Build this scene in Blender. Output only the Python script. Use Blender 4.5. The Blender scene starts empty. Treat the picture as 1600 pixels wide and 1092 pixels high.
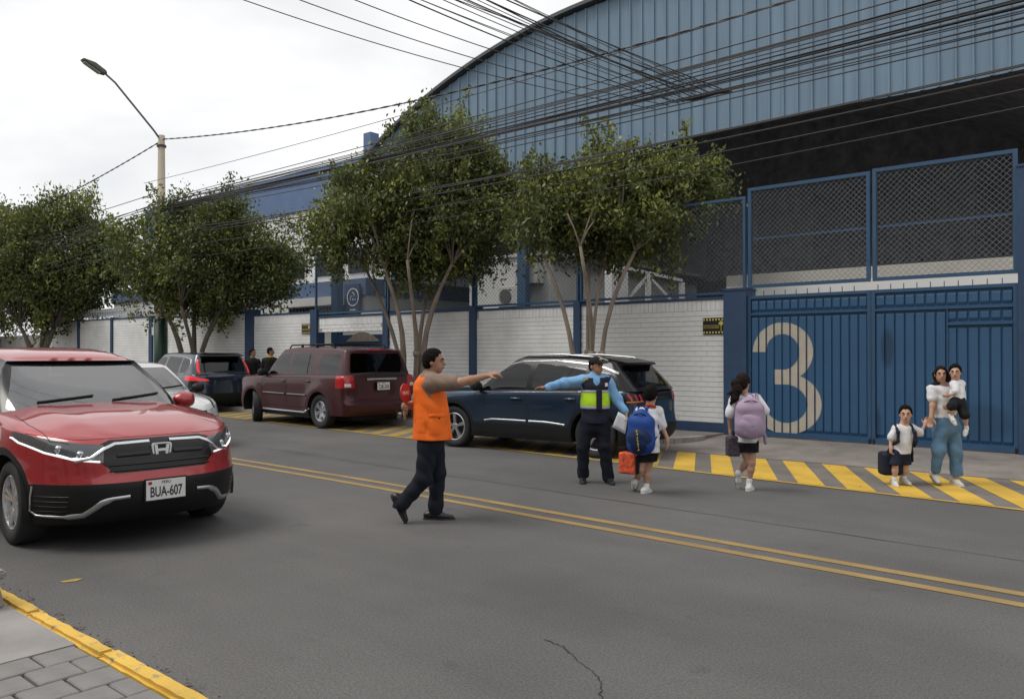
import bpy, bmesh, math, random
import numpy as np
from mathutils import Vector, Matrix
from mathutils.bvhtree import BVHTree

random.seed(7)
RNG = np.random.default_rng(7)
PI = math.pi
R = math.radians
scene = bpy.context.scene
col = scene.collection

# ---------------------------------------------------------------- camera
YAW = R(40)
cd = bpy.data.cameras.new('camera')
cam = bpy.data.objects.new('camera', cd)
col.objects.link(cam)
cam.location = (0, 0, 1.6)
cam.rotation_euler = (R(90) + math.atan(9 / 1240), 0, YAW)
cd.sensor_width = 36
cd.lens = 36 * 1240 / 1600
cd.clip_end = 2000
scene.camera = cam

# ---------------------------------------------------------------- sky and sun (bright overcast)
SUN_EL, SUN_AZ = R(58), R(-140)          # azimuth measured from +Y towards +X
world = bpy.data.worlds.new('World')
scene.world = world
world.use_nodes = True
wn, wl = world.node_tree.nodes, world.node_tree.links
wn.clear()
wo = wn.new('ShaderNodeOutputWorld')
bg = wn.new('ShaderNodeBackground')
bg.inputs['Strength'].default_value = 0.10
sky = wn.new('ShaderNodeTexSky')
sky.sky_type = 'NISHITA'
sky.sun_disc = False
sky.sun_elevation = SUN_EL
sky.sun_rotation = SUN_AZ
tc = wn.new('ShaderNodeTexCoord')
mp = wn.new('ShaderNodeMapping')
mp.inputs['Scale'].default_value = (1.0, 1.0, 2.6)
mp.inputs['Location'].default_value = (0.35, 0.2, 0.4)
n1 = wn.new('ShaderNodeTexNoise')
n1.inputs['Scale'].default_value = 1.7
n1.inputs['Detail'].default_value = 7
n1.inputs['Roughness'].default_value = 0.52
n1.inputs['Distortion'].default_value = 0.35
rp = wn.new('ShaderNodeValToRGB')
rp.color_ramp.elements[0].position = 0.36
rp.color_ramp.elements[0].color = (6.3, 6.4, 6.55, 1)
rp.color_ramp.elements[1].position = 0.60
rp.color_ramp.elements[1].color = (9.3, 9.28, 9.2, 1)
mx = wn.new('ShaderNodeMix')
mx.data_type = 'RGBA'
mx.inputs['Factor'].default_value = 0.93
wl.new(tc.outputs['Generated'], mp.inputs['Vector'])
wl.new(mp.outputs['Vector'], n1.inputs['Vector'])
wl.new(n1.outputs['Fac'], rp.inputs['Fac'])
wl.new(sky.outputs['Color'], mx.inputs['A'])
wl.new(rp.outputs['Color'], mx.inputs['B'])
wl.new(mx.outputs['Result'], bg.inputs['Color'])
wl.new(bg.outputs['Background'], wo.inputs['Surface'])

sd = bpy.data.lights.new('sun', 'SUN')
sd.energy = 1.5
sd.angle = R(28)
sd.color = (1.0, 0.96, 0.9)
sun = bpy.data.objects.new('sun', sd)
col.objects.link(sun)
_d = Vector((math.sin(SUN_AZ) * math.cos(SUN_EL), math.cos(SUN_AZ) * math.cos(SUN_EL), math.sin(SUN_EL)))
sun.rotation_euler = _d.to_track_quat('Z', 'Y').to_euler()
sun.location = (0, 0, 40)

scene.view_settings.view_transform = 'Standard'
scene.view_settings.look = 'None'
scene.view_settings.exposure = 0.31
scene.view_settings.gamma = 1.0
scene.view_settings.use_curve_mapping = False

# ---------------------------------------------------------------- materials
MATS = {}
def srgb(r, g, b):
    f = lambda c: (c / 255 / 12.92) if c / 255 <= 0.04045 else ((c / 255 + 0.055) / 1.055) ** 2.4
    return (f(r), f(g), f(b))

def mat(name, color, rough=0.6, metal=0.0, var=0.0, scale=8.0, bump=0.0, bscale=60.0, coat=0.0, spec=0.5,
        emit=None, alpha_tint=None, stretch=None, detail=6.0):
    if name in MATS:
        return MATS[name]
    m = bpy.data.materials.new(name)
    m.use_nodes = True
    nt = m.node_tree
    N, L = nt.nodes, nt.links
    b = N['Principled BSDF']
    c = (*color, 1)
    b.inputs['Base Color'].default_value = c
    b.inputs['Roughness'].default_value = rough
    b.inputs['Metallic'].default_value = metal
    b.inputs['Specular IOR Level'].default_value = spec
    if coat:
        b.inputs['Coat Weight'].default_value = coat
        b.inputs['Coat Roughness'].default_value = 0.03
    if var or bump:
        t = N.new('ShaderNodeTexCoord')
        vec = t.outputs['Object']
        if stretch:
            mpn = N.new('ShaderNodeMapping')
            mpn.inputs['Scale'].default_value = stretch
            L.new(vec, mpn.inputs['Vector'])
            vec = mpn.outputs['Vector']
    if var:
        nz = N.new('ShaderNodeTexNoise')
        nz.inputs['Scale'].default_value = scale
        nz.inputs['Detail'].default_value = detail
        nz.inputs['Roughness'].default_value = 0.6
        L.new(vec, nz.inputs['Vector'])
        mr = N.new('ShaderNodeMapRange')
        mr.inputs['From Min'].default_value = 0.3
        mr.inputs['From Max'].default_value = 0.7
        mr.inputs['To Min'].default_value = 1 - var
        mr.inputs['To Max'].default_value = 1 + var
        L.new(nz.outputs['Fac'], mr.inputs['Value'])
        mul = N.new('ShaderNodeVectorMath')
        mul.operation = 'SCALE'
        mul.inputs[0].default_value = color
        L.new(mr.outputs['Result'], mul.inputs['Scale'])
        L.new(mul.outputs['Vector'], b.inputs['Base Color'])
    if bump:
        nb = N.new('ShaderNodeTexNoise')
        nb.inputs['Scale'].default_value = bscale
        nb.inputs['Detail'].default_value = 4
        L.new(vec, nb.inputs['Vector'])
        bp = N.new('ShaderNodeBump')
        bp.inputs['Strength'].default_value = bump
        bp.inputs['Distance'].default_value = 0.01
        L.new(nb.outputs['Fac'], bp.inputs['Height'])
        L.new(bp.outputs['Normal'], b.inputs['Normal'])
    if emit:
        b.inputs['Emission Color'].default_value = (*emit[0], 1)
        b.inputs['Emission Strength'].default_value = emit[1]
    MATS[name] = m
    return m

def glass_mat(name, tint, boost=1.0):
    if name in MATS:
        return MATS[name]
    m = bpy.data.materials.new(name)
    m.use_nodes = True
    nt = m.node_tree
    N, L = nt.nodes, nt.links
    N.clear()
    o = N.new('ShaderNodeOutputMaterial')
    tr = N.new('ShaderNodeBsdfTransparent')
    tr.inputs['Color'].default_value = (*tint, 1)
    gl = N.new('ShaderNodeBsdfGlossy')
    gl.inputs['Roughness'].default_value = 0.02
    fr = N.new('ShaderNodeFresnel')
    fr.inputs['IOR'].default_value = 1.5 * boost
    ms = N.new('ShaderNodeMixShader')
    L.new(fr.outputs['Fac'], ms.inputs['Fac'])
    L.new(tr.outputs['BSDF'], ms.inputs[1])
    L.new(gl.outputs['BSDF'], ms.inputs[2])
    L.new(ms.outputs['Shader'], o.inputs['Surface'])
    MATS[name] = m
    return m

# ---------------------------------------------------------------- object helpers
def tag(o, label=None, cat=None, group=None, kind=None):
    if label: o['label'] = label
    if cat: o['category'] = cat
    if group: o['group'] = group
    if kind: o['kind'] = kind
    return o

def empty(name, loc=(0, 0, 0), rz=0.0, label=None, cat=None, group=None):
    o = bpy.data.objects.new(name, None)
    col.objects.link(o)
    o.location = loc
    o.rotation_euler = (0, 0, rz)
    o.empty_display_size = 0.2
    return tag(o, label, cat, group)

def mobj(name, me, m=None, parent=None):
    o = bpy.data.objects.new(name, me)
    col.objects.link(o)
    if m is not None and not me.materials:
        for q in (m if isinstance(m, (list, tuple)) else [m]):
            me.materials.append(q)
    if parent is not None:
        o.parent = parent
    return o

def pyd(name, verts, faces, m=None, parent=None, smooth=False):
    me = bpy.data.meshes.new(name)
    me.from_pydata([tuple(v) for v in verts], [], [tuple(f) for f in faces])
    if smooth:
        me.polygons.foreach_set('use_smooth', [True] * len(me.polygons))
    me.update()
    return mobj(name, me, m, parent)

class MB:
    """collects boxes, prisms, tubes and sheets; build() links them as one mesh object"""
    def __init__(s):
        s.v, s.f = [], []
    def add(s, vs, fs):
        n = len(s.v)
        s.v.extend([tuple(map(float, v)) for v in vs])
        s.f.extend([tuple(i + n for i in f) for f in fs])
        return s
    def box(s, x0, x1, y0, y1, z0, z1):
        return s.add([(x0, y0, z0), (x1, y0, z0), (x1, y1, z0), (x0, y1, z0), (x0, y0, z1), (x1, y0, z1), (x1, y1, z1), (x0, y1, z1)],
                     [(0, 3, 2, 1), (4, 5, 6, 7), (0, 1, 5, 4), (1, 2, 6, 5), (2, 3, 7, 6), (3, 0, 4, 7)])
    def bbox(s, x0, x1, y0, y1, z0, z1, b=0.006):
        """box with chamfered vertical and top edges"""
        P = []
        for z, k in ((z0, 0), (z1 - b, 0), (z1, b)):
            a0, a1, c0, c1 = x0 + k, x1 - k, y0 + k, y1 - k
            P += [(a0 + b, c0, z), (a1 - b, c0, z), (a1, c0 + b, z), (a1, c1 - b, z), (a1 - b, c1, z), (a0 + b, c1, z), (a0, c1 - b, z), (a0, c0 + b, z)]
        F = [tuple(range(7, -1, -1)), tuple(range(16, 24))]
        for k in (0, 8):
            F += [(k + i, k + (i + 1) % 8, k + 8 + (i + 1) % 8, k + 8 + i) for i in range(8)]
        return s.add(P, F)
    def bar(s, a, b, w, h=None, up=(0, 0, 1)):
        a, b = Vector(a), Vector(b)
        h = h or w
        d = (b - a).normalized()
        u = Vector(up)
        if abs(d.dot(u)) > 0.99: u = Vector((1, 0, 0))
        r = d.cross(u).normalized()
        u = r.cross(d).normalized()
        P = []
        for p in (a, b):
            for i, j in ((-1, -1), (1, -1), (1, 1), (-1, 1)):
                P.append(p + r * (i * w / 2) + u * (j * h / 2))
        return s.add(P, [(0, 3, 2, 1), (4, 5, 6, 7), (0, 1, 5, 4), (1, 2, 6, 5), (2, 3, 7, 6), (3, 0, 4, 7)])
    def tube(s, path, rad, n=8, cap=True):
        path = [Vector(p) for p in path]
        m = len(path)
        if not hasattr(rad, '__len__'): rad = [rad] * m
        t0 = (path[1] - path[0]).normalized()
        u = Vector((0, 0, 1)) if abs(t0.z) < 0.9 else Vector((1, 0, 0))
        r = t0.cross(u).normalized()
        P = []
        for i, p in enumerate(path):
            t = (path[min(i + 1, m - 1)] - path[max(i - 1, 0)]).normalized()
            r = (r - t * r.dot(t)).normalized()
            q = t.cross(r)
            for k in range(n):
                a = 2 * PI * k / n
                P.append(p + (r * math.cos(a) + q * math.sin(a)) * rad[i])
        F = []
        for i in range(m - 1):
            for k in range(n):
                F.append((i * n + k, i * n + (k + 1) % n, (i + 1) * n + (k + 1) % n, (i + 1) * n + k))
        if cap:
            F.append(tuple(range(n - 1, -1, -1)))
            F.append(tuple((m - 1) * n + k for k in range(n)))
        return s.add(P, F)
    def lathe(s, prof, axis='z', n=24, c=(0, 0, 0), close=False):
        """prof: list of (radius, along)"""
        P = []
        m = len(prof)
        for r, h in prof:
            for k in range(n):
                a = 2 * PI * k / n
                x, y = r * math.cos(a), r * math.sin(a)
                p = {'z': (x, y, h), 'y': (x, h, y), 'x': (h, x, y)}[axis]
                P.append((p[0] + c[0], p[1] + c[1], p[2] + c[2]))
        F = []
        for i in range(m - 1 + (1 if close else 0)):
            j = (i + 1) % m
            for k in range(n):
                q = (i * n + k, i * n + (k + 1) % n, j * n + (k + 1) % n, j * n + k)
                F.append(q if axis != 'y' else q[::-1])
        if not close:
            if prof[0][0] > 1e-6: F.append(tuple(range(n)) if axis == 'y' else tuple(range(n - 1, -1, -1)))
            if prof[-1][0] > 1e-6: F.append(tuple((m - 1) * n + k for k in (range(n) if axis != 'y' else range(n - 1, -1, -1))))
        return s.add(P, F)
    def prism(s, poly, axis, h0, h1):
        """extrude a 2D polygon along an axis (x: poly is y,z; y: poly is x,z; z: poly is x,y)"""
        n = len(poly)
        g = {'x': lambda p, h: (h, p[0], p[1]), 'y': lambda p, h: (p[0], h, p[1]), 'z': lambda p, h: (p[0], p[1], h)}[axis]
        P = [g(p, h0) for p in poly] + [g(p, h1) for p in poly]
        F = [tuple(range(n - 1, -1, -1)), tuple(range(n, 2 * n))] + [(i, (i + 1) % n, n + (i + 1) % n, n + i) for i in range(n)]
        return s.add(P, F)
    def mesh(s, name, m=None, smooth=False):
        me = bpy.data.meshes.new(name)
        me.from_pydata(s.v, [], s.f)
        if smooth: me.polygons.foreach_set('use_smooth', [True] * len(me.polygons))
        bm = bmesh.new(); bm.from_mesh(me)
        bmesh.ops.recalc_face_normals(bm, faces=bm.faces)
        bm.to_mesh(me); bm.free()
        if m is not None:
            for q in (m if isinstance(m, (list, tuple)) else [m]): me.materials.append(q)
        return me
    def build(s, name, m=None, parent=None, smooth=False):
        return mobj(name, s.mesh(name, m, smooth), None, parent)

def text_mesh(txt, size, depth=0.002, bold=0.0, align='CENTER'):
    cu = bpy.data.curves.new('lettering', 'FONT')
    cu.body = txt
    cu.size = size
    cu.extrude = depth
    cu.offset = bold
    cu.align_x = align
    cu.align_y = 'CENTER'
    o = bpy.data.objects.new('lettering', cu)
    col.objects.link(o)
    dg = bpy.context.evaluated_depsgraph_get()
    me = bpy.data.meshes.new_from_object(o.evaluated_get(dg))
    bpy.data.objects.remove(o)
    me.name = 'lettering'
    return me
# ================================================================ the setting
M_as = mat('asphalt', (0.093, 0.090, 0.088), 0.82, spec=0.35)
def asphalt_nodes(m):
    nt = m.node_tree; N, L = nt.nodes, nt.links
    b = N['Principled BSDF']
    t = N.new('ShaderNodeTexCoord')
    def noise(sc, det, vec=None, ro=0.6):
        n = N.new('ShaderNodeTexNoise'); n.inputs['Scale'].default_value = sc; n.inputs['Detail'].default_value = det
        n.inputs['Roughness'].default_value = ro
        L.new(vec or t.outputs['Object'], n.inputs['Vector']); return n
    def rng(src, a, c, lo, hi):
        r = N.new('ShaderNodeMapRange'); r.inputs['From Min'].default_value = a; r.inputs['From Max'].default_value = c
        r.inputs['To Min'].default_value = lo; r.inputs['To Max'].default_value = hi
        L.new(src, r.inputs['Value']); return r
    def mul(a, c):
        r = N.new('ShaderNodeMath'); r.operation = 'MULTIPLY'; L.new(a, r.inputs[0]); L.new(c, r.inputs[1]); return r.outputs[0]
    mp = N.new('ShaderNodeMapping'); mp.inputs['Scale'].default_value = (0.12, 1.6, 1.0)
    L.new(t.outputs['Object'], mp.inputs['Vector'])
    big = rng(noise(0.35, 5).outputs['Fac'], 0.32, 0.68, 0.80, 1.20)
    streak = rng(noise(1.0, 5, mp.outputs['Vector']).outputs['Fac'], 0.35, 0.7, 1.05, 0.92)
    fine = rng(noise(70, 4, ro=0.8).outputs['Fac'], 0.25, 0.75, 0.45, 1.6)
    v = N.new('ShaderNodeTexVoronoi'); v.inputs['Scale'].default_value = 42
    L.new(t.outputs['Object'], v.inputs['Vector'])
    chip = rng(v.outputs['Distance'], 0.0, 0.09, 1.7, 1.0)
    spot = rng(noise(2.3, 3).outputs['Fac'], 0.66, 0.74, 1.0, 0.80)
    f = mul(mul(mul(mul(big.outputs[0], streak.outputs[0]), fine.outputs[0]), chip.outputs[0]), spot.outputs[0])
    s = N.new('ShaderNodeVectorMath'); s.operation = 'SCALE'; s.inputs[0].default_value = (0.103, 0.099, 0.096)
    L.new(f, s.inputs['Scale']); L.new(s.outputs['Vector'], b.inputs['Base Color'])
    bp = N.new('ShaderNodeBump'); bp.inputs['Strength'].default_value = 0.45; bp.inputs['Distance'].default_value = 0.006
    L.new(noise(120, 3).outputs['Fac'], bp.inputs['Height']); L.new(bp.outputs['Normal'], b.inputs['Normal'])
asphalt_nodes(M_as)

def paint_mat(name, color, wear=0.5, under=(0.12, 0.11, 0.10), scale=9):
    """road paint, worn through to what lies under it"""
    m = mat(name, color, 0.7)
    nt = m.node_tree; N, L = nt.nodes, nt.links
    b = N['Principled BSDF']
    t = N.new('ShaderNodeTexCoord')
    n = N.new('ShaderNodeTexNoise'); n.inputs['Scale'].default_value = scale; n.inputs['Detail'].default_value = 9; n.inputs['Roughness'].default_value = 0.72
    L.new(t.outputs['Object'], n.inputs['Vector'])
    r = N.new('ShaderNodeMapRange'); r.inputs['From Min'].default_value = 0.56 + 0.14 * (1 - wear) ; r.inputs['From Max'].default_value = r.inputs['From Min'].default_value + 0.09
    L.new(n.outputs['Fac'], r.inputs['Value'])
    n2 = N.new('ShaderNodeTexNoise'); n2.inputs['Scale'].default_value = 2.2; n2.inputs['Detail'].default_value = 5
    L.new(t.outputs['Object'], n2.inputs['Vector'])
    r2 = N.new('ShaderNodeMapRange'); r2.inputs['From Min'].default_value = 0.3; r2.inputs['From Max'].default_value = 0.7
    r2.inputs['To Min'].default_value = 0.78; r2.inputs['To Max'].default_value = 1.12
    L.new(n2.outputs['Fac'], r2.inputs['Value'])
    s = N.new('ShaderNodeVectorMath'); s.operation = 'SCALE'; s.inputs[0].default_value = color
    L.new(r2.outputs['Result'], s.inputs['Scale'])
    x = N.new('ShaderNodeMix'); x.data_type = 'RGBA'
    L.new(r.outputs['Result'], x.inputs['Factor']); L.new(s.outputs['Vector'], x.inputs['A'])
    x.inputs['B'].default_value = (*under, 1)
    L.new(x.outputs['Result'], b.inputs['Base Color'])
    return m

M_yel = paint_mat('yellow_road_paint', (0.62, 0.385, 0.045), 0.62, (0.17, 0.155, 0.135))
M_yel3 = paint_mat('faded_yellow_paint', (0.36, 0.25, 0.06), 1.0, (0.13, 0.12, 0.105), 7)
M_yel2 = paint_mat('worn_centre_line_paint', (0.31, 0.205, 0.072), 0.85, (0.11, 0.105, 0.10), 14)
M_kerb = paint_mat('yellow_kerb_paint', (0.70, 0.44, 0.07), 1.05, (0.25, 0.22, 0.17), 12)
M_conc = mat('concrete', (0.27, 0.255, 0.24), 0.85, var=0.16, scale=2.5, bump=0.25, bscale=40)
M_apron = mat('stained_concrete', (0.205, 0.182, 0.162), 0.88, var=0.30, scale=1.6, bump=0.35, bscale=35, detail=9)
M_strip = mat('parking_strip_concrete', (0.155, 0.137, 0.122), 0.88, var=0.26, scale=2.2, bump=0.35, bscale=50, detail=9)
M_paver = mat('paver_concrete', (0.205, 0.195, 0.188), 0.88, var=0.14, scale=6, bump=0.4, bscale=90)
M_sand = mat('joint_sand', (0.10, 0.09, 0.082), 0.95, var=0.2, scale=12)
M_earth = mat('bare_ground', (0.16, 0.14, 0.12), 0.95, var=0.2, scale=0.6)

def sheet(name, poly, z, m, label=None, kind='structure'):
    o = pyd(name, [(x, y, z) for x, y in poly], [tuple(range(len(poly)))], m)
    if kind: o['kind'] = kind
    return o
sheet('ground', [(-400, -300), (300, -300), (300, 400), (-400, 400)], -0.02, M_earth)
sheet('road', [(-150, 1.7), (60, 1.7), (60, 12.6), (-150, 12.6)], 0.0, M_as)

def edge_y(x):            # road-side edge of the parking strip
    return 9.55 - 0.075 * max(x, -26)
def cen_y(x):             # centre line
    return 6.24 - 0.045 * x if x > -8 else 6.6 - 0.012 * (x + 8)
xs = [40, 10, 0, -7, -14, -26, -60, -120]
sheet('parking_strip', [(x, edge_y(x)) for x in xs] + [(-120, 12.5), (40, 12.5)], 0.004, M_strip)
# solid edge line of the strip and its slanting bars
def ribbon2(pts, w, z):
    V, F = [], []
    for i, (x, y) in enumerate(pts):
        V += [(x, y - w / 2, z), (x, y + w / 2, z)]
        if i: F.append((2 * i - 2, 2 * i, 2 * i + 1, 2 * i - 1))
    return V, F
V, F = ribbon2([(x, edge_y(x) + 0.03) for x in np.linspace(30, -60, 60)], 0.06, 0.008)
tag(pyd('edge_line', V, F, M_yel), kind='structure')
for k in range(-44, 22):
    xt = -6.4 + 0.61 * k
    xb = -5.45 + 0.605 * k
    y0, y1 = edge_y(xb) + 0.064, 11.86
    if xt < -7.2: y1 = 12.25
    sh = (xt - xb) * (y1 - y0) / 1.9
    o = pyd('hatch_bar', [(xb, y0, 0.008), (xb + 0.33, y0, 0.008), (xb + sh + 0.33, y1, 0.008), (xb + sh, y1, 0.008)], [(0, 1, 2, 3)], M_yel if xt > -7.0 else M_yel3)
    tag(o, kind='structure')
for off in (0.0, -0.27):
    V, F = ribbon2([(x, cen_y(x) + off + 0.004 * math.sin(x * 3)) for x in np.linspace(40, -100, 160)], 0.105, 0.004)
    tag(pyd('centre_line', V, F, M_yel2), kind='structure')
# crack and old seams in the asphalt
def crack(pts, w, name='road_crack'):
    V, F = [], []
    rr = random.Random(len(pts))
    P = []
    for (a, b) in zip(pts[:-1], pts[1:]):
        for q in range(9):
            t = q / 9
            P.append((a[0] + (b[0] - a[0]) * t + rr.uniform(-.012, .012), a[1] + (b[1] - a[1]) * t + rr.uniform(-.012, .012)))
    for i, (x, y) in enumerate(P):
        d = Vector((P[min(i + 1, len(P) - 1)][0] - P[max(i - 1, 0)][0], P[min(i + 1, len(P) - 1)][1] - P[max(i - 1, 0)][1])).normalized()
        ww = w * rr.uniform(.4, 1.2)
        V += [(x - d.y * ww, y + d.x * ww, 0.0035), (x + d.y * ww, y - d.x * ww, 0.0035)]
        if i: F.append((2 * i - 2, 2 * i, 2 * i + 1, 2 * i - 1))
    return tag(pyd(name, V, F, mat('crack_tar', (0.022, 0.021, 0.02), 0.8)), kind='structure')
crack([(-2.74, 3.56), (-2.58, 3.52), (-2.38, 3.40), (-2.20, 3.30), (-2.08, 3.12), (-1.88, 2.98), (-1.7, 2.6)], 0.0042)
crack([(-12.0, 7.75), (-9, 7.6), (-6.5, 7.5), (-4.2, 7.42), (-1, 7.3), (3, 7.2)], 0.006, 'road_seam')

# near pavement: yellow kerb, concrete slab, pavers, block
KY = 1.83
mb = MB()
x = -12.0
while x < 6:
    L = 0.98
    mb.box(x, x + L - 0.012, KY - 0.105, KY + random.uniform(-.006, .006), -0.02, 0.1 + random.uniform(-.003, .003))
    x += L
kerb = mb.build('kerb', M_kerb)
bm = bmesh.new(); bm.from_mesh(kerb.data)
bmesh.ops.bevel(bm, geom=[e for e in bm.edges if all(v.co.z > 0.05 for v in e.verts)], offset=0.018, segments=2, affect='EDGES')
bmesh.ops.subdivide_edges(bm, edges=[e for e in bm.edges if abs(e.verts[0].co.x - e.verts[1].co.x) > .5], cuts=14, use_grid_fill=True)
kr = random.Random(2)
for v in bm.verts:
    g = .35 * math.sin(v.co.x * 23 + 3 * math.sin(v.co.x * 7)) + .65 * kr.uniform(-1, 1)
    if v.co.y > KY - .04: v.co.y += .009 * g
    if v.co.z > .05: v.co.z += .0035 * kr.uniform(-1, 1) - (.006 * max(0, g) if v.co.y > KY - .05 else 0)
bm.to_mesh(kerb.data); bm.free()
tag(kerb, kind='structure')
PX = -4.42                                      # where slab gives way to pavers
sheet('pavement', [(-60, -40), (60, -40), (60, KY - 0.10), (-60, KY - 0.10)], 0.066, M_sand)
slab = MB().box(-12, PX, -3, KY - 0.112, 0.05, 0.094).build('pavement_slab', M_conc)
tag(slab, kind='structure')
pv = empty('paver_field', (0, 0, 0)); tag(pv, kind='structure')
pm = MB().bbox(-.1, .1, -.1, .1, 0, .03, .006).mesh('paver', M_paver)
pm2 = MB().bbox(-.1, .1, -.05, .05, 0, .03, .006).mesh('paver', M_paver)
ps = 0.212
n_p = 0
for i in range(0, 15):
    x = PX + 0.115 + i * ps
    off = (0.106 if i % 2 else 0.0)
    for j in range(0, 16):
        y = KY - 0.225 - off - j * ps
        if y < -1.4: continue
        o = mobj('paver', pm, None, pv)
        o.location = (x, y, 0.064 + random.uniform(-.002, .003)); o.rotation_euler = (random.uniform(-.008, .008), random.uniform(-.008, .008), random.uniform(-.012, .012))
        n_p += 1
    if off:
        o = mobj('paver', pm2, None, pv); o.location = (x, KY - 0.173, 0.064)
mb = MB()
bx = -5.40
mb.add([(bx - 1, 0.9, .09), (bx, 0.9, .09), (bx + .02, 1.70, .09), (bx - 1, 1.70, .09), (bx - 1, .92, .265), (bx - .03, .92, .265), (bx - .02, 1.67, .265), (bx - 1, 1.67, .265)],
       [(0, 3, 2, 1), (4, 5, 6, 7), (0, 1, 5, 4), (1, 2, 6, 5), (2, 3, 7, 6), (3, 0, 4, 7)])
mb.box(bx - 1, bx + .01, .88, 1.71, .258, .312)
o = mb.build('concrete_block', M_conc)
bm = bmesh.new(); bm.from_mesh(o.data)
bmesh.ops.bevel(bm, geom=bm.edges[:], offset=0.014, segments=2, affect='EDGES'); bm.to_mesh(o.data); bm.free()
tag(o, 'weathered grey concrete block with capstone at the end of the yellow kerb', 'block')

# grit gathered along the kerb, a stray paint mark on the road
mb = MB(); kr = random.Random(12)
for k in range(900):
    x = kr.uniform(-7, -1.5); y = KY + .012 + abs(kr.gauss(0, .055)); s = kr.uniform(.003, .009)
    mb.add([(x - s, y - s * .7, .001), (x + s, y - s * .5, .001), (x + s * .2, y + s, .001), (x, y, .001 + s * .8)], [(0, 1, 3), (1, 2, 3), (2, 0, 3)])
tag(mb.build('road_grit', mat('grit', (.07, .062, .055), .95, var=.4, scale=40)), kind='stuff')
tag(pyd('paint_mark', [(-6.06, 2.25, .004), (-6.01, 2.26, .004), (-5.98, 2.33, .004), (-6.01, 2.39, .004), (-6.05, 2.36, .004)], [(0, 1, 2, 3, 4)], M_yel3), kind='structure')
# far pavement with a kerb that curves back at the gate apron
ky = 12.3
far = [(-120, ky), (-7.6, ky)] + [(-7.6 + 0.95 * math.sin(a), ky + 1.05 * (1 - math.cos(a))) for a in np.linspace(0.15, PI / 2, 9)] + [(-6.58, 14.1), (-120, 14.1)]
n = len(far)
V = [(x, y, 0.13) for x, y in far] + [(x, y, -0.02) for x, y in far]
F = [tuple(range(n))] + [(i, n + i, n + (i + 1) % n, (i + 1) % n) for i in range(n)]
o = pyd('far_pavement', V, F, M_apron); tag(o, kind='structure')
mb = MB()
kp = far[:-2]
for (a, b) in [((-120, ky), (-60, ky)), ((-60, ky), (-30, ky))]: pass
pts = [(x, ky) for x in np.arange(-60, -7.6, 1.0)] + far[1:-2]
for a, b in zip(pts[:-1], pts[1:]):
    mb.bar((a[0], a[1] - .03, 0.062), (b[0], b[1] - .03, 0.062), 0.14, 0.15)
tag(mb.build('far_kerb', M_conc), kind='structure')
# ramp up to the gate
V = [(-7.2, 11.9, .0085), (8, 11.9, .0085), (8, 14.16, .10), (-7.2, 14.16, .10), (-7.2, 30, .10), (30, 30, .10), (30, 14.16, .10), (30, 11.9, .0085)]
o = pyd('gate_apron', V, [(0, 1, 2, 3), (3, 2, 6, 5, 4), (1, 7, 6, 2)], M_apron); tag(o, kind='structure')
for gx in (-0.9, 2.3):
    crack([(gx - .1, 11.95), (gx, 13.0), (gx + .05, 14.0)], .006, 'apron_joint').location.z = .05
# yard behind the wall
sheet('yard', [(-90, 14.3), (-7.2, 14.3), (-7.2, 60), (-90, 60)], 0.10, M_conc)
# fallen leaves
mb = MB()
rr = random.Random(3)
for k in range(70):
    x = rr.uniform(-12, 1); y = rr.choice((rr.uniform(9.8, 14), rr.uniform(11.5, 14), rr.uniform(1.85, 2.0)))
    if y < 2.3: x = rr.uniform(-6, -2)
    z = 0.012 if y < 12.2 and y > 1.84 else (0.10 if y < 2 else 0.05 + 0.04 * (y - 12) + (0.1 if x < -7 else 0))
    a = rr.uniform(0, 6.3); s = rr.uniform(.008, .016)
    c, d = math.cos(a) * s, math.sin(a) * s
    mb.add([(x + c * 1.6, y + d * 1.6, z), (x - d, y + c, z + .006), (x - c * 1.6, y - d * 1.6, z + .002), (x + d, y - c, z + .004)], [(0, 1, 2, 3)])
tag(mb.build('fallen_leaves', mat('dry_leaf', (0.09, 0.06, 0.03), 0.9, var=.3)), kind='stuff')
# ================================================================ boundary wall, gate, fences
M_white = mat('white_wall_paint', (0.66, 0.67, 0.655), 0.75, var=0.07, scale=3, bump=0.15, bscale=45)
M_brick = mat('white_painted_brick', (0.80, 0.805, 0.79), 0.7, var=0.13, scale=1.3, bump=0.3, bscale=55)
M_mortar = mat('grey_joint', (0.42, 0.42, 0.415), 0.9, var=0.1)
M_navy = mat('navy_wall_paint', (0.026, 0.060, 0.125), 0.62, var=0.12, scale=4, bump=0.1)
M_gate = mat('blue_gate_paint', (0.030, 0.097, 0.200), 0.5, var=0.16, scale=1.3, bump=0.08, bscale=30, stretch=(1, 1, .35))
M_steel = mat('blue_frame_paint', (0.030, 0.082, 0.165), 0.45, var=0.1, scale=3)
M_wire = mat('galvanised_wire', (0.20, 0.23, 0.26), 0.5, metal=0.3)
M_beige = mat('beige_numeral_paint', (0.46, 0.42, 0.35), 0.7, var=0.1, scale=6)
WY = 14.2
wall = empty('boundary_wall', (-6.6, WY, 0.1), 0, 'long white painted brick wall with navy posts and plinth behind the parked cars', 'wall')
def wchild(o):
    o.parent = wall; o.matrix_parent_inverse = Matrix.Translation((6.6, -WY, -0.1)); return o
secs = [(-9.95, -6.61, 2.70), (-13.03, -10.12, 2.70), (-16.22, -13.24, 2.72), (-22.73, -19.67, 2.88), (-29.55, -23.18, 3.0), (-32.94, -29.80, 3.06), (-36.18, -33.10, 3.08), (-39.63, -36.34, 3.1)]
core, plinth, cap = MB(), MB(), MB()
bmesh_full = MB().box(-.1215, .1215, 0, .03, .005, .093).mesh('brick', M_brick)
bmesh_half = MB().box(-.060, .060, 0, .03, .005, .093).mesh('brick', M_brick)
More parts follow.
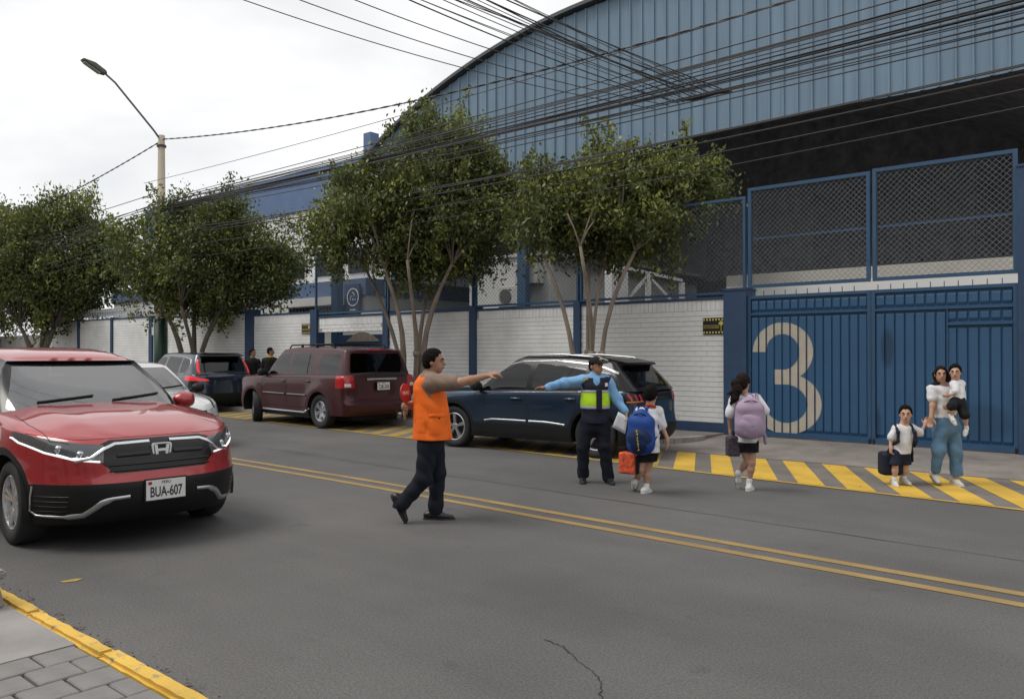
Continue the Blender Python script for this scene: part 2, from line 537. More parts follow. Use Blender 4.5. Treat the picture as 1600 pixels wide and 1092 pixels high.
bmesh_sold = MB().box(-.045, .045, 0, .03, .004, .205).mesh('brick', M_brick)
rest = MB()
nb = 0
rr = random.Random(11)
def put_brick(x, z, half, w, single):
    """one brick, its front face within 3 mm of the wall plane"""
    global nb
    y = WY + rr.uniform(-.0025, .0025)
    if single and nb < 300:
        o = mobj('brick', {'f': bmesh_full, 'h': bmesh_half, 's': bmesh_sold}[half])
        o.location = (x, y, z); o.rotation_euler = (0, rr.uniform(-.006, .006), rr.uniform(-.008, .008))
        wchild(o); nb += 1
    else:
        h = .205 if half == 's' else .093
        rest.box(x - w, x + w, y, y + .03, z + .004, z + h)
for si, (x0, x1, top) in enumerate(secs):
    core.box(x0 - .02, x1 + .02, WY + .012, WY + .2, .05, top - .03)
    plinth.box(x0 - .01, x1 + .01, WY - .03, WY + .1, .05, .30)
    cap.box(x0 - .02, x1 + .02, WY - .02, WY + .21, top - .035, top + .02)
    zs = np.arange(.305, top - .335, .098)
    zt = zs[-1] + .098
    for r_, z in enumerate(zs):
        off = 0.123 if r_ % 2 else 0.0
        x = x1 - .005
        if off:
            put_brick(x - .061, z, 'h', .060, si == 0); x -= .123
        while x - .24 > x0:
            put_brick(x - .123, z, 'f', .1215, si == 0); x -= .246
        if x - x0 > .05:
            rest.box(x0 + .005, x - .004, WY, WY + .03, z + .005, z + .093)
    x = x1 - .005
    hh = top - .036 - zt
    while x - .09 > x0:
        if hh > .2: put_brick(x - .047, zt, 's', .045, si == 0)
        x -= .098
    if top - .036 - zt > .212:
        rest.box(x0 + .004, x1 - .004, WY + .002, WY + .03, zt + .21, top - .04)
# lintel over the entrance
core.box(-19.38, -16.41, WY + .012, WY + .2, 2.27, 2.72)
for r_ in range(2):
    x = -16.45 - (0.12 if r_ else 0)
    while x - .24 > -19.36:
        put_brick(x - .12, 2.27 + r_ * .098, 'f', .118, False); x -= .246
x = -16.45
while x - .09 > -19.36:
    put_brick(x - .047, 2.47, 's', .045, False); x -= .098
cap.box(-19.38, -16.41, WY - .02, WY + .21, 2.69, 2.745)
wchild(core.build('wall_core', M_mortar)); wchild(plinth.build('plinth', M_navy)); wchild(cap.build('coping', M_navy))
o = wchild(rest.build('brickwork', M_brick)); o['kind'] = 'stuff'
for x0, x1, top in [(-10.12, -9.95, 2.74), (-13.24, -13.03, 2.74), (-16.43, -16.22, 2.78), (-19.67, -19.36, 2.92), (-23.18, -22.73, 3.04), (-29.80, -29.55, 3.06), (-33.10, -32.94, 3.1), (-36.34, -36.18, 3.12), (-39.8, -39.63, 3.14)]:
    wchild(MB().box(x0, x1, WY - .06, WY + .24, .05, top + .03).build('post', M_navy))
# security spikes over the far sections
for x0, x1, top in [(-29.5, -23.2, 3.03), (-39.6, -29.8, 3.1)]:
    mb = MB()
    x = x0
    while x < x1:
        mb.bar((x, WY + .05, top), (x, WY + .05, top + .42), .022); x += .16
    mb.bar((x0, WY + .05, top + .1), (x1, WY + .05, top + .1), .03); mb.bar((x0, WY + .05, top + .3), (x1, WY + .05, top + .3), .03)
    wchild(mb.build('spike_rail', mat('white_metal', (.6, .6, .6), .5)))
    mb = MB().add([(x0, WY + .3, top + .12), (x1, WY + .3, top + .12), (x1, WY + 1.6, top + .55), (x0, WY + 1.6, top + .55)], [(0, 1, 2, 3)])
    a = mb.build('lean_to_roof', mat('grey_roof_sheet', (.32, .33, .34), .5, var=.15)); tag(a, 'pale grey lean-to roof behind the spikes of the ' + ('shorter' if x0 > -29.6 else 'longer') + ' spiked wall stretch', 'roof')
    md = a.modifiers.new('thick', 'SOLIDIFY'); md.thickness = .04
# entrance recess: dark doorway with a navy canopy board and inner wall
en = empty('entrance', (-17.9, WY + .3, .1), 0, 'navy entrance recess with arched board under the brick lintel', 'entrance')
def under(par, o):
    o.parent = par; o.matrix_parent_inverse = par.matrix_basis.inverted() if par.type != 'EMPTY' else (Matrix.Translation(par.location) @ Matrix.Rotation(par.rotation_euler.z, 4, 'Z')).inverted()
    return o
under(en, MB().box(-19.35, -16.44, WY + 1.6, WY + 1.7, .1, 2.9).build('back_wall', M_white))
under(en, MB().box(-19.33, -17.2, WY + .7, WY + .8, .1, 2.2).build('door_leaf', M_navy))
arc = [(-18.9 + 1.5 * k / 12, 2.0 + .28 * math.sin(PI * k / 12)) for k in range(13)]
under(en, MB().prism(arc, 'y', WY + .66, WY + .69).build('arched_board', mat('tan_board', (.30, .27, .22), .7, var=.2)))
under(en, MB().box(-16.6, -16.46, WY + .25, WY + 1.58, .1, 2.25).build('jamb', M_white))

# warning signs on the wall
def warn_sign(x0, x1, z0, z1, label):
    w, h = x1 - x0, z1 - z0
    s = empty('warning_sign', ((x0 + x1) / 2, WY - .01, z0), 0, label, 'sign')
    MB().box(-w / 2, w / 2, -.012, .006, 0, h).build('plate', mat('sign_black', (.012, .012, .012), .4), s)
    ym = mat('sign_yellow', (.62, .50, .10), .5)
    dash = MB().box(0, w / 14, -.016, -.0125, 0, .036).mesh('border_dash', ym)
    for zz in (.02, h - .055):
        for k in range(7):
            mobj('border_dash', dash, None, s).location = (-w / 2 + .008 + k * w / 7, 0, zz)
    d = .055
    cx, cz = w / 2 - .062, h * .66
    mb = MB().prism([(cx - d, cz), (cx, cz - d), (cx + d, cz), (cx, cz + d)], 'y', -.016, -.0125)
    mb.box(cx - .006, cx + .006, -.015, -.0125, .06, cz - d)
    mb.build('diamond_symbol', ym, s)
    for t, zz in (('ZONA DE EXTERIOR', h * .52), ('NO ESTACIONARSE', h * .40)):
        o = mobj('lettering', text_mesh(t, .036, .001), ym, s)
        o.location = (-.045, -.0145, zz); o.rotation_euler = (R(90), 0, 0)
warn_sign(-7.06, -6.62, 2.0, 2.32, 'black and yellow warning sign on white brick beside the blue gate pillar')
warn_sign(-20.14, -19.7, 2.23, 2.53, 'black and yellow warning sign on white brick beside the lintel of the entrance')

# gate pillar and the two gate leaves
def single(o, label, cat, group=None):
    return tag(o, label, cat, group)
p = empty('gate_pillar', (-6.38, WY, .1), 0, 'thick navy gate pillar between white brick wall and blue gate', 'pillar')
MB().box(-.225, .225, -.09, .35, -.05, 2.72).build('shaft', M_navy, p)
MB().box(-.24, .24, -.105, .36, 2.721, 2.76).build('cap', M_navy, p)
p = empty('gate_pillar', (-1.66, WY, .1), 0, 'navy gate pillar at the hinge of the gate leaf without a numeral', 'pillar')
MB().box(-.19, .19, -.09, .35, -.05, 4.35).build('shaft', M_navy, p)
MB().box(-.205, .205, -.105, .36, 4.351, 4.39).build('cap', M_navy, p)

def three(x, z):
    """inside test for the painted numeral, gate coordinates"""
    u = (x + 5.50) ; v = z - 1.66
    ra = math.hypot(u / .555, v / .535); rb = math.hypot(u / .305, v / .325)
    top = ra <= 1 and rb >= 1 and (v >= 0 or u >= 0.0)
    u2 = (x + 5.44); v2 = z - .725
    rc = math.hypot(u2 / .64, v2 / .55); rd = math.hypot(u2 / .385, v2 / .345)
    bot = rc <= 1 and rd >= 1 and (v2 <= 0 or u2 >= 0.0)
    bar = -5.66 <= x <= -5.42 and 1.07 <= z <= 1.335
    return top or bot or bar
def gate_leaf(x0, x1, label, numeral, wicket):
    g = empty('gate_leaf', ((x0 + x1) / 2, WY, .1), 0, label, 'gate')
    cx = (x0 + x1) / 2
    w = x1 - x0
    zt = 2.60                               # local height
    fr = MB()
    fr.box(-w / 2, -w / 2 + .06, -.035, .035, .02, zt); fr.box(w / 2 - .06, w / 2, -.035, .035, .02, zt)
    fr.box(-w / 2 + .06, w / 2 - .06, -.035, .035, .02, .10); fr.box(-w / 2 + .06, w / 2 - .06, -.035, .035, zt - .055, zt)
    fr.box(-w / 2 + .06, w / 2 - .06, -.04, .03, zt - .36, zt - .325)
    fr.build('frame', M_steel, g)
    n = int(round((w - .12) / .148))
    pw = (w - .12) / n
    def board(z0, z1):
        d = .026
        a, b = pw * .045, pw * .115
        prof = [(-pw / 2, d), (-pw / 2 + a, d), (-pw / 2 + b, 0), (pw / 2 - b, 0), (pw / 2 - a, d), (pw / 2, d)]
        V, F = [], []
        e = .05                            # pressed ends of the ribs
        for (zz, fl) in ((z0, 1), (z0 + .02, 1), (z0 + .02 + e, 0), (z1 - .02 - e, 0), (z1 - .02, 1), (z1, 1)):
            for (xx, dd) in prof:
                V.append((xx, (d if fl else dd) - .012, zz))
        for i in range(5):
            for k in range(5):
                F.append((i * 6 + k, i * 6 + k + 1, (i + 1) * 6 + k + 1, (i + 1) * 6 + k))
        me = bpy.data.meshes.new('rib_board'); me.from_pydata(V, [], F); me.materials.append(M_gate); me.update()
        return me
    tall, short, mid_s, tall2 = board(.10, zt - .36), board(zt - .325, zt - .055), board(2.02, zt - .36), board(.10, 1.98)
    for k in range(n):
        xx = -w / 2 + .06 + pw * (k + .5)
        wk = wicket and (cx + xx) > wicket
        if wk:
            for me in (mid_s, tall2):
                o = mobj('rib_board', me, None, g); o.location = (xx, 0, 0)
        else:
            o = mobj('rib_board', tall, None, g); o.location = (xx, 0, 0)
        o = mobj('rib_board', short, None, g); o.location = (xx, 0, 0)
    if wicket:
        wx = wicket - cx
        mb = MB().box(wx, w / 2 - .06, -.045, .02, 1.98, 2.02)
        mb.box(wx - .02, wx, -.03, .02, .10, zt - .36)
        mb.build('wicket_frame', M_steel, g)
    # spikes
    spk = MB().bar((0, 0, zt - .01), (0, 0, zt + .09), .012).mesh('spike', M_steel)
    for k in range(int(w / .2)):
        mobj('spike', spk, None, g).location = (-w / 2 + .1 + k * .2, 0, 0)
    for xx in (-w / 2 + .02, w / 2 - .04):
        MB().box(xx, xx + .03, -.05, -.02, -.01, .09).build('drop_bolt', mat('dark_iron', (.03, .03, .035), .5, metal=.5), g)
    if numeral:
        # paint follows the flat of each rib
        V, F = [], []
        for k in range(n):
            c = -w / 2 + .06 + pw * (k + .5)
            for (s0, s1, yy) in ((-pw / 2 + .001, -pw * .458, .014), (-pw * .383, pw * .383, -.012), (pw * .458, pw / 2 - .001, .014)):
                m_ = max(1, int((s1 - s0) / .008))
                for q in range(m_):
                    xa, xb = c + s0 + (s1 - s0) * q / m_, c + s0 + (s1 - s0) * (q + 1) / m_
                    xm = cx + (xa + xb) / 2
                    run = None
                    for iz in range(15, 225):
                        z = iz * .01
                        ins = three(xm, z + .005 ) if z < 2.22 else False
                        if ins and run is None: run = z
                        if not ins and run is not None:
                            i0 = len(V)
                            y_ = yy - .003
                            V += [(xa, y_, run - .1), (xb, y_, run - .1), (xb, y_, z - .1), (xa, y_, z - .1)]
                            F.append((i0, i0 + 1, i0 + 2, i0 + 3)); run = None
        pyd('numeral', V, F, M_beige, g)
    return g
gate_leaf(-6.15, -3.972, 'blue ribbed steel gate leaf painted with a large beige numeral 3', True, None)
gate_leaf(-3.966, -1.86, 'blue ribbed steel gate leaf with a wicket door, behind the woman', False, -2.81)

def stain(m, blobs):
    nt = m.node_tree; N, L = nt.nodes, nt.links
    b = N['Principled BSDF']; src = b.inputs['Base Color'].links[0].from_socket
    ge = N.new('ShaderNodeNewGeometry')
    for (c, r, k) in blobs:
        mp_ = N.new('ShaderNodeMapping'); mp_.vector_type = 'POINT'
        mp_.inputs['Scale'].default_value = (1 / r[0], .3, 1 / r[1]); mp_.inputs['Location'].default_value = (-c[0] / r[0], -.3 * c[1], -c[2] / r[1])
        L.new(ge.outputs['Position'], mp_.inputs['Vector'])
        ln = N.new('ShaderNodeVectorMath'); ln.operation = 'LENGTH'; L.new(mp_.outputs['Vector'], ln.inputs[0])
        mr = N.new('ShaderNodeMapRange'); mr.interpolation_type = 'SMOOTHSTEP'
        mr.inputs['From Min'].default_value = .55; mr.inputs['From Max'].default_value = 1.1; mr.inputs['To Min'].default_value = k; mr.inputs['To Max'].default_value = 1
        L.new(ln.outputs['Value'], mr.inputs['Value'])
        sc_ = N.new('ShaderNodeVectorMath'); sc_.operation = 'SCALE'; L.new(src, sc_.inputs[0]); L.new(mr.outputs['Result'], sc_.inputs['Scale'])
        src = sc_.outputs['Vector']
    L.new(src, b.inputs['Base Color'])
stain(M_gate, [((-3.72, 14.2, 1.72), (.12, .38), .55), ((-3.88, 14.2, .45), (.07, .32), .6), ((-2.35, 14.2, .55), (.5, .35), .72)])
def mesh_part(x0, x1, z0, z1, sp, t, parent, y=0.0, m=None):
    """diamond wire mesh of straight crossing wires"""
    mb = MB()
    w, h = x1 - x0, z1 - z0
    k = -h
    sl = 1.0
    c = -h
    while c < w:
        # rising wire x = c + s, z = s
        a = max(0, -c); b = min(h, w - c)
        if b > a:
            mb.bar((x0 + c + a, y - t / 2, z0 + a), (x0 + c + b, y - t / 2, z0 + b), t)
            mb.bar((x0 + w - (c + a), y + t / 2 + .0005, z0 + a), (x0 + w - (c + b), y + t / 2 + .0005, z0 + b), t)
        c += sp
    o = mb.build('wire_mesh', m or M_wire, parent); o['kind'] = 'stuff'
    return o
def fence_panel(x0, x1, z0, z1, label, mid=None, sp=.095, t=.0055, ft=.06, spikes=False):
    f = empty('mesh_panel', ((x0 + x1) / 2, WY + .02, z0), 0, label, 'fence')
    w, h = x1 - x0, z1 - z0
    for xx in (-w / 2 + ft / 2, w / 2 - ft / 2):
        MB().box(xx - ft / 2, xx + ft / 2, -.03, .03, 0, h).build('upright', M_steel, f)
    for zz in (0, h - ft):
        MB().box(-w / 2 + ft, w / 2 - ft, -.028, .028, zz, zz + ft).build('rail', M_steel, f)
    if mid:
        MB().box(-w / 2 + ft, w / 2 - ft, .02, .05, mid - z0 - .018, mid - z0 + .018).build('rail', M_steel, f)
    mesh_part(-w / 2 + ft, w / 2 - ft, ft, h - ft, sp, t, f)
    return f
fence_panel(-6.15, -3.99, 2.85, 4.72, 'wire mesh panel in blue frame above the gate leaf with numeral 3', 3.77)
fence_panel(-3.95, -1.86, 2.85, 4.75, 'wire mesh panel in blue frame above the gate leaf with a wicket door', 3.77)
for (x0, x1, lb) in [(-9.98, -6.2, 'wire mesh fence on brick wall, next to the gate pillar with the warning sign'), (-13.1, -10.02, 'wire mesh fence on brick wall, second panel from the gate pillar'), (-16.3, -13.14, 'wire mesh fence on brick wall, third panel from the gate pillar'), (-19.5, -16.34, 'wire mesh fence on the wall above the entrance lintel')]:
    fence_panel(x0, x1, 2.76 if x0 > -16.32 else 2.79, 4.58, lb, None, .1, .0045, .05)
fence_panel(-1.45, 3.0, 2.75, 4.7, 'wire mesh panel beyond the hinge pillar of the gate', 3.77)
MB().box(-1.47, 6, WY, WY + .2, .05, 2.72).build('side_wall', M_white).__setitem__('label', 'white wall past the hinge pillar of the blue gate')
bpy.data.objects['side_wall']['category'] = 'wall'
# bracing pole at the end of the fence
o = MB().tube([(-22.9, WY + .1, 3.0), (-22.9, WY + .1, 4.9)], .035).build('fence_post', M_steel); tag(o, 'lone navy steel post standing on the wall by the spiked stretch', 'post')

# ================================================================ hangar
M_side = mat('blue_grey_siding', (0.148, 0.222, 0.298), 0.55, var=0.15, scale=1.2, stretch=(3, 1, .25), bump=.06, bscale=8, detail=8)
M_roof = mat('dark_roof_trim', (.075, .08, .085), .6, var=.15)
M_dark = mat('black_shade_net', (.30, .30, .32), .9, var=.35, scale=3)
M_truss = mat('dark_steel', (.05, .052, .056), .6)
e = Vector((.9897, .1430, 0)); nn = Vector((-.1430, .9897, 0)); P0 = Vector((-19.7, 17.0, 0))
hang = empty('hangar', (P0.x, P0.y, 0.1), math.atan2(.1430, .9897), 'large arched hangar clad in blue grey vertical metal sheets over a dark opening', 'building')
def ztop(a): return -6.14 + math.sqrt(max(1, 17.486 ** 2 - (a - 9.574) ** 2)) - .1
lowp = [(-2.6, 5.6), (2, 6.2), (6, 6.62), (9.45, 6.96), (10.3, 7.07), (11.8, 7.17), (13.2, 7.25), (14.4, 7.3), (15.6, 7.34), (17.5, 7.46), (19, 7.4), (21.8, 6.9)]
def zlow(a): return float(np.interp(a, [p[0] for p in lowp], [p[1] for p in lowp]))
sp = .33
k = 0
a = -2.0
while a < 21.2:
    b = a + sp
    c = .03
    V = []
    for (q, d) in ((a, 0), (a + c, 0), (a + c + .012, -.045), (a + c + .05, -.045), (a + c + .062, 0), (b, 0)):
        q = min(q, b)
        V += [(q, d, zlow(q)), (q, d, max(zlow(q) + .02, ztop(q) - .04))]
    F = [(2 * i, 2 * i + 2, 2 * i + 3, 2 * i + 1) for i in range(5)]
    o = pyd('cladding_sheet', V, F, M_side, hang)
    a = b
V, F = [], []
aa = np.linspace(-2.4, 21.55, 60)
DEP = 34
for i, q in enumerate(aa):
    z = ztop(q)
    V += [(q, -.22, z), (q, -.22, z + .10), (q, DEP, z + .10), (q, DEP, z)]
    if i:
        o_ = 4 * (i - 1)
        F += [(o_ + 1, o_ + 5, o_ + 6, o_ + 2), (o_, o_ + 1, o_ + 5, o_ + 4), (o_, o_ + 4, o_ + 7, o_ + 3)][0:3]
pyd('roof_vault', V, F, M_roof, hang)
mb = MB()
ap = np.linspace(-2.4, 21.6, 50)
mb.tube([(q, .10, zlow(q) + .02) for q in ap], .05, 6)
mb.tube([(q, .10, zlow(q) + .75) for q in ap], .05, 6)
for i in range(len(ap) - 1):
    q0, q1 = ap[i], ap[i + 1]
    mb.bar((q0, .10, zlow(q0) + (.02 if i % 2 else .75)), (q1, .10, zlow(q1) + (.75 if i % 2 else .02)), .035)
mb.build('arch_truss', M_truss, hang)
for q in (-2.2, 5.2, 21.4):
    MB().box(q - .14, q + .14, .02, .30, 0, zlow(q) + .1).build('column', M_steel, hang)
mb = MB()
for dp in (6, 12, 18, 24):
    mb.tube([(q, dp, ztop(q) - .5) for q in ap], .07, 6)
mb.build('roof_rib', M_truss, hang)
MB().box(-2.4, 21.6, DEP - .3, DEP - .1, 0, 12).build('rear_net', M_dark, hang)
MB().box(-2.5, -2.4, 9.5, DEP - .3, 4.4, 8.2).build('side_net', M_dark, hang)
MB().box(21.6, 21.7, .3, DEP - .3, 0, 8.2).build('side_net', M_dark, hang)
V = [(q, dd, ztop(q) - .8) for dd in (.4, DEP - .4) for q in aa]
n_ = len(aa)
pyd('ceiling_net', V, [(i, i + 1, n_ + i + 1, n_ + i) for i in range(n_ - 1)], M_dark, hang)
# curtain of net hung behind the gate fence opening
V = [(q, 11.4 + .15 * math.sin(q * 3), z) for z in (4.45, 10.8) for q in aa]
pyd('hanging_net', V, [(i, i + 1, n_ + i + 1, n_ + i) for i in range(n_ - 1)], M_dark, hang)

# ================================================================ buildings behind the wall
M_cream = mat('cream_wall', (.52, .49, .43), .8, var=.08, scale=2)
M_white2 = mat('white_render', (.60, .60, .58), .8, var=.08, scale=1.5)
M_bluew = mat('blue_facade_paint', (.085, .135, .245), .65, var=.1, scale=1.5)
M_glassd = mat('dark_window', (.02, .022, .025), .15)
o = empty('court_wall', (-5, 16.4, .1), 0, 'long white wall with cream top band seen through the gate mesh', 'wall')
MB().box(-2.6, 9, 0, .2, 0, 3.24).build('wall_body', M_cream, o)
MB().box(-2.6, 9, -.012, 0, 0, 3.0).build('white_dado', mat('bright_white_paint', (.8, .79, .76), .7), o)
# side wing with scalloped valance
w2 = empty('white_wing', (-15.6, 18.4, .1), 0, 'white wing with scalloped valance and air conditioners under the hangar', 'building')
MB().box(-1.6, 1.6, 0, 9.2, 0, 4.45).build('wall', M_white2, w2)
MB().box(-1.62, 1.64, -.02, 9.2, 0, 2.85).build('blue_band', M_navy, w2)
mb = MB(); rr = random.Random(5)
mb.box(1.66, 2.0, 0, 9.1, 4.30, 4.36)
for k in range(36):
    y = .1 + k * .25
    mb.prism([(y, 4.3), (y, 4.16), (y + .06, 4.08), (y + .16, 4.08), (y + .22, 4.16), (y + .22, 4.3)], 'x', 1.9, 1.915)
mb.build('valance', mat('grey_valance', (.16, .16, .16), .7), w2)
MB().box(-1.7, 1.75, -.08, 9.3, 4.452, 4.56).build('roof_slab', M_white2, w2)
for (xx, zz) in ((.35, 3.05), (1.0, 3.7)):
    ac = empty('air_conditioner', (-15.6 + xx, 18.37, zz), 0, 'white outdoor air conditioner unit on the white wing, ' + ('lower' if zz < 3.4 else 'upper') + ' of two', 'air conditioner', 'air conditioners on the white wing')
    MB().bbox(-.42, .42, -.36, -.02, 0, .6, .02).build('casing', mat('ac_casing', (.5, .49, .46), .5), ac)
    MB().lathe([(.22, 0), (.22, .02), (.2, .025), (0, .025)], 'y', 20, (-.12, -.386, .3)).build('fan_grille', mat('ac_grille', (.08, .08, .08), .6), ac)
    MB().box(-.4, .4, -.34, 0, -.06, -.004).build('bracket', M_truss, ac)
# white steel frame standing in the court
fr = empty('steel_frame', (-11.2, 19.2, .1), R(62), 'white triangulated steel frame standing behind the brick wall', 'frame')
M_wm = mat('white_metal', (.6, .6, .6), .5)
for xx in (-1.0, 0.0, 1.1):
    MB().box(xx - .06, xx + .06, -.06, .06, 0, 4.0 - .22 * (xx + 1)).build('post', M_wm, fr)
mb = MB(); mb.bar((-1, 0, 3.92), (1.1, 0, 3.6), .08); mb.bar((-1, 0, 2.7), (1.1, 0, 2.7), .07); mb.build('chord', M_wm, fr)
mb = MB(); mb.bar((0, 0, 3.7), (-.93, 0, 2.74), .07); mb.bar((0, 0, 3.7), (1.05, 0, 2.74), .07); mb.build('diagonal', M_wm, fr)
MB().box(-1.25, -.75, -.2, .2, 0, 3.8).build('lattice_leg', M_wm, fr)
# annex with blue band and crest sign
an = empty('annex', (-25.4, 18, .1), 0, 'white annex with a blue band and louvred window behind the wall', 'building')
MB().box(-4, 3.6, .02, 9.2, 0, 4.15).build('wall', M_white2, an)
MB().box(-1.5, 3.72, -.1, 9.3, 3.62, 4.2).build('blue_band', M_bluew, an)
MB().box(-1.0, 2.7, -.5, 0, 3.3, 3.6).build('eave', M_white2, an)
lv = MB().box(-1.0, 2.4, -.01, .015, 2.6, 3.28).build('window', M_glassd, an)
for k in range(16):
    MB().box(-.95 + k * .21, -.87 + k * .21, -.04, -.012, 2.62, 3.26).build('louvre', mat('louvre_grey', (.16, .15, .14), .6), an)
MB().box(-6.5, 1.5, 3.0, 9.2, 4.2, 6.4).build('upper_storey', M_white2, an)
for k in range(3):
    MB().box(-5.5 + k * 2.2, -4.2 + k * 2.2, 2.95, 2.99, 4.9, 5.9).build('window', M_glassd, an)
MB().box(-7.5, -4.02, .4, 9, 0, 4.05).build('blue_wing', M_bluew, an)
mb = MB(); mb.bar((-3.9, -.55, 4.3), (-1.9, -.55, 2.6), .3, .16); mb.build('stair_stringer', mat('tan_board', (.30, .27, .22), .7), an)
sg = empty('crest_sign', (-22.3, 17.84, 3.0), 0, 'navy sign board with a white circular crest on the annex corner', 'sign')
MB().box(-.42, .42, -.06, 0, 0, 1.1).build('board', M_navy, sg)
wm = mat('sign_white', (.75, .75, .75), .6)
MB().lathe([(.32, 0), (.32, -.012), (.285, -.012), (.285, 0)], 'y', 32, (.08, -.062, .64), True).build('ring', wm, sg)
mb = MB()
for k in range(3):
    t0 = k * 2 * PI / 3
    pts = [(.08 + (.05 + .12 * q / 8) * math.cos(t0 + q * .22), -.066, .64 + (.05 + .12 * q / 8) * math.sin(t0 + q * .22)) for q in range(9)]
    mb.tube(pts, .013, 5)
mb.build('swirl_emblem', wm, sg)
for k, hh in enumerate((.06, .045, .045, .06, .045)):        # the few letters are too small to read
    MB().box(-.07 + k * .062, -.028 + k * .062, -.068, -.062, .17, .17 + hh).build('letter_mark', wm, sg)
# tall blue hall farther back
hl = empty('tall_hall', (-42, 26, .1), 0, 'tall hall with a broad blue parapet over white walls behind the trees', 'building')
MB().box(-13.2, 12.6, .05, 16, 0, 9.4).build('wall', M_white2, hl)
MB().box(-13.3, 12.7, -.05, 16.1, 9.4, 11.6).build('parapet', M_bluew, hl)
MB().box(10.5, 11.05, -.15, .4, 9, 12.7).build('corner_pier', M_bluew, hl)
for k in range(5):
    MB().box(-11 + k * 4.6, -8.4 + k * 4.6, .0, .049, 5.0, 6.6).build('window', M_glassd, hl)
# low house at the far end with a blue parapet
hs = empty('low_house', (-38, 19, .1), 0, 'low white house with a blue parapet behind the spiked wall', 'building')
MB().box(-6, 6, 0, 6, 0, 4.3).build('wall', M_white2, hs)
MB().box(-6.1, 3.2, -.1, 6.1, 4.301, 4.9).build('parapet', M_bluew, hs)
for k in range(3):
    MB().box(-4 + k * 3, -2.6 + k * 3, -.03, -.002, 2.3, 3.6).build('window', M_glassd, hs)
o = MB().box(-46, -39.85, WY - .1, WY + .2, .05, 2.55).build('grey_block_wall', mat('grey_block', (.27, .26, .25), .85, var=.2, scale=3)); tag(o, 'grey block wall beyond the last navy post', 'wall')
o = MB().box(-62, -46.1, WY - .4, WY, .05, 2.2).build('olive_wall', mat('olive_render', (.14, .125, .085), .85, var=.15)); tag(o, 'low olive wall at the far end of the street', 'wall')

# unseen houses added behind the camera so glass and paintwork have something to reflect
for (x0, x1, h, cc, nm) in [(-44, -26, 6.4, (.34, .30, .25), 'tan'), (-25.6, -10, 7.4, (.30, .17, .12), 'brick red'), (-9.6, 6, 6.2, (.42, .40, .36), 'cream'), (6.4, 22, 7.0, (.25, .27, .28), 'grey')]:
    hh = empty('unseen_house', ((x0 + x1) / 2, -6.5, .07), 0, nm + ' two storey house added unseen behind the camera for car reflections', 'house')
    w = x1 - x0
    MB().box(-w / 2, w / 2, -8, 0, 0, h).build('wall', mat(nm + '_render', cc, .85, var=.12, scale=1.5), hh)
    MB().box(-w / 2 - .1, w / 2 + .1, -8.1, .12, h + .001, h + .25).build('cornice', M_white2, hh)
    for k in range(int(w / 3.2)):
        for zq in (1.0, 3.9):
            wx = -w / 2 + 1.0 + k * 3.2
            if zq < 2 and k == 1: MB().box(wx, wx + 1.1, .002, .05, 0, 2.2).build('door', M_navy, hh)
            else: MB().box(wx, wx + 1.5, .002, .04, zq, zq + 1.3).build('window', M_glassd, hh)
# ================================================================ street lamp, trees, cables
LX, LY = -26.5, 13.0
lp = empty('street_lamp', (LX, LY, .13), 0, 'tall concrete street lamp post with green painted foot and slanting arm', 'street lamp')
M_pole = mat('pole_concrete', (.36, .31, .24), .8, var=.15, scale=4, stretch=(1, 1, .3))
MB().lathe([(.20, 0), (.178, 2.6), (.176, 2.601), (.11, 8.95), (0, 8.96)], 'z', 14).build('pole', M_pole, lp, True)
MB().lathe([(.225, .0), (.215, 2.72), (.16, 2.722)], 'z', 16).build('painted_foot', mat('green_paint', (.022, .062, .04), .45, var=.15), lp, True)
MB().tube([(0, 0, 8.75), (0, -.25, 9.05), (0, -1.55, 10.35), (0, -1.9, 10.58)], .035, 8).build('arm', mat('galvanised', (.18, .18, .18), .5, metal=.4), lp, True)
hd = MB()
for k, (y, w, h) in enumerate([(-1.82, .05, .05), (-1.95, .11, .08), (-2.2, .15, .10), (-2.5, .14, .07), (-2.56, .09, .03)]): pass
hd.prism([(-1.84, 10.52), (-2.0, 10.52), (-2.56, 10.78), (-2.58, 10.84), (-2.2, 10.80), (-1.86, 10.62)], 'x', -.14, .14)
o = hd.build('lamp_head', mat('lamp_housing', (.09, .085, .07), .5), lp)
bm = bmesh.new(); bm.from_mesh(o.data); bmesh.ops.bevel(bm, geom=bm.edges[:], offset=.02, segments=2, affect='EDGES'); bm.to_mesh(o.data); bm.free()
MB().prism([(-2.04, 10.50), (-2.52, 10.725), (-2.52, 10.745), (-2.04, 10.525)], 'x', -.1, .1).build('lens', mat('lamp_lens', (.35, .35, .3), .2), lp)
mb = MB()
for z in (8.55, 6.6, 6.3, 5.6): mb.lathe([(.155, z), (.155, z + .07)], 'z', 12)
mb.bar((0, 0, 7.1), (-.55, -.25, 7.12), .05); mb.tube([(-.55, -.25, 7.12), (-.55, -.25, 7.3)], .03, 6)
mb.build('brackets', M_truss, lp)
# small white meter box and a blue door by the pole
o = MB().bbox(-.35, .35, -.12, .0, 0, .45, .02).build('meter_box', M_wm); o.location = (-28.9, WY - .09, 2.35); tag(o, 'white meter box on the brick wall behind the lamp post', 'box')
o = MB().box(-.42, .42, -.05, .0, 0, 2.15).build('side_door', M_navy); o.location = (-28.9, WY - .03, .14); tag(o, 'narrow navy door in the brick wall behind the lamp post', 'door')

